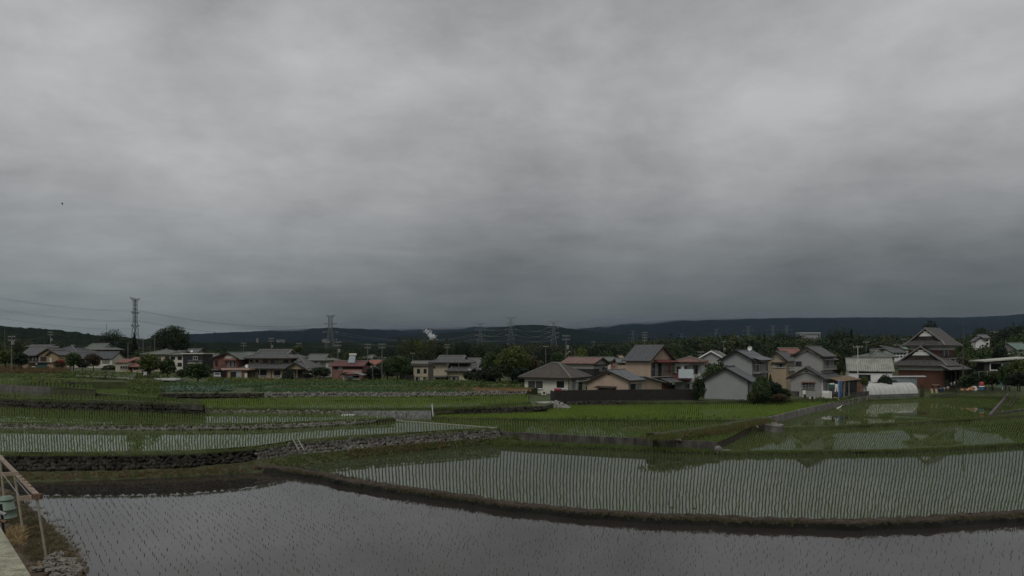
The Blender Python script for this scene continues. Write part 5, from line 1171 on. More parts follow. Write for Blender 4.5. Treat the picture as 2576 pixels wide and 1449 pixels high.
factory(2490, 2512, 834, 846, 1300, 'pale blocks of a far town seen between the trees at the right')
# ================= hills =================
def hill(name, sky_pts, d1, d0, m, bump=0., n=160, back=1.5, seed=1, z0=-8, label=None, rough=.0):
    rs = np.random.default_rng(seed); us_ = np.linspace(sky_pts[0][0], sky_pts[-1][0], n); vt = np.interp(us_, [p[0] for p in sky_pts], [p[1] for p in sky_pts])
    sm = rs.normal(0, 1, n); k = np.exp(-np.linspace(-2, 2, 9) ** 2); sm = np.convolve(sm, k / k.sum(), 'same'); vs = []; rows = 12
    for j in range(rows + 3):
        t = j / rows; d = d0 + (d1 - d0) * t if t <= 1 else d1 * (1 + (t - 1) * back)
        for i in range(n):
            zr = CH - (vt[i] + sm[i] * bump * .6 - HZ) * d1 / F + (rs.random() * bump * d1 / F if j == rows else 0)
            f = t ** 1.3 if t <= 1 else max(0, 1 - (t - 1) * 4)
            z = z0 + (zr - z0) * f + (rs.normal(0, rough * d1 / F) if 0 < t < 1 else 0)
            vs.append(((us_[i] - 1288) * d / F, d, z))
    fs = [(j * n + i, j * n + i + 1, (j + 1) * n + i + 1, (j + 1) * n + i) for j in range(rows + 2) for i in range(n - 1)]
    tag(npobj(name, vs, fs, m, smooth=True, k=4), kind='structure')
M_HILLN = mat('wooded hillside', (.010, .015, .010), .95, .5, .02, 0, col2=(.020, .028, .014), spec=0)
M_HILLF = mat('far wooded mountain', (.006, .009, .010), .95, .3, .002, 0, col2=(.009, .013, .013), spec=0)
hill('hillside', [(-500, 790), (-200, 808), (0, 821), (90, 827), (150, 832), (200, 838), (260, 846), (340, 851), (420, 856), (520, 864)], 1300, 500, M_HILLN, 2.2, 420, seed=2, rough=1.2)
hill('mountain', [(380, 846), (470, 841), (600, 836), (700, 831), (820, 825), (900, 826), (960, 832), (1080, 838), (1180, 846), (1400, 852)], 5200, 2600, M_HILLF, 1.2, 200, seed=3, rough=2)
M_HILLM = mat('wooded hill', (.009, .014, .012), .95, .4, .004, 0, col2=(.016, .022, .017), spec=0)
hill('hill', [(980, 850), (1060, 842), (1120, 838), (1200, 834), (1240, 826), (1300, 819), (1350, 817), (1400, 822), (1460, 830), (1540, 841), (1640, 850), (1760, 858)], 3200, 1800, M_HILLM, 1.3, 220, seed=4, rough=1.5)
hill('mountain', [(1380, 842), (1480, 826), (1580, 814), (1700, 806), (1830, 803), (2000, 800), (2150, 799), (2300, 799), (2420, 799), (2520, 795), (2700, 780), (3000, 770)], 6500, 3000, M_HILLF, 1.0, 240, seed=5, rough=2)
hill('mountain', [(560, 848), (760, 836), (900, 830), (1040, 827), (1200, 822), (1400, 824), (1560, 828), (1700, 840)], 7200, 5600, M_HILLF, 1.0, 160, seed=6)
hill('valley_rise', [(300, 868), (560, 862), (900, 862), (1280, 866), (1700, 862), (2100, 858), (2700, 856)], 1500, 700, M_HILLN, 2.0, 420, seed=7, z0=-12, rough=1.5)

# ---- the misty air over the whole valley ----
def haze():
    mb = MB().box(-9000, 9000, -120, 9800, -25, 520); o = mb.build('haze', None); m = bpy.data.materials.new('haze air'); m.use_nodes = True; t = m.node_tree
    t.nodes.remove(t.nodes['Principled BSDF']); v = t.nodes.new('ShaderNodeVolumePrincipled'); v.inputs['Color'].default_value = (.42, .58, .80, 1); v.inputs['Density'].default_value = HAZE; v.inputs['Anisotropy'].default_value = .2
    t.links.new(v.outputs[0], t.nodes['Material Output'].inputs['Volume']); o.data.materials.append(m); tag(o, kind='stuff')
HAZE = 2.6e-5
haze()
M_CLOUD = bpy.data.materials.new('ridge_cloud'); M_CLOUD.use_nodes = True; t_ = M_CLOUD.node_tree; t_.nodes.remove(t_.nodes['Principled BSDF'])
v_ = t_.nodes.new('ShaderNodeVolumePrincipled'); v_.inputs['Color'].default_value = (.36, .40, .43, 1); v_.inputs['Density'].default_value = .0024; t_.links.new(v_.outputs[0], t_.nodes['Material Output'].inputs['Volume'])
def ridge_cloud(u, v, d, wpx, hpx, dep=450):  # low cloud blob, added along the ridges to veil their tops
    k = d / F; c = P(u, v, d); n = 18; mb = MB(); rings = []
    for j in range(1, 9):
        f = math.pi * j / 9; rings.append((math.sin(f), -math.cos(f)))
    vs = []
    for r, z in rings:
        for i in range(n):
            a = 6.283 * i / n; q = 1 + .22 * math.sin(a * 3 + u) + .12 * math.sin(a * 7 + z * 5 + v); vs.append((math.cos(a) * r * q * wpx * .5 * k, math.sin(a) * r * dep, z * hpx * .5 * k * (1 + .25 * math.sin(a * 5 + u))))
    fs = [(j * n + i, j * n + (i + 1) % n, (j + 1) * n + (i + 1) % n, (j + 1) * n + i) for j in range(7) for i in range(n)] + [tuple(range(n))[::-1], tuple(range(7 * n, 8 * n))]
    o = MB().add(vs, fs).build('low_cloud', M_CLOUD); o.location = c; tag(o, kind='stuff')
for q in ((1000, 822, 6000, 150, 16), (1110, 820, 6000, 190, 16), (1230, 816, 6000, 160, 12), (900, 821, 4700, 160, 9), (1500, 812, 5600, 150, 22), (1600, 804, 5700, 220, 22), (1760, 796, 5900, 260, 18), (1930, 793, 6000, 240, 13), (1430, 822, 5600, 100, 16), (2090, 793, 6000, 200, 9), (700, 828, 4700, 140, 6)): ridge_cloud(*q)
# ================= woods (stuff) and single trees =================
D = ['dark', 'deep', 'mid', 'olive']
wood('woodland', [(-40, 848), (60, 852), (140, 856), (260, 860), (420, 866)], 300, 480, 90, 38, ['deep', 'dark', 'olive'])
wood('woodland', [(430, 868), (560, 872), (760, 874), (1000, 866), (1130, 866)], 300, 560, 150, 34, ['deep', 'dark'])
wood('woodland', [(1120, 858), (1290, 858), (1420, 860), (1560, 858), (1640, 852)], 260, 420, 190, 38, ['deep', 'dark', 'dark', 'olive'])
wood('woodland', [(1600, 850), (1720, 842), (1830, 837), (1930, 838), (1990, 842), (2060, 844), (2150, 832)], 230, 420, 250, 46, D)
wood('woodland', [(2120, 834), (2200, 836), (2300, 838), (2420, 842), (2480, 832), (2600, 812)], 230, 420, 130, 44, D)
wood('woodland', [(2480, 838), (2540, 820), (2640, 805)], 260, 340, 40, 48, ['deep', 'dark'])
wood('woodland', [(700, 890), (860, 884), (980, 884), (1130, 880)], 215, 260, 40, 34, ['deep', 'dark', 'olive'])
wood('woodland', [(2370, 880), (2440, 872), (2576, 868)], 170, 230, 34, 44, ['mid', 'dark', 'olive'])
T = tree
T(16, 880, 175, 44, 'loose', 'yel', 'small yellow green tree at the left edge beside a pole')
T(52, 886, 170, 40, 'round', 'dark', 'round dark garden tree left of the half-timbered house')
T(50, 852, 250, 56, 'plume', 'olive', 'olive bamboo clump behind the far left roofs', 'bamboo')
T(283, 832, 250, 84, 'round', 'dark', 'broad dark tree in front of the left pylon'); T(258, 846, 255, 56, 'round', 'deep', 'dark tree on the left flank of the broad dark tree'); T(315, 850, 245, 50, 'round', 'dark', 'dark tree on the right flank of the broad dark tree')
T(338, 842, 240, 26, 'conifer', 'deep', 'narrow dark conifer right below the left pylon', 'conifer')
T(431, 818, 235, 98, 'round', 'dark', 'huge round dark tree standing highest on the left', n=2600)
T(360, 880, 215, 60, 'round', 'mid', 'bushy tree behind the two bare poles on the left'); T(398, 872, 225, 44, 'round', 'dark', 'dark bush under the huge round tree on its left')
T(185, 887, 168, 36, 'round', 'mid', 'round green garden tree before the long low house, left of its neighbour'); T(234, 889, 168, 38, 'round', 'rust', 'dark brownish garden tree before the long low house')
T(377, 891, 150, 54, 'round', 'yel', 'round yellow green tree in front of the pyramid roof house', n=2200); T(422, 901, 152, 40, 'round', 'mid', 'green tree right of the round yellow green tree')
T(497, 913, 148, 60, 'loose', 'mid', 'leafy tree standing alone before the black cubic house', n=2200, vb=965); T(458, 928, 150, 30, 'round', 'olive', 'small round bush left of the lone leafy tree', 'bush', vb=952)
T(724, 930, 163, 28, 'dome', 'deep', 'dark clipped dome tree before the beige house entrance', 'clipped tree', vb=957); T(806, 923, 165, 54, 'round', 'dark', 'round dark tree between the off white annex and the maroon house', vb=958)
T(772, 938, 164, 24, 'layer', 'deep', 'dark layered garden pine beside the white van', 'pine', vb=957)
T(750, 870, 225, 24, 'layer', 'yel', 'pale flat-topped tree on a tall bare stem behind the beige house', lift=.72)
T(520, 878, 230, 60, 'round', 'olive', 'olive tree behind the dark gable roof'); T(558, 884, 225, 40, 'round', 'mid', 'small pale tree behind the red brown house')
T(1000, 893, 172, 70, 'round', 'mid', 'tall rounded green tree left of the cream box house', n=2200); T(975, 905, 176, 50, 'loose', 'dark', 'dark tree in front of the tall rounded green tree', vb=962); T(940, 922, 176, 40, 'round', 'deep', 'low dark bush right of the maroon house', 'bush', vb=960); T(1024, 912, 182, 40, 'round', 'dark', 'dark tree close to the wall of the cream box house')
for i, (u, v, w, c) in enumerate(((1030, 853, 52, 'olive'), (1062, 852, 50, 'yel'), (1095, 853, 52, 'olive'), (1122, 858, 46, 'mid'))):
    T(u, v, 262 + i, w, 'plume', c, ['leftmost bamboo clump of the grove below the steam', 'yellowish bamboo clump right below the steam plume', 'bamboo clump right of the yellowish clump below the steam', 'green bamboo clump at the right end of the grove'][i], 'bamboo', 'bamboo grove behind the cream houses', n=2000)
T(1165, 858, 255, 62, 'round', 'deep', 'dark broad tree behind the ridge of the traditional cream house'); T(1208, 864, 252, 60, 'round', 'dark', 'dark tree right of the pole behind the cream house')
T(1290, 872, 152, 96, 'round', 'yel', 'big yellow green tree with lumpy crown left of the bungalow', n=3000); T(1238, 886, 165, 66, 'round', 'mid', 'green tree on the left shoulder of the big yellow green tree', n=2000); T(1330, 893, 158, 70, 'loose', 'rust', 'brownish dark tree between the yellow green tree and the bungalow', n=2000); T(1258, 915, 150, 80, 'round', 'dark', 'dark shrubbery tree filling the gap below the yellow green tree', vb=966); T(1310, 922, 146, 60, 'round', 'deep', 'dark bush against the left wall of the bungalow', 'bush', vb=972); T(1230, 928, 155, 54, 'round', 'deep', 'dark bush right of the traditional cream house', 'bush', vb=967)
T(1180, 933, 168, 30, 'layer', 'dark', 'layered garden pine in front of the cream house gable', 'pine', vb=965); T(1206, 930, 164, 38, 'dome', 'deep', 'dark clipped bush right of the layered garden pine', 'clipped bush', vb=967)
T(1462, 874, 225, 44, 'dome', 'yel', 'smooth green rounded tree behind the pinkish brown roof'); T(1403, 884, 215, 40, 'round', 'mid', 'green tree behind the dish left of the pinkish brown roof'); T(1440, 882, 240, 50, 'round', 'olive', 'olive tree by the tall pole above the bungalow'); T(1522, 884, 230, 50, 'loose', 'mid', 'leafy tree left of the tall tiled roof')
T(1352, 906, 170, 50, 'round', 'olive', 'olive bush behind the left end of the bungalow roof')
T(1757, 948, 108.5, 34, 'loose', 'dark', 'slender dark shrub at the left corner of the white shed', 'shrub', vb=1013); T(1795, 915, 121, 52, 'loose', 'mid', 'leafy green tree peering over the white shed roof'); T(1812, 912, 122, 30, 'loose', 'dark', 'dark shrub between the shed roof and the boarded house')
T(1915, 946, 108, 42, 'dome', 'mid', 'rounded clipped green bush at the right corner of the white shed', 'clipped bush', vb=992, n=2000); T(1945, 960, 110, 46, 'round', 'deep', 'dark garden tree between the shed and the grey house', vb=1008); T(1972, 975, 110, 34, 'layer', 'mid', 'layered green shrub beside the grey house wall', 'shrub', vb=1010); T(1918, 980, 107.5, 44, 'loose', 'dark', 'dark low shrub under the rounded clipped bush', 'shrub', vb=1013); T(1892, 985, 107.3, 26, 'loose', 'olive', 'low olive weeds shrub at the corner post of the white shed', 'shrub', vb=1012); T(1960, 990, 107.5, 40, 'loose', 'rust', 'low reddish brown shrub on the garden edge before the grey house', 'shrub', vb=1013); T(1938, 945, 113, 30, 'conifer', 'mid', 'small upright green shrub behind the rounded clipped bush', 'shrub', vb=1005)
T(1968, 836, 300, 70, 'round', 'dark', 'big round dark tree above the beige house roof', n=2200); T(2010, 842, 305, 50, 'round', 'deep', 'dark round tree right of the big round tree above the beige house'); T(2110, 826, 290, 70, 'round', 'dark', 'tall dark tree right above the grey house roof', n=2200); T(2142, 832, 285, 34, 'conifer', 'deep', 'dark pointed conifer left of the brown house', 'conifer')
T(1912, 842, 270, 16, 'conifer', 'deep', 'small pointed conifer, left of a pair on the wooded skyline', 'conifer'); T(1924, 844, 268, 14, 'conifer', 'deep', 'small pointed conifer, right of a pair on the wooded skyline', 'conifer'); T(2123, 868, 180, 60, 'round', 'dark', 'dark tree just right of the grey two-storey house'); T(2095, 885, 165, 50, 'round', 'olive', 'olive tree touching the grey house roof'); T(1930, 862, 190, 60, 'dome', 'dark', 'smooth dark tree behind the glazed balcony'); T(2236, 850, 240, 54, 'round', 'olive', 'olive tree above the storehouse cluster')
T(2338, 810, 200, 44, 'loose', 'deep', 'dark pine rising right behind the top ridge of the brown house', 'pine'); T(2470, 822, 370, 50, 'round', 'dark', 'round dark tree above the white slope house', n=2000); T(2530, 825, 250, 60, 'round', 'deep', 'dark tree on the slope at the far right'); T(2572, 816, 240, 60, 'round', 'deep', 'tallest dark tree at the right edge')
T(2428, 862, 190, 46, 'loose', 'mid', 'leafy tree right beside the white corner pole'); T(2452, 876, 175, 60, 'round', 'mid', 'green tree right of the blue shed'); T(2480, 868, 200, 50, 'round', 'olive', 'olive tree below the white slope house'); T(2430, 895, 155, 56, 'loose', 'olive', 'leafy olive bush right of the brown house', 'bush'); T(2470, 905, 150, 60, 'round', 'dark', 'dark bush left of the open flat shed', 'bush'); T(2516, 870, 170, 36, 'round', 'deep', 'dark thin tree above the flat shed roof')
T(2560, 903, 128, 44, 'round', 'yel', 'yellow green bush at the right edge before the flat shed', 'bush', n=2200, vb=976); T(2530, 915, 128, 40, 'round', 'mid', 'green bush left of the yellow green bush', 'bush', vb=976); T(2565, 935, 118, 50, 'round', 'deep', 'dark bush low at the right edge above the paddy', 'bush', vb=978); T(2462, 934, 132, 46, 'round', 'dark', 'hedge bush under the left end of the garden frame', 'bush', vb=975); T(2497, 932, 132, 50, 'round', 'olive', 'hedge bush under the middle of the garden frame', 'bush', vb=975); T(2432, 945, 134, 36, 'loose', 'mid', 'low leafy bush beside the gravel path', 'bush', vb=978); T(2540, 945, 130, 40, 'round', 'dark', 'dark hedge bush right of the garden frame', 'bush', vb=976)
T(2226, 943, 133, 36, 'dome', 'deep', 'dark rounded bush before the white storehouse wall', 'bush', vb=985); T(2175, 948, 120, 18, 'loose', 'yel', 'small bright leafed sapling before the tan hut', 'sapling', vb=1000, lift=.5)
T(275, 918, 178, 34, 'dome', 'dark', 'low dark hedge block before the long low house', 'hedge', vb=935); T(208, 910, 172, 26, 'layer', 'deep', 'dark layered pine between the two garden trees on the left', 'pine', vb=932)
T(150, 905, 185, 26, 'round', 'rust', 'reddish brown bush beside the half-timbered gable', 'bush')
# ================= fields between the walls and the houses =================
def plot(u0, u1, v0, v1, n, h, m, wid, per, leaf=True, name='vegetable_rows', rows=5):
    pts = []
    for r in range(rows):
        v = v0 + (v1 - v0) * (r + .5) / rows
        for u in np.linspace(u0, u1, 60):
            d = 115
            for _ in range(8): d = F * (CH - max(hground(u, d), 3.3 if (d < 128 and 395 < u < 1330) else -9)) / (v - HZ)
            pts.append(((u - 1288) * d / F, d, CH - (v - HZ) * d / F - .05))
    return tufts(name, pts, n, h, m, .5, wid, per=per, leaf=leaf)
plot(400, 575, 976, 986, 700, .5, mat('blue green cabbage', (.085, .15, .095), .5, .3, .6, col2=(.14, .21, .14), island=.6), .14, 12, rows=4)
plot(640, 1180, 979, 986, 1300, .35, mat('green crop', (.06, .125, .045), .7, .3, .5, col2=(.09, .17, .06), island=.6, trans=.2), .09, 10)
plot(400, 660, 966, 976, 600, .7, M_CROP, .13, 12); plot(530, 1020, 954, 966, 1500, .9, mat('yellow green crop', (.095, .135, .03), .7, .4, .5, col2=(.16, .20, .05), island=.7, trans=.2), .14, 12, rows=5)
plot(640, 1250, 966, 972, 1000, .8, M_CROP, .13, 12, rows=3); plot(700, 1330, 972, 978, 700, .4, M_WEED, .10, 10, rows=3); plot(1020, 1330, 962, 975, 900, .9, M_WEED, .14, 12)
plot(1010, 1330, 975, 984, 1300, .22, mat('reddish dry crop', (.30, .12, .055), .9, .3, .5, col2=(.34, .19, .09), island=.7), .05, 9, leaf=False, name='reddish_stubble'); plot(330, 400, 960, 992, 300, .8, M_WEED, .12, 12)
plot(150, 640, 938, 952, 900, .6, M_WEED, .12, 12, name='weeds'); plot(-20, 165, 922, 940, 1000, .9, M_WEEDR, .05, 9, leaf=False, name='tall_reddish_grass', rows=6); plot(-20, 190, 940, 950, 700, .4, M_WEED, .05, 8, leaf=False, name='meadow_grass'); plot(0, 230, 945, 962, 500, .3, M_RICE, .04, 7, leaf=False, name='meadow_grass')
plot(1330, 2180, 1003, 1012, 700, .3, M_WEED, .05, 8, leaf=False, name='meadow_grass', rows=3)
flat_o = [G(u, v, 2.4 + .0) for u, v in ((1010, 984), (1330, 981), (1330, 975), (1010, 977))]
# ================= walls =================
sw = stone_wall
def WALL(label, pts, zt, size, m, limit=300, **q):
    f = [wface(u, vb, vt, zt) for u, vb, vt in pts]; return sw(label, [a for a, b in f], [b for a, b in f], size, m, limit=limit, **q)
WALL('old mossy stone wall, dark and overgrown, along the foot of the lower left paddy', ((-160, 1184, 1145), (80, 1184, 1145), (300, 1181, 1145), (475, 1175, 1142), (640, 1159, 1130)), 1.6, .40, M_STONEM, limit=300)
WALL('clean fieldstone wall with rounded stones, curving from the corner behind the ladder', ((640, 1161, 1130), (740, 1148, 1114), (900, 1133, 1102), (1094, 1116, 1089), (1258, 1104, 1079)), 1.62, .36, M_STONE)
WALL('low wall of rounded stones between the two lower left paddies', ((-60, 1079, 1066), (0, 1081, 1067), (300, 1085, 1072), (644, 1079, 1070), (769, 1075, 1065), (894, 1068, 1058), (950, 1061, 1054)), 2.03, .34, M_STONE)
WALL('dark weed grown stone wall under the upper left rice field', ((-60, 1022, 999), (0, 1026, 1003), (125, 1033, 1008), (300, 1037, 1012), (512, 1041, 1019)), 3.2, .5, M_STONEM)
WALL('low rough stone wall along the grass ledge in the middle', ((512, 1041, 1032), (640, 1042, 1033), (730, 1042, 1034), (868, 1044, 1034)), 2.27, .42, M_STONE, limit=200)
WALL('long grey stone wall below the vegetable plots in the middle distance', ((660, 1000, 989), (820, 1000, 988), (1000, 999, 988), (1160, 997, 987), (1325, 992, 982)), 3.32, .42, M_STONE)
WALL('short dark stone wall left of the rubble pile', ((1092, 1046, 1029), (1180, 1045, 1027), (1288, 1041, 1025), (1375, 1031, 1022)), 2.27, .40, M_STONEM, limit=200)
WALL('stone base under the black board fence', ((1396, 1021, 1010), (1560, 1020, 1009.5), (1756, 1017, 1006)), 2.08, .42, M_STONEM, limit=260)
WALL('low dark stone edging before the garden of the white shed and grey house', ((1758, 1017, 1008), (1990, 1012, 1004), (2120, 1004, 999)), 2.07, .42, M_STONEM, limit=150)
WALL('low dark stone bank at the back of the upper left field', ((-60, 954, 943), (0, 958, 947), (100, 964, 952), (205, 973, 959)), 4.82, .6, M_STONEM, limit=200)
WALL('dark earth and stone step below the cabbage rows', ((400, 1001, 991), (520, 1000, 991), (660, 1000, 990)), 3.3, .55, M_STONEM, limit=130)
panel_wall('grey concrete retaining wall along the upper left field', [G(u, v, 3.2) for u, v in ((-120, 974), (0, 980), (100, 986), (240, 993))], .92, .2, mat('dull grey concrete', (.125, .12, .105), .9, .35, 1.0, .3, streak=.6), 3.2)
panel_wall('dark concrete wall beside the green mound on the left', [G(u, v, 3.85) for u, v in ((208, 973), (328, 974))], .98, .2, M_CONCD, 4)
panel_wall('upper dark concrete wall behind the field on the left', [G(u, v, 4.8) for u, v in ((192, 953), (330, 957))], .42, .2, M_CONCD, 4)
panel_wall('low grey kerb wall edging the pointed left field', [G(u, v, 3.2) for u, v in ((230, 1010), (380, 1014), (510, 1020))], .22, .18, M_CONCD, 3)
panel_wall('light grey rough concrete wall left of the white stake', [wface(u, 1049, 1034, 2.27)[0] for u in (868, 960, 1085)], .78, .3, mat('rough grey concrete', (.20, .20, .19), .95, .55, 2.5, .6), 2.4)
panel_wall('long dark concrete wall between the big paddy and the middle paddy', [G(u, v, 1.15) for u, v in ((1262, 1088), (1400, 1095), (1500, 1100), (1700, 1109), (1806, 1114))], .1, .25, M_CONCD, 3.4, depth=1.1)
panel_wall('pale narrow concrete edging at the right end of the lower left paddy', [G(u, v, 1.62) for u, v in ((1250, 1078), (1169, 1071), (1014, 1060), (925, 1045), (819, 1041))], .08, .22, M_CONCL, 3)
panel_wall('concrete retaining wall running diagonally to the plastic tunnel', [G(u, v, .8) for u, v in ((1922, 1071), (1957, 1062), (2030, 1042), (2112, 1023), (2188, 1007))], .95, .18, M_CONC, 4.2)
panel_wall('dark concrete wall under the tan hut', [G(u, v, 1.7) for u, v in ((2096, 1003), (2185, 994))], .8, .18, M_CONCD, 3)
panel_wall('diagonal concrete channel wall at the right edge', [G(u, v, .85) for u, v in ((2490, 1049), (2515, 1020), (2542, 988))], .40, .34, mat('brownish concrete', (.10, .085, .075), .9, .4, 1, .3), 3.)
panel_wall('low dark kerb right of the diagonal channel wall', [G(u, v, .85) for u, v in ((2512, 1042), (2600, 1030))], .3, .25, M_CONCD, 3.)
for i, (u0, v0, u1, v1) in enumerate(((2533, 1022, 2556, 990), (2540, 1024, 2564, 992))):
    p, q = G(u0, v0, 1.25), G(u1, v1, 1.25); tag(MB().bar(p, q, .16, .05).build('plank', M_BROWN), ['weathered plank lying along the channel at the right edge, left one', 'weathered plank lying along the channel at the right edge, right one'][i], 'plank', 'planks beside the right channel')
panel_wall('concrete kerb behind the right paddy', [G(u, v, .85) for u, v in ((2340, 999), (2440, 992), (2535, 983), (2620, 997))], .35, .2, M_CONCD, 3.)
# black board fence
a, b = G(1395, 1009.5, 2.1), G(1754, 1005.5, 2.1); o = empty('board_fence', a, math.atan2(b.y - a.y, b.x - a.x), 'long black fence of weathered horizontal boards', 'fence'); Lf = (b - a).length; nb = 9; seg = 6
M_FENCE = mat('black weathered board', (.020, .019, .019), .85, .5, 2.5, .3, col2=(.040, .036, .034), island=.4)
for i in range(seg):
    for j in range(nb):
        MB().box(Lf * i / seg + .01, Lf * (i + 1) / seg - .01, -.03 + random.uniform(-.015, .015), .0, 1.72 * j / nb + .015, 1.72 * (j + 1) / nb - random.uniform(.0, .015)).build('board', M_FENCE, o)
for i in range(seg + 1): MB().box(Lf * i / seg - .05, Lf * i / seg + .05, .01, .11, -.2, 1.74).build('post', M_DKWOOD, o)
MB().box(-.1, Lf + .1, -.06, .12, 1.725, 1.78).build('cap_rail', M_DKWOOD, o)
MB().box(0.02, Lf - .02, .004, .009, .02, 1.7).build('backing_sheet', M_BLACK, o)
MB().box(-.03, 0, 0, 3.2, 0, 1.6).build('return_panel', M_FENCE, o)
# block wall left of the box house
panel_wall('grey block garden wall left of the cream box house', [P(1005, 963, 176), P(1042, 963, 177)], 2.1, .2, M_CONCD, 2)
# rubble pile
c = G(1400, 1026, 1.5); o = empty('stone_pile', c, 0, 'heap of pale loose stones beside the black fence', 'stone pile'); sm_ = stone_meshes('stone', M_STONEP, seed=9, sq=.7)
for i in range(130):
    t = random.random(); x = random.uniform(-1.9, 1.9); top = 1.05 * (1 - (abs(x + .4) / 2.4) ** 1.4); z = random.uniform(0, max(.08, top)); q = link(bpy.data.objects.new('stone', random.choice(sm_)), o)
    q.location = (x, -.9 + z * .9 + random.uniform(-.1, .25), z); q.rotation_euler = [random.uniform(0, 3) for _ in range(3)]; s = random.uniform(.2, .42); q.scale = (s * 1.2, s, s * .8)
MB().add([(-1.9, -.9, -.1), (1.9, -.9, -.1), (.9, .4, .6), (-.4, .4, .95), (-1.4, .4, .7), (-1.9, 1.2, -.1), (1.9, 1.2, -.1)], [(0, 1, 2, 3), (0, 3, 4), (0, 4, 5), (1, 6, 2), (5, 4, 3, 2, 6)]).build('core', M_GAP, o)
# ================= poles and wires =================
pl = {}
def PL(k, *a, **q): pl[k] = pole(*a, **q)
PL('a', 29, 845, 165, 'tall pole with transformer at the left edge', tr=True, vb=925); PL('b', 12, 829, 300, 'bare thin pole far left above the dark trees', arms=0, r=.12)
PL('c', 127, 834, 225, 'pole with transformer behind the half-timbered house', tr=True); PL('d', 322, 861, 200, 'bare pole left of a pair before the red roofed house', arms=0); PL('e', 360, 852, 205, 'pole with crossarms left of the huge round tree', arms=1); PL('f', 389, 850, 208, 'bare pole directly before the huge round tree', arms=0)
PL('g', 613, 862, 230, 'pole behind the red brown house', arms=2); PL('h', 682, 850, 230, 'double pole with transformer behind the beige house', tr=True, lamp=True); PL('i', 752, 863, 228, 'pole under the pale flat-topped tree'); PL('j', 850, 859, 178, 'pole with crossarms beside the maroon roof', tr=True, vb=958)
PL('k', 925, 865, 190, 'pole with long crossarm left of the orange red roof'); PL('l', 938, 901, 168, 'short thin pole with guy wires in the vegetable field', arms=0, r=.1, vb=960); PL('m', 961, 864, 172, 'tall dark pole left of the tall green tree', vb=962); PL('n', 1125, 866, 225, 'pole with cross arm above the traditional cream house roof'); PL('o', 1154, 903, 168, 'slim dark pole in front of the cream house bay window', arms=0, r=.1, vb=967); PL('p', 1038, 887, 240, 'thin pole before the bamboo grove', arms=1, r=.1)
PL('q', 1373, 870, 215, 'thin white pole above the brownish trees', arms=1); PL('r', 1424, 843, 165, 'tall pole with street lamp and transformer behind the bungalow', tr=True, lamp=True); PL('s', 1446, 878, 200, 'short thin pole right of the tall lamp pole', arms=0, r=.1); PL('t', 1493, 859, 300, 'pale far pole above the smooth green tree', arms=1); PL('u', 1622, 835, 230, 'pole with four stacked arms above the tall tiled roof', arms=4)
PL('v', 1820, 858, 240, 'pole topped with a white box behind the pale grey gable', arms=1, tr=True); PL('w', 1763, 884, 190, 'short pole with arms above the brown hipped roof', arms=2); PL('x', 2158, 870, 125, 'slim white pole before the storehouse roof', arms=1, vb=950, m=M_GABLEW, r=.09); PL('y', 2179, 859, 215, 'pole with cross arm above the storehouse roof', arms=1); PL('z', 2272, 852, 240, 'thin pole left of the brown house roofs', arms=1, r=.1)
PL('A', 2423, 817, 140, 'tall plain pole right of the brown house', arms=0, vb=940, m=mat('brown pole', (.075, .065, .055), .9, .2, 1)); PL('B', 2530, 856, 180, 'thin pole with a small lamp before the dark tree at right', arms=0, lamp=True); PL('C', 2195, 872, 250, 'short far pole with lamp above the storehouse', arms=0, r=.1); PL('D', 268, 814, 420, 'slim radio mast behind the broad dark tree', arms=1, r=.2)
def tip(k, x=0, dz=-.3): o_ = pl[k]; m_ = o_.children[0]; h_ = max(v.co.z for v in m_.data.vertices); return Vector(o_.location) + Vector((x, 0, h_ + dz))
def run(label, ks, offs=((-.7, -.1), (.7, -.1), (.3, -1.0)), **q):
    wires(label, [(tip(a, x, dz), tip(b, x, dz)) for a, b in zip(ks[:-1], ks[1:]) for x, dz in offs], **q)
run('overhead cables strung between the poles on the left', 'acdef'); run('overhead cables behind the red brown and beige houses', 'ghij'); run('overhead cables from the maroon roof to the cream house', 'jkmn'); run('overhead cables above the bungalow', 'nqrtu', ((-.7, -.1), (.7, -.1))); run('overhead cables above the white shed', 'uwv'); run('overhead cables above the storehouse', 'yzA', ((-.7, -.1), (.7, -.1), (0, -1.5)))
# pylons
p1 = pylon(340, 747, 560, 'tall dark pylon highest in the picture, seen almost end-on at left', rz=80, tpx=.6, base=.055, neck=.022, vb=895, arms=((.97, .12), (.745, .11), (.52, .11)), m=M_PYLD)
p2 = pylon(831, 790, 800, 'wide armed lattice pylon left of the steam', tpx=.6, vb=905, arms=((.965, .10), (.80, .165), (.62, .15), (.46, .14)), base=.14)
p3 = pylon(1208, 811, 1150, 'pylon just left of the tallest middle one', vb=880, tpx=.5, arms=((.965, .18), (.76, .17), (.55, .17), (.38, .15))); p4 = pylon(1285, 796, 1000, 'tallest of the three pylons before the cloudy hill', vb=880, tpx=.55, arms=((.965, .16), (.80, .17), (.62, .17), (.46, .15))); p5 = pylon(1393, 807, 1250, 'right one of the three pylons before the cloudy hill', vb=880, tpx=.5, arms=((.965, .19), (.78, .17), (.60, .17), (.45, .16)))
p6 = pylon(1592, 830, 1900, 'faint pylon above the pole left of the tiled roof', vb=880, tpx=.25); p7 = pylon(1714, 838, 2100, 'faint thin pylon far behind the white hipped roof house', vb=880, tpx=.22, base=.09); p8 = pylon(1801, 826, 2300, 'faint pylon left of the brighter one over the shed', vb=880, tpx=.22, base=.09); p9 = pylon(1882, 818, 1900, 'pale pylon brightest of the far row over the white boarded houses', vb=880, tpx=.3, base=.09); p10 = pylon(1944, 816, 2500, 'faint pylon just right of the pale far pylon', vb=880, tpx=.22, base=.09); p11 = pylon(1979, 816, 2600, 'thin pylon left of the hillside factory', vb=880, tpx=.22, base=.09)
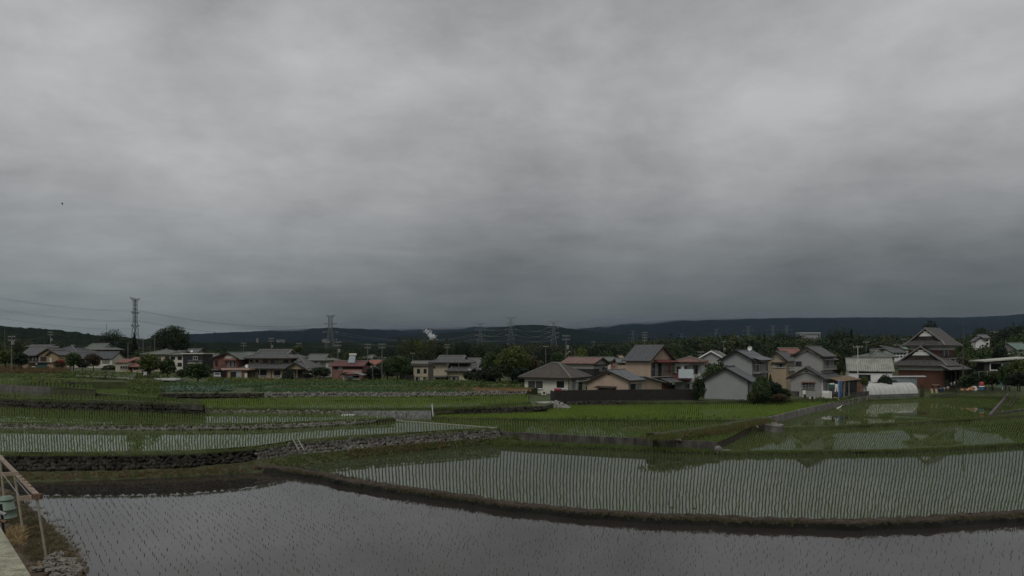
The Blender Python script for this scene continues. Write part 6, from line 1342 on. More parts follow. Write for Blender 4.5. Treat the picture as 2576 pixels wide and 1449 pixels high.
def top(o_, f, w=.0, s=1): m_ = o_.children[0]; h_ = max(v.co.z for v in m_.data.vertices); a = o_.rotation_euler.z; return Vector(o_.location) + Vector((math.cos(a) * w * h_ * s, math.sin(a) * w * h_ * s, f * h_))
def L_(u, v, d): return P(u, v, d)
wires('three pairs of power cables running from the left pylon out of the picture', [(top(p1, .80), L_(-60, 738, 330)), (top(p1, .78, .05), L_(-60, 741, 335)), (top(p1, .62), L_(-60, 768, 330)), (top(p1, .60, .05), L_(-60, 772, 335)), (top(p1, .47), L_(-60, 790, 330))], r_px=.19, sag=.012)
wires('power cables sloping down from the left pylon to the wide armed pylon', [(top(p1, .80), top(p2, .80, .16, -1)), (top(p1, .78, .05), top(p2, .80, .16)), (top(p1, .62), top(p2, .62, .15, -1)), (top(p1, .60, .05), top(p2, .62, .15))], r_px=.18, sag=.03)
wires('power cables between the wide armed pylon and the pylon left of the middle', [(top(p2, f, w, s), top(p3, f - .02, w, s)) for f, w in ((.62, .15), (.46, .14)) for s in (-1, 1)], r_px=.16, sag=.03, m=M_STEEL)
wires('power cables between the left and the tallest middle pylon', [(top(p3, f, w, s), top(p4, f, w, s)) for f, w in ((.76, .17), (.55, .17), (.38, .15)) for s in (-1, 1)], r_px=.2, sag=.03, m=M_STEEL)
wires('power cables between the tallest middle and the right middle pylon', [(top(p4, f, w, s), top(p5, f, w, s)) for f, w in ((.80, .17), (.62, .17), (.46, .15)) for s in (-1, 1)], r_px=.2, sag=.04, m=M_STEEL)
# ================= foreground at lower left =================
M_WALLCAP = mat('spotted pale concrete', (.30, .30, .215), .9, .5, 2.5, .4, col2=(.40, .39, .28))
def speckle(m, scale, lo, hi, col):
    t = m.node_tree; n = t.nodes; l = t.links; b = n['Principled BSDF']; src = b.inputs['Base Color'].links[0].from_socket; g = n.new('ShaderNodeNewGeometry')
    x = n.new('ShaderNodeTexNoise'); x.inputs['Scale'].default_value = scale; x.inputs['Detail'].default_value = 3; l.new(g.outputs['Position'], x.inputs['Vector'])
    r = n.new('ShaderNodeMapRange'); r.inputs[1].default_value = lo; r.inputs[2].default_value = hi; l.new(x.outputs['Fac'], r.inputs[0])
    mx = n.new('ShaderNodeMix'); mx.data_type = 'RGBA'; l.new(r.outputs[0], mx.inputs[0]); l.new(src, mx.inputs[6]); mx.inputs[7].default_value = (*col, 1); l.new(mx.outputs[2], b.inputs['Base Color'])
speckle(M_WALLCAP, 13, .62, .68, (.06, .06, .05))
o = empty('concrete_parapet', G(0, 1325, 4.7), 0, 'pale speckled flat concrete parapet in the bottom left corner', 'parapet'); O = Vector(o.location)
cuts = [1325, 1366, 1400, 1434, 1500]
def edge(v): return float(np.interp(v, [1325, 1449, 1520], [0, 78, 122]))
for a, b in zip(cuts[:-1], cuts[1:]):
    g = .6; q = [G(edge(a + g), a + g, 4.7) - O, G(edge(b - g), b - g, 4.7) - O]; q += [q[1] + Vector((-7, 0, 0)), q[0] + Vector((-7, 0, 0))]
    mb = MB(); mb.add([p for p in q] + [p + Vector((0, 0, -.25)) for p in q], [(0, 1, 2, 3), (0, 4, 5, 1), (1, 5, 6, 2), (2, 6, 7, 3), (3, 7, 4, 0), (4, 7, 6, 5)]); mb.build('slab', M_WALLCAP, o)
q = [G(edge(v) - 2, v, 4.4) - O for v in (1325, 1500)]; MB().poly([(q[0].x - 7, q[0].y), (q[0].x, q[0].y), (q[1].x, q[1].y), (q[1].x - 7, q[1].y)], -7, -.26).build('wall', M_CONCD, o)
# rusty steel frame with pipe posts
M_PIPE = mat('pale painted pipe', (.33, .31, .25), .7, .35, 4, .2, col2=(.38, .33, .25)); M_CHAN = mat('pale channel steel', (.33, .29, .22), .7, .4, 3, .3, col2=(.38, .27, .19))
o = empty('pipe_frame', P(118, 1404, 25.2), 0, 'rusty pale steel frame of pipe posts carrying a long channel rail', 'steel frame'); O = Vector(o.location)
dA, dB, dC = 25.2, 28.8, 33.5; s_ = lambda u, v, d: P(u, v, d) - O
MB().bar(s_(92.5, 1252, dA), s_(116.7, 1406, dA), .085, n=8).build('post', M_PIPE, o); MB().bar(s_(36.5, 1194, dB), s_(59, 1343, dB), .09, n=8).build('post', M_PIPE, o); MB().bar(s_(-1, 1150, dC), s_(10, 1250, dC), .09, n=8).build('post', M_PIPE, o)
MB().bar(s_(47.5, 1254, dA), s_(103.5, 1249.5, dA), .08, .17).build('cross_beam', M_CHAN, o); MB().bar(s_(2, 1193, dB), s_(46, 1191, dB), .08, .15).build('cross_beam', M_CHAN, o); MB().bar(s_(-14, 1149, dC), s_(9, 1150, dC), .08, .14).build('cross_beam', M_CHAN, o)
r = MB().bar(s_(-30, 1120, 37), s_(92, 1247, dA), .10, .13).build('channel_rail', mat('pinkish channel rail', (.22, .165, .135), .7, .35, 3, .2), o); MB().bar(s_(-30, 1118.3, 37), s_(93, 1244.5, dA), .17, .03).build('rail_top', M_CHAN, r)
MB().box(-.30 + s_(103, 0, dA).x, s_(103, 0, dA).x + .03, s_(0, 0, dA).y - .08, s_(0, 0, dA).y + .08, s_(0, 1256, dA).z, s_(0, 1242.5, dA).z).build('rusty_end_plate', M_RUST, o)
wires_ = MB().bar(s_(5, 1190, dB), s_(48, 1247, dA), .02).bar(s_(38, 1203, dB), s_(75, 1247, dA), .02); wires_.build('guy_wire', M_STEEL, o)
for i in range(5): MB().box(*(lambda p: (p.x - .05, p.x + .05, p.y - .05, p.y + .05, p.z, p.z + .09))(s_(-30, 1118.3, 37).lerp(s_(93, 1244.5, dA), .70 + i * .05))).build('clip', M_CHAN, r)
# dark pole with clamp
o = empty('clamp_pole', P(12, 1346, 27), 0, 'dark metal pole with a pipe clamp beside the compost bin', 'pole'); O = Vector(o.location)
MB().bar((0, 0, -.3), P(2, 1268, 27) - O, .1, n=8).build('shaft', M_BLACK, o); MB().cone((-.2, -.06, .95), (.12, -.1, .85), .07, .07, 8).build('clamp', M_STEEL, o); MB().cone((-.15, -.08, .62), (.16, -.12, .55), .06, .06, 8).build('clamp', M_RUST, o)
# compost bin
M_BIN = mat('pale green plastic', (.16, .215, .17), .5, .10, 1.5)
d = 29; c = P(15, 1302, d); k = d / F; o = empty('compost_bin', c, 0, 'pale green plastic compost bin with a domed lid at the left edge', 'compost bin')
MB().lathe([(23 * k, 0), (23.5 * k, 1 * k), (22.5 * k, 1.6 * k), (20.5 * k, 20 * k), (21.3 * k, 20.5 * k), (21.3 * k, 22 * k), (19 * k, 22.5 * k), (15.2 * k, 44 * k)], 24).build('body', M_BIN, o, True)
ld = MB().lathe([(17 * k, 44 * k), (17.3 * k, 46 * k), (16.5 * k, 47 * k), (14.5 * k, 50.5 * k), (13.6 * k, 51 * k), (12 * k, 53.5 * k), (4 * k, 55 * k)], 24).build('lid', M_BIN, o, True); MB().bar((-2 * k, 0, 55 * k), (2 * k, 0, 55 * k), 1.5 * k, 3 * k).build('handle', M_BIN, ld)
# firewood logs
M_LOG = mat('grey split log', (.14, .115, .095), .95, .65, 5, 1., col2=(.36, .33, .29), island=.45); speckle(M_LOG, 9, .52, .60, (.030, .022, .017)); M_LOGE = mat('log end', (.26, .20, .13), .9, .3, 6)
LOGS = [(165, 1418, 62, .17, 0), (150, 1428, 40, .15, .25), (182, 1432, 60, .16, .03), (172, 1444, 72, .17, -.05), (205, 1441, 30, .16, .1), (140, 1406, 34, .15, .5), (120, 1425, 36, .20, 1.1), (152, 1398, 36, .12, -.2), (196, 1424, 34, .13, -.12), (162, 1458, 70, .17, .02), (100, 1436, 40, .16, .9), (135, 1440, 34, .15, .35), (128, 1410, 44, .08, -.45), (186, 1412, 26, .12, .2)]
for i, (u, v, w, r_, a) in enumerate(LOGS):
    dd = F * (CH - 2.25) / (v - HZ); c = P(u, v, dd); Lw = w * dd / F; o = empty('log', c, a, ['long grey log lying across the top of the heap', 'short log tilted at the left of the heap', 'pale barkless log on the water side of the heap', 'long log second from the bottom edge', 'short log end jutting towards the water', 'crooked log behind the leaning post foot', 'bark covered log standing out steeply at the left of the heap', 'thin log highest on the heap under the post', 'thin grey log at the water edge of the heap', 'log at the very bottom edge of the picture', 'dark tilted log beside the parapet', 'short log in the middle of the heap', 'thin brown stick lying across the logs', 'small pale split piece nearest the water on top'][i], 'log', 'firewood logs in the lower left corner')
    n = 9; vs = []; fs = []
    for j in range(6):
        x = Lw * (j / 5 - .5); b = random.uniform(-.03, .03)
        for q in range(n): rr = r_ * random.uniform(.68, 1.15); vs.append((x, math.cos(6.283 * q / n) * rr + b, math.sin(6.283 * q / n) * rr * .85 + r_ * .5 + b))
    fs = [(j * n + q, (j + 1) * n + q, (j + 1) * n + (q + 1) % n, j * n + (q + 1) % n) for j in range(5) for q in range(n)]
    MB().add(vs, fs).build('bark', M_LOG, o); MB().add(vs[:n], [tuple(range(n))[::-1]]).build('cut_end', M_LOGE, o); MB().add(vs[-n:], [tuple(range(n))]).build('cut_end', M_LOGE, o)
# straw and dry grass
pts = [G(u, v, 2.45) for u in range(16, 50, 4) for v in range(1328, 1372, 4) if u > edge(v) + 2]
tufts('straw', pts, 150, .12, mat('yellow straw', (.20, .14, .065), .9, .4, 1, col2=(.36, .26, .12), island=.8), .14, .011, lean=4.5, per=9)
pts = [G(u, v, 2.15) for u in range(60, 190, 4) for v in range(1325, 1420, 4) if u < np.interp(v, [1262, 1294, 1336, 1378, 1425], [62, 100, 140, 172, 200]) - 3 and u > edge(v) + 22]
tufts('dry_grass', pts, 1300, .13, M_DRY, .15, .009, lean=5., per=9)
pts = [G(u, v, 2.2) for u in range(0, 190, 5) for v in range(1240, 1440, 6) if edge(v) < u < np.interp(v, [1232, 1262, 1294, 1336, 1378, 1425], [20, 62, 100, 140, 172, 200]) - 2]
tufts('bank_weeds', pts, 1500, .12, mat('brown bank weed', (.10, .065, .035), .9, .5, .8, col2=(.07, .075, .025), island=.7), .25, .012, lean=2.5, per=8)
# ladder against the stone wall
a, b = P(752, 1133, 60.0), P(737, 1105.5, 61.2); o = empty('ladder', a, 0, 'short metal ladder leaning against the fieldstone wall', 'ladder'); A0 = Vector((0, 0, 0)); B0 = b - a; sd = Vector((.46, -.05, .06))
for q in (Vector((0, 0, 0)), sd): MB().bar(q, q + B0, .05).build('rail', M_ALU, o)
for t in (.25, .5, .75): MB().bar(B0 * t, B0 * t + sd, .04).build('rung', M_ALU, o)
# white stake, slabs, pipe
a = P(1089.5, 1047, 88); o = empty('stake', a, 0, 'white wooden stake standing at the end of the grey concrete wall', 'stake'); MB().bar((0, 0, -.2), P(1087, 1016.5, 88) - a, .13).build('shaft', M_GABLEW, o); MB().bar(P(1096, 1046, 88) - a, P(1089, 1036, 88) - a, .08).build('brace', M_CONC, o)
def slab(pts, z, label, m=M_CONCL, name='concrete_slab', cat='slab', th=.15):
    q = [G(u, v, z) for u, v in pts]; tag(MB().poly([(p.x, p.y) for p in q], z - th, z).build(name, m), label, cat)
slab([(748, 1030), (770, 1027.5), (812, 1027), (818, 1031), (790, 1031.6)], 2.36, 'pale concrete slab bridging the ditch left of the rough grey wall', mat('dull pale concrete', (.24, .23, .19), .9, .35, 2), th=.06); slab([(1905, 1062), (1935, 1058), (1972, 1068), (1958, 1073), (1925, 1069)], 1.25, 'grey concrete footplate at the near end of the diagonal wall', M_CONC, th=1.3)
slab([(1288, 998), (1318, 995), (1333, 996), (1325, 1000)], 2.3, 'pale slab lying at the corner of the bungalow'); slab([(1345, 1011), (1385, 1009), (1400, 1011), (1370, 1014)], 2.35, 'pale strip of concrete above the rubble pile')
slab([(386, 952), (440, 950), (458, 953), (440, 956), (400, 955)], 4.2, 'white plastic sheeting lying on a bed left of the lone leafy tree', mat('dull white sheeting', (.30, .30, .28), .7, .4, 2, .5), 'plastic_sheet', 'sheet')
slab([(858, 1043), (890, 1042), (892, 1043.4), (860, 1044.4)], 2.1, 'small light plank lying at the ditch', M_GABLEW, 'plank', 'plank')
slab([(192, 944), (300, 948), (340, 951), (340, 953), (300, 951), (192, 947)], 5.2, 'pale gravel strip of path before the red roofed house', M_CONC, 'kerb_strip', 'kerb')
a = G(1895, 1061, 1.3); b = G(1907, 1075, 1.0); tag(MB().bar(a, b, .12, n=8).build('plastic_pipe', M_WHP), 'white plastic pipe sticking out of the grassy mound', 'pipe')
a = G(1672, 1098, 1.4); b = G(1712, 1107, 1.3); tag(MB().bar(a, b, .22, .12).build('stone_slab', M_CONCL), 'pale broken slab lying at the left foot of the grassy mound', 'slab')
a = G(1808, 1133, .5); o = empty('drain_block', a, 0, 'pale round concrete drain end at the right end of the dark concrete wall', 'drain'); MB().cone((0, -.3, .0), (0, .3, .05), .38, .38, 12).build('pipe', M_CONC, o); MB().box(.25, 1.1, -.25, .15, -.2, .05).build('apron', M_CONCL, o)
# hose and white spout
c = P(2112, 1012, 112); o = empty('hose', c, 0, 'yellowish hose arching over the diagonal concrete wall', 'hose'); pr = None; mb = MB()
for x, z in ((-20, 12), (-13, 12.4), (-6, 11), (-2, 6), (1, 0), (3, -5)):
    p = Vector((x * 112 / F * .8, 0, z * 112 / F)); 
    if pr is not None: mb.bar(pr, p, .09, n=6)
    pr = p
mb.build('tube', mat('yellow hose', (.45, .40, .22), .6, .2, 3), o)
c = P(2108, 1027, 109); k = 109 / F; o = empty('drain_spout', c, 0, 'white plastic water spout standing in the paddy below the hose', 'spout'); MB().bar((-4 * k, 0, -1 * k), (6 * k, 0, 3 * k), 3.2 * k, n=8).bar((6 * k, 0, 3 * k), (11 * k, 0, 8 * k), 2 * k, n=8).build('pipe', M_WHP, o); MB().bar((-4 * k, 0, 0), (-4 * k, 0, -6 * k), 2 * k).bar((1 * k, 0, 1 * k), (1 * k, 0, -5 * k), 2 * k).build('leg', M_WHP, o); MB().cone((10 * k, 0, 7 * k), (12.5 * k, 0, 4 * k), 1.5 * k, 1 * k, 8).build('dark_mouth', M_BLACK, o)
# mud clods in the big paddy
for u, v, w, lb in ((1690, 1277, 13, 'flat dark mud clod left in the big paddy'), (1745, 1279, 14, 'dark mud clod right in the big paddy')):
    c = G(u, v, .2); vs = [(w * 44 / F * math.cos(t) * random.uniform(.4, .6), w * 44 / F * math.sin(t) * random.uniform(.3, .5), 0) for t in np.linspace(0, 6, 10)]
    o = MB().add(vs + [(0, 0, .09)], [(i, (i + 1) % 10, 10) for i in range(10)]).build('mud_clod', M_MUD); o.location = c; tag(o, lb, 'mud clod')
# ================= yard things =================
def acunit(reg, X, Y, d, label, w=.8, hh=.62, rz=-28):
    c = P(*rp(reg, X, Y), d); o = empty('air_conditioner', c, R(rz), label, 'air conditioner'); MB().box(-w / 2, w / 2, -.3, 0, .06, hh).build('casing', M_OFFW, o); q = MB()
    q.add([(.08 + .26 * math.cos(t), -.305, hh / 2 + .03 + .26 * math.sin(t)) for t in np.linspace(0, 6.283, 13)[:-1]], [tuple(range(12))]); q.build('fan_grille', M_DKWALL, o)
    for x in (-w * .35, w * .35): MB().box(x - .05, x + .05, -.28, -.02, -.2, .058).build('foot', M_CONC, o)
acunit(4, 205, 1135, 121.3, 'outdoor air conditioner unit at the left corner of the bungalow', .9, .75); acunit(4, 490, 1135, 120, 'outdoor air conditioner unit under the bungalow wall between the windows', .9, .75); acunit(5, 1850, 1170, 113.6, 'white air conditioner below the grille window of the grey house', .65, .42, -42); acunit(5, 1960, 1195, 113, 'low grey unit on the ground by the grey house', .85, .38, -42)
c = P(*rp(5, 2175, 1182), 115); o = empty('washing_machine', c, R(-20), 'white washing machine under the tan carport roof', 'washing machine'); MB().box(-.75, .45, -.3, .4, 0, 1.25).build('cabinet', M_WHP, o); MB().box(-.7, .4, -.33, -.302, .1, .9).build('front_panel', M_OFFW, o); MB().box(.55, .75, -.3, .2, 0, 1.2).build('white_board', M_WHP, o)
M_BLUE = mat('blue tarpaulin', (.035, .13, .42), .5, .25, 3, .3)
c = P(*rp(5, 2370, 1155), 116); o = empty('tarpaulin', c, R(-20), 'bright blue tarpaulin hanging under the carport roof', 'tarpaulin'); vs = []; fs = []; k = 116 / F / 6; n = 8
for j in range(9):
    for i in range(n): vs.append(((-24 + 48 * i / (n - 1) + (4 * math.sin(j * .9 + 1) if j > 2 else 0)) * k, .18 * math.sin(i * 2.1 + j * .35), 235 * k * (1 - j / 8)))
fs = [(j * n + i, j * n + i + 1, (j + 1) * n + i + 1, (j + 1) * n + i) for j in range(8) for i in range(n - 1)]; MB().add(vs, fs).build('sheet', M_BLUE, o, True); MB().bar((-.5, .05, 235 * k), (.6, .05, 235 * k), .05).build('rail', M_ALU, o)
c = P(*rp(5, 2320, 1085), 116); o = empty('laundry', c, R(-20), 'white trousers hanging on a line left of the blue tarpaulin', 'laundry'); k = 116 / F / 6; MB().box(-18 * k, 22 * k, -.05, .05, 60 * k, 118 * k).build('waist', M_WHP, o); MB().prism([(-24 * k, 0, 0), (-8 * k, 0, 0), (0, 0, 60 * k), (-18 * k, 0, 60 * k)], (0, .06, 0)).build('leg', M_WHP, o); MB().prism([(8 * k, 0, 5 * k), (24 * k, 0, 5 * k), (22 * k, 0, 60 * k), (2 * k, 0, 60 * k)], (0, .06, 0)).build('leg', M_WHP, o)
c = P(*rp(5, 2250, 1020), 116); o = empty('laundry_hanger', c, 0, 'green hanging basket of small laundry beside the white trousers', 'laundry'); MB().box(-.5, .45, -.2, .2, 0, .55).build('basket', mat('dark green plastic', (.03, .10, .06), .6, .3, 3), o); MB().box(-.4, .4, -.15, .15, .552, .75).build('cloth', M_WHP, o); MB().bar((-.95, 0, .65), (.4, 0, .8), .05).bar((-.6, 0, .65), (-.6, 0, -1.9), .05).build('pole', M_ALU, o)
c = P(*rp(4, 700, 1078), 112.5); o = empty('red_box', c, R(-10), 'red box standing on the left end of the black fence', 'box'); MB().box(-.65, .45, -.3, .3, 0, .45).build('body', mat('red plastic', (.42, .03, .05), .5, .2, 2), o); MB().box(-.68, .48, -.33, .33, .452, .52).build('lid', mat('pinkish lid', (.38, .10, .18), .5, .2, 2), o); MB().bar((.5, 0, .3), (1.5, 0, .32), .05).bar((.6, 0, -.3), (.6, 0, .55), .06).bar((1.4, 0, -.3), (1.4, 0, .35), .05).build('rail', M_ALU, o)
c = P(*rp(2, 1405, 1404), 163); o = empty('crate', c, 0, 'bright orange crate before the beige house', 'crate'); k = 163 / F / 6; MB().box(-26 * k, 26 * k, -.4, .4, 0, 34 * k).build('box', mat('orange plastic', (.62, .13, .03), .5, .1, 2), o); MB().box(-27 * k, 27 * k, -.42, .42, 30 * k + .0, 30.5 * k + .1).build('rim', mat('orange rim', (.70, .18, .05), .5, .1, 2), o)
c = P(*rp(2, 830, 1448), 150); o = empty('blue_bin', c, 0, 'small dark blue barrel in the vegetable field', 'barrel'); MB().lathe([(.45, 0), (.5, .1), (.5, .75), (.4, .85)], 12).build('drum', mat('dark blue plastic', (.03, .07, .20), .5, .2, 2), o)
# white van beside the beige house
def car(c, rz, L, Wd, H, m, label, cat='car', name='parked_car', van=False):
    o = empty(name, c, rz, label, cat); hw = Wd / 2; zs = .28
    if van: prof = [(-L / 2, .3), (L / 2, .3), (L / 2, .85), (L / 2 - .25, 1.0), (L / 2 - .55, H), (-L / 2 + .05, H), (-L / 2, .9)]
    else: prof = [(-L / 2, .35), (L / 2, .3), (L / 2, .72), (L / 2 - .9, .92), (L / 2 - 1.6, H), (-L / 2 + .9, H), (-L / 2 + .1, .95)]
    b = MB().prism([(x, -hw, z) for x, z in prof], (0, Wd, 0)).build('body', m, o); g = MB()
    if van: g.prism([(L / 2 - .24, -hw + .1, 1.05), (L / 2 - .24, hw - .1, 1.05), (L / 2 - .5, hw - .15, H - .12), (L / 2 - .5, -hw + .15, H - .12)], (.04, 0, .02))
    else: g.prism([(L / 2 - .92, -hw + .1, .97), (L / 2 - .92, hw - .1, .97), (L / 2 - 1.52, hw - .15, H - .06), (L / 2 - 1.52, -hw + .15, H - .06)], (.05, 0, .04))
    g.build('windscreen', M_GLASS, b)
    for s in (-1, 1): MB().prism([(-L / 2 + .35, s * (hw + .004), .98), (L / 2 - (.75 if van else 1.45), s * (hw + .004), .98), (L / 2 - (.85 if van else 1.75), s * (hw + .004), H - .12), (-L / 2 + (.4 if van else 1.0), s * (hw + .004), H - .12)], (0, s * .015, 0)).build('side_window', M_GLASS, b); MB().box(L / 2 + .003, L / 2 + .03, s * (hw - .28) - .16, s * (hw - .28) + .16, .58, .74).build('headlight', M_WHP, o)
    for x in (-L / 2 + .7, L / 2 - .65):
        for s in (-1, 1): w = MB().cone((x, s * (hw - .15), zs), (x, s * (hw + .02), zs), .3, .3, 14).build('tyre', M_BLACK, o); MB().cone((x, s * (hw + .022), zs), (x, s * (hw + .04), zs), .17, .16, 10).build('rim', M_STEEL, w)
    MB().box(L / 2 + .003, L / 2 + .05, -hw + .1, hw - .1, .3, .42).build('bumper', M_BLACK, o); return o
car(P(*rp(2, 2098, 1405), 166), R(-82), 3.3, 1.45, 1.85, M_WHP, 'small white van parked nose out beside the beige house', 'van', 'parked_van', True)
car(P(*rp(3, 218, 1086), 166), R(-72), 3.9, 1.65, 1.45, M_WHP, 'white hatchback parked right under the curved carport'); car(P(*rp(3, 128, 1088), 168), R(-78), 4.0, 1.65, 1.45, mat('black car paint', (.012, .012, .014), .25, .1, 1, spec=.5), 'black car parked left of the white one under the carport')
car(P(*rp(2, 700, 1366), 166), R(-60), 3.3, 1.45, 1.5, mat('silver car paint', (.33, .34, .35), .35, .1, 1), 'pale car half seen in the carport of the red brown house')
# curved carport
a = P(*rp(3, -40, 1095), 162); o = empty('carport', a, 0, 'carport with a curved translucent roof before the maroon house', 'carport'); k = 162 / F / 6; vs = []; n = 11
for j in range(2):
    for i in range(n): t = i / (n - 1); vs.append((-10 * k + 370 * k * t, j * 5., (95 + 55 * math.sin(math.pi * min(1, t * 1.05) ** .9)) * k))
MB().add(vs + [(x, y, z + .07) for x, y, z in vs], [(i, i + 1, n + i + 1, n + i) for i in range(n - 1)] + [(2 * n + i, 3 * n + i, 3 * n + i + 1, 2 * n + i + 1) for i in range(n - 1)] + [(i, 2 * n + i, 2 * n + i + 1, i + 1) for i in range(n - 1)]).build('roof_sheet', mat('smoked carport sheet', (.16, .16, .15), .4, .2, 1), o)
for i in range(n): MB().bar(Vector(vs[i]) + Vector((0, -.05, .08)), Vector(vs[n + i]) + Vector((0, 0, .08)), .07).build('rib', M_ALU, o)
for x in (0, 75, 345): MB().box(x * k - .06, x * k + .06, .2, .32, -.5, (96 + (25 if x == 75 else 0)) * k).build('post', M_DKWALL, o)
MB().box(60 * k, 85 * k, .4, .5, 0, 75 * k).build('white_panel', M_OFFW, o)
# laundry poles, fences near the beige house
for i, (X0, X1, Y, Yb, lb) in enumerate(((1325, 1450, 1328, 1388, 'drying rack with pale poles before the large dark window'), (1550, 1755, 1328, 1392, 'long double bar drying rack before the beige house'))):
    a = P(*rp(2, X0, Yb), 165); k = 165 / F / 6; o = empty('drying_rack', a, 0, lb, 'drying rack'); w = (X1 - X0) * k; hh = (Yb - Y) * k
    for z in (0, .3): MB().bar((0, 0, hh - z), (w, 0, hh - z), .07).build('bar', M_GABLEW, o)
    for x in (.15 * w, .88 * w): MB().bar((x, 0, -.3), (x, 0, hh + (1.6 if i == 0 and x < 1 else 0)), .07).build('post', M_ALU, o)
a = P(*rp(2, 1905, 1400), 164); tag(MB().bar(a - Vector((0, 0, .3)), a + Vector((0, 0, 205 * 164 / F / 6)), .1, n=6).build('pole', M_POLE), 'plain thin pole before the entrance gable', 'pole')
o = empty('low_fence', P(*rp(2, 1680, 1398), 163), 0, 'low dark picket fence along the garden of the beige house', 'fence'); k = 163 / F / 6
for i in range(30): MB().box(i * 24 * k - .06, i * 24 * k + .06, 0, .05, -.2, .75 + .1 * (i % 2)).build('picket', M_DKWOOD, o)
MB().box(0, 29 * 24 * k, .052, .1, .35, .45).build('rail', M_DKWOOD, o)
# information board by the red roofed house
a = P(*rp(1, 2190, 1330), 152); o = empty('notice_board', a, 0, 'small white board under a dark roofed frame beside the yellow green tree', 'board'); k = 152 / F / 6; MB().box(-25 * k, 28 * k, 0, .08, 5 * k, 70 * k).build('panel', M_WHITE, o); MB().box(-55 * k, 52 * k, -.1, .3, 72 * k, 84 * k).build('roof', M_DKWOOD, o)
for x in (-40, 38): MB().box((x - 6) * k, (x + 6) * k, .09, .2, -.5, 71 * k).build('post', M_DKWOOD, o)
for i, (X, Y, m_, lb) in enumerate(((1940, 1280, 'y', 'yellow crate beside the entrance of the small cream house'),)):
    c = P(*rp(1, X, Y), 162); o = empty('crate', c, 0, lb, 'crate'); MB().box(-.3, .35, -.3, .3, 0, .6).build('box', mat('yellow plastic', (.5, .27, .05), .5, .2, 2), o); MB().box(-.33, .38, -.33, .33, .602, .66).build('rim', M_TAN, o)
# pots, bins and clutter
def drum(reg, X, Y, d, r_, h_, m, label, name='bin', cat='bin'):
    o = empty(name, P(*rp(reg, X, Y), d), 0, label, cat); MB().lathe([(r_ * .85, 0), (r_, h_ * .9), (r_ * 1.06, h_ * .92), (r_ * 1.06, h_)], 12).build('body', m, o, True); MB().lathe([(r_ * .9, h_ + .002), (r_ * .5, h_ + .05)], 12).build('top', m, o)
M_BL = mat('blue plastic bin', (.06, .15, .28), .5, .2, 2); M_REDP = mat('red plastic sheet', (.40, .05, .05), .6, .2, 2); M_TEAL = mat('teal plastic', (.12, .28, .30), .5, .2, 2)
drum(6, 1318, 1250, 134, .42, .75, M_BL, 'blue tub on the path before the brown house'); drum(6, 1428, 1210, 137, .25, .5, M_WHP, 'white bucket on the path right of the blue tub', 'bucket', 'bucket'); drum(6, 1375, 1222, 136, .18, .5, M_OFFW, 'small white pot between the blue tub and the white bucket', 'flower_pot', 'pot'); drum(6, 1478, 1150, 141, .16, .5, M_OFFW, 'pale plant pot along the brown house, nearest to the path', 'flower_pot', 'pot'); drum(6, 1528, 1140, 142, .15, .6, M_WHP, 'white plant pot along the brown house, in the middle', 'flower_pot', 'pot'); drum(6, 1575, 1122, 144, .2, .6, M_RED, 'terracotta plant pot along the brown house, farthest back', 'flower_pot', 'pot')
o = empty('covered_barrel', P(*rp(6, 1938, 1225), 129), 0, 'dark blue barrel with a bundled red cover on top behind the right paddy', 'barrel'); MB().lathe([(.38, 0), (.42, .1), (.42, .6), (.4, .7)], 14).build('drum', M_BL, o, True); MB().lathe([(.5, .702), (.46, .8), (.40, .86)], 14).build('white_rim', M_WHP, o, True); MB().lathe([(.34, .862), (.37, 1.1), (.36, 1.45), (.25, 1.62), (.1, 1.68)], 12).build('red_cover', M_REDP, o, True)
o = empty('teal_stand', P(*rp(6, 2250, 1200), 128), 0, 'teal plastic box on a thin stand before the hedge at right', 'box'); MB().box(-.28, .3, -.2, .2, .55, 1.4).build('box', M_TEAL, o); MB().box(-.04, .04, -.04, .04, -.2, .548).build('leg', M_WHP, o)
o = empty('garden_table', P(*rp(6, 2318, 1190), 128), 0, 'pale round garden table top beside the teal box', 'table'); MB().lathe([(.62, .40), (.65, .43), (.6, .47)], 16).build('top', M_CONCL, o); MB().cone((0, 0, -.2), (0, 0, .4), .06, .05, 8).build('leg', M_STEEL, o)
M_BAG = mat('orange net bag', (.48, .20, .10), .8, .3, 3, .5, col2=(.55, .30, .18), island=.3); bm_ = stone_meshes('bag', M_BAG, 4, 12, .45); bw_ = stone_meshes('bag', M_WHP, 2, 14, .45)
BG = [(1722, 1228, 'o', 'orange sack at the left end of the row of sacks'), (1752, 1215, 'o', 'orange sack second from the left in the row'), (1788, 1226, 'o', 'orange sack low in the middle of the row'), (1800, 1195, 'o', 'orange sack on top of the middle of the row'), (1845, 1222, 'w', 'white sack with dark marks in the row of sacks'), (1835, 1192, 'w', 'white sack on top, right of the middle'), (1878, 1222, 'o', 'orange sack at the right end next to the barrel'), (1645, 1225, 'o', 'small pinkish sack lying apart on the left')]
for X, Y, c_, lb in BG:
    o = link(bpy.data.objects.new('sack', random.choice(bm_ if c_ == 'o' else bw_))); o.location = P(*rp(6, X, Y), 130) + Vector((0, 0, .12)); o.scale = (.62, .6, .5); o.rotation_euler = (0, 0, random.uniform(-.5, .5)); tag(o, lb, 'sack', 'sacks behind the right paddy')
o = empty('garden_trellis', P(*rp(6, 1895, 1200), 131), R(-6), 'thin pipe garden frame over the hedge at right', 'garden frame'); k = 131 / F / 6
for X in (0, 120, 352): MB().bar((X * k, 0, -.4), (X * k, 0, 268 * k), .07, n=6).build('post', M_STEEL, o)
MB().bar((-15 * k, 0, 262 * k), (385 * k, 0, 276 * k), .09).build('beam', M_CONC, o)
o = empty('bench', P(*rp(6, 1240, 1190), 135), R(-20), 'dark work bench with a pale board top before the brown house', 'bench'); MB().box(-.6, .7, -.3, .3, .62, .7).build('top', M_TAN, o)
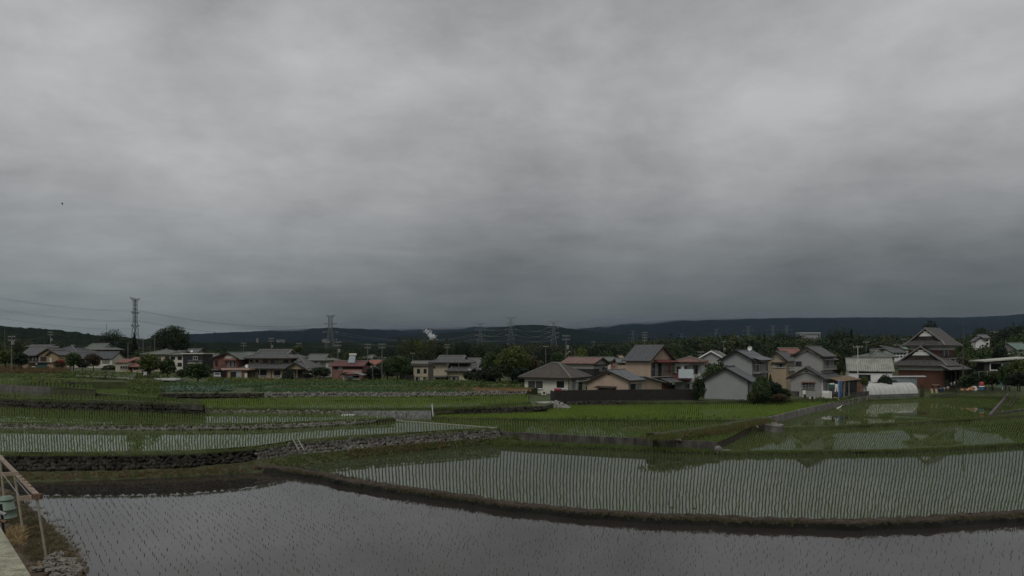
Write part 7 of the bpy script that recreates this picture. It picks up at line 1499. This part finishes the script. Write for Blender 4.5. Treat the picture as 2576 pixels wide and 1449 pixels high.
for x in (-.5, .6): MB().box(x - .05, x + .05, -.25, .25, -.2, .618).build('leg', M_DKWOOD, o)
for i, (X, lb) in enumerate(((1195, 'tan board leaning beside the tunnel end, left one'), (1262, 'tan board leaning beside the tunnel end, right one'))):
    o = MB().prism([(-.22, 0, 0), (.2, 0, 0), (.3, .35, .85), (-.15, .35, .85)], (0, .05, 0)).build('leaning_board', M_TAN); o.location = P(*rp(6, X, 1265), 131.5); tag(o, lb, 'board')
# left yard clutter
YC = [(922, 1140, 'red and white child seat shape hanging under the far left eave', M_REDP, .5, .9), (1028, 1225, 'white plastic pot at the far left garden, left one', M_WHP, .25, .7), (1100, 1232, 'white plastic pot at the far left garden, right one', M_WHP, .22, .8), (508, 1205, 'pale bundle lying on the grass before the far left house', M_WHP, .5, .3), (730, 1215, 'tan pot in the tall grass before the far left house', M_TAN, .25, .6), (550, 1165, 'white ball hanging before the dark porch at far left', M_WHP, .22, .4)]
for X, Y, lb, m_, r_, h_ in YC: drum(1, X, Y, 176, r_, h_, m_, lb, 'garden_pot', 'pot')
# steam plume
rs = np.random.default_rng(5); o = empty('steam_plume', P(1082, 852, 1500), 0, 'white puff of steam rising above the bamboo grove', 'steam'); k = 1500 / F
M_STEAM = bpy.data.materials.new('steam'); M_STEAM.use_nodes = True; t_ = M_STEAM.node_tree; t_.nodes.remove(t_.nodes['Principled BSDF'])
v_ = t_.nodes.new('ShaderNodeVolumePrincipled'); v_.inputs['Color'].default_value = (.98, .98, .98, 1); g_ = t_.nodes.new('ShaderNodeNewGeometry'); x_ = t_.nodes.new('ShaderNodeTexNoise'); x_.inputs['Scale'].default_value = .28; x_.inputs['Detail'].default_value = 4
r_ = t_.nodes.new('ShaderNodeMapRange'); r_.inputs[1].default_value = .40; r_.inputs[2].default_value = .62; r_.inputs[4].default_value = 1.1; t_.links.new(g_.outputs['Position'], x_.inputs['Vector']); t_.links.new(x_.outputs['Fac'], r_.inputs[0]); t_.links.new(r_.outputs[0], v_.inputs['Density']); t_.links.new(v_.outputs[0], t_.nodes['Material Output'].inputs['Volume']); base = MB(); ico = stone_meshes('puff', M_STEAM, 6, 21, .12)
vs = []; fs = []
def puff(x, y, z, r_):
    me = random.choice(ico); b = len(vs)
    for q in me.vertices: vs.append((x * k + q.co.x * r_ * k * 2, y * k + q.co.y * r_ * k * 2, z * k + q.co.z * r_ * k * 2))
    fs.extend([tuple(i + b for i in f.vertices) for f in me.polygons])
for i in range(170):
    t = rs.random(); x = -12 + 18 * (1 - t) ** .8 + rs.normal(0, 4.2 * (.5 + t)); z = t * 24 + rs.normal(0, 1); puff(x, rs.normal(0, 4), z, rs.uniform(.5, 2.2) * (1.15 - .4 * t))
for i in range(60): puff(rs.normal(6, 4), rs.normal(0, 3), rs.uniform(-2, 10), rs.uniform(1.0, 2.6))
cl_ = MB().add(vs, fs).build('cloud', M_STEAM, o, True); rm = cl_.modifiers.new('merge', 'REMESH'); rm.mode = 'VOXEL'; rm.voxel_size = .8 * k
# bird
o = empty('bird', P(157, 512, 40), 0, 'dark bird flying alone in the sky at left', 'bird'); k = 40 / F; M_BIRD = mat('dark bird', (.01, .01, .01), .8, .2, 5)
MB().cone((-4 * k, 0, -.5 * k), (-.5 * k, 0, 1.2 * k), .3 * k, 1.2 * k, 7).cone((-.5 * k, 0, 1.2 * k), (2.2 * k, .5 * k, 0), 1.2 * k, .3 * k, 7).build('body', M_BIRD, o)
MB().prism([(-1 * k, 0, 1.4 * k), (1.2 * k, 0, .8 * k), (2.2 * k, -2 * k, -3 * k), (1.4 * k, -2.5 * k, -5.5 * k)], (.2 * k, .15 * k, .1 * k)).build('wing', M_BIRD, o); MB().prism([(-1.5 * k, 0, 1.3 * k), (.5 * k, 0, 1.2 * k), (-.5 * k, 3 * k, 2.4 * k)], (.1 * k, .1 * k, .15 * k)).build('wing', M_BIRD, o)
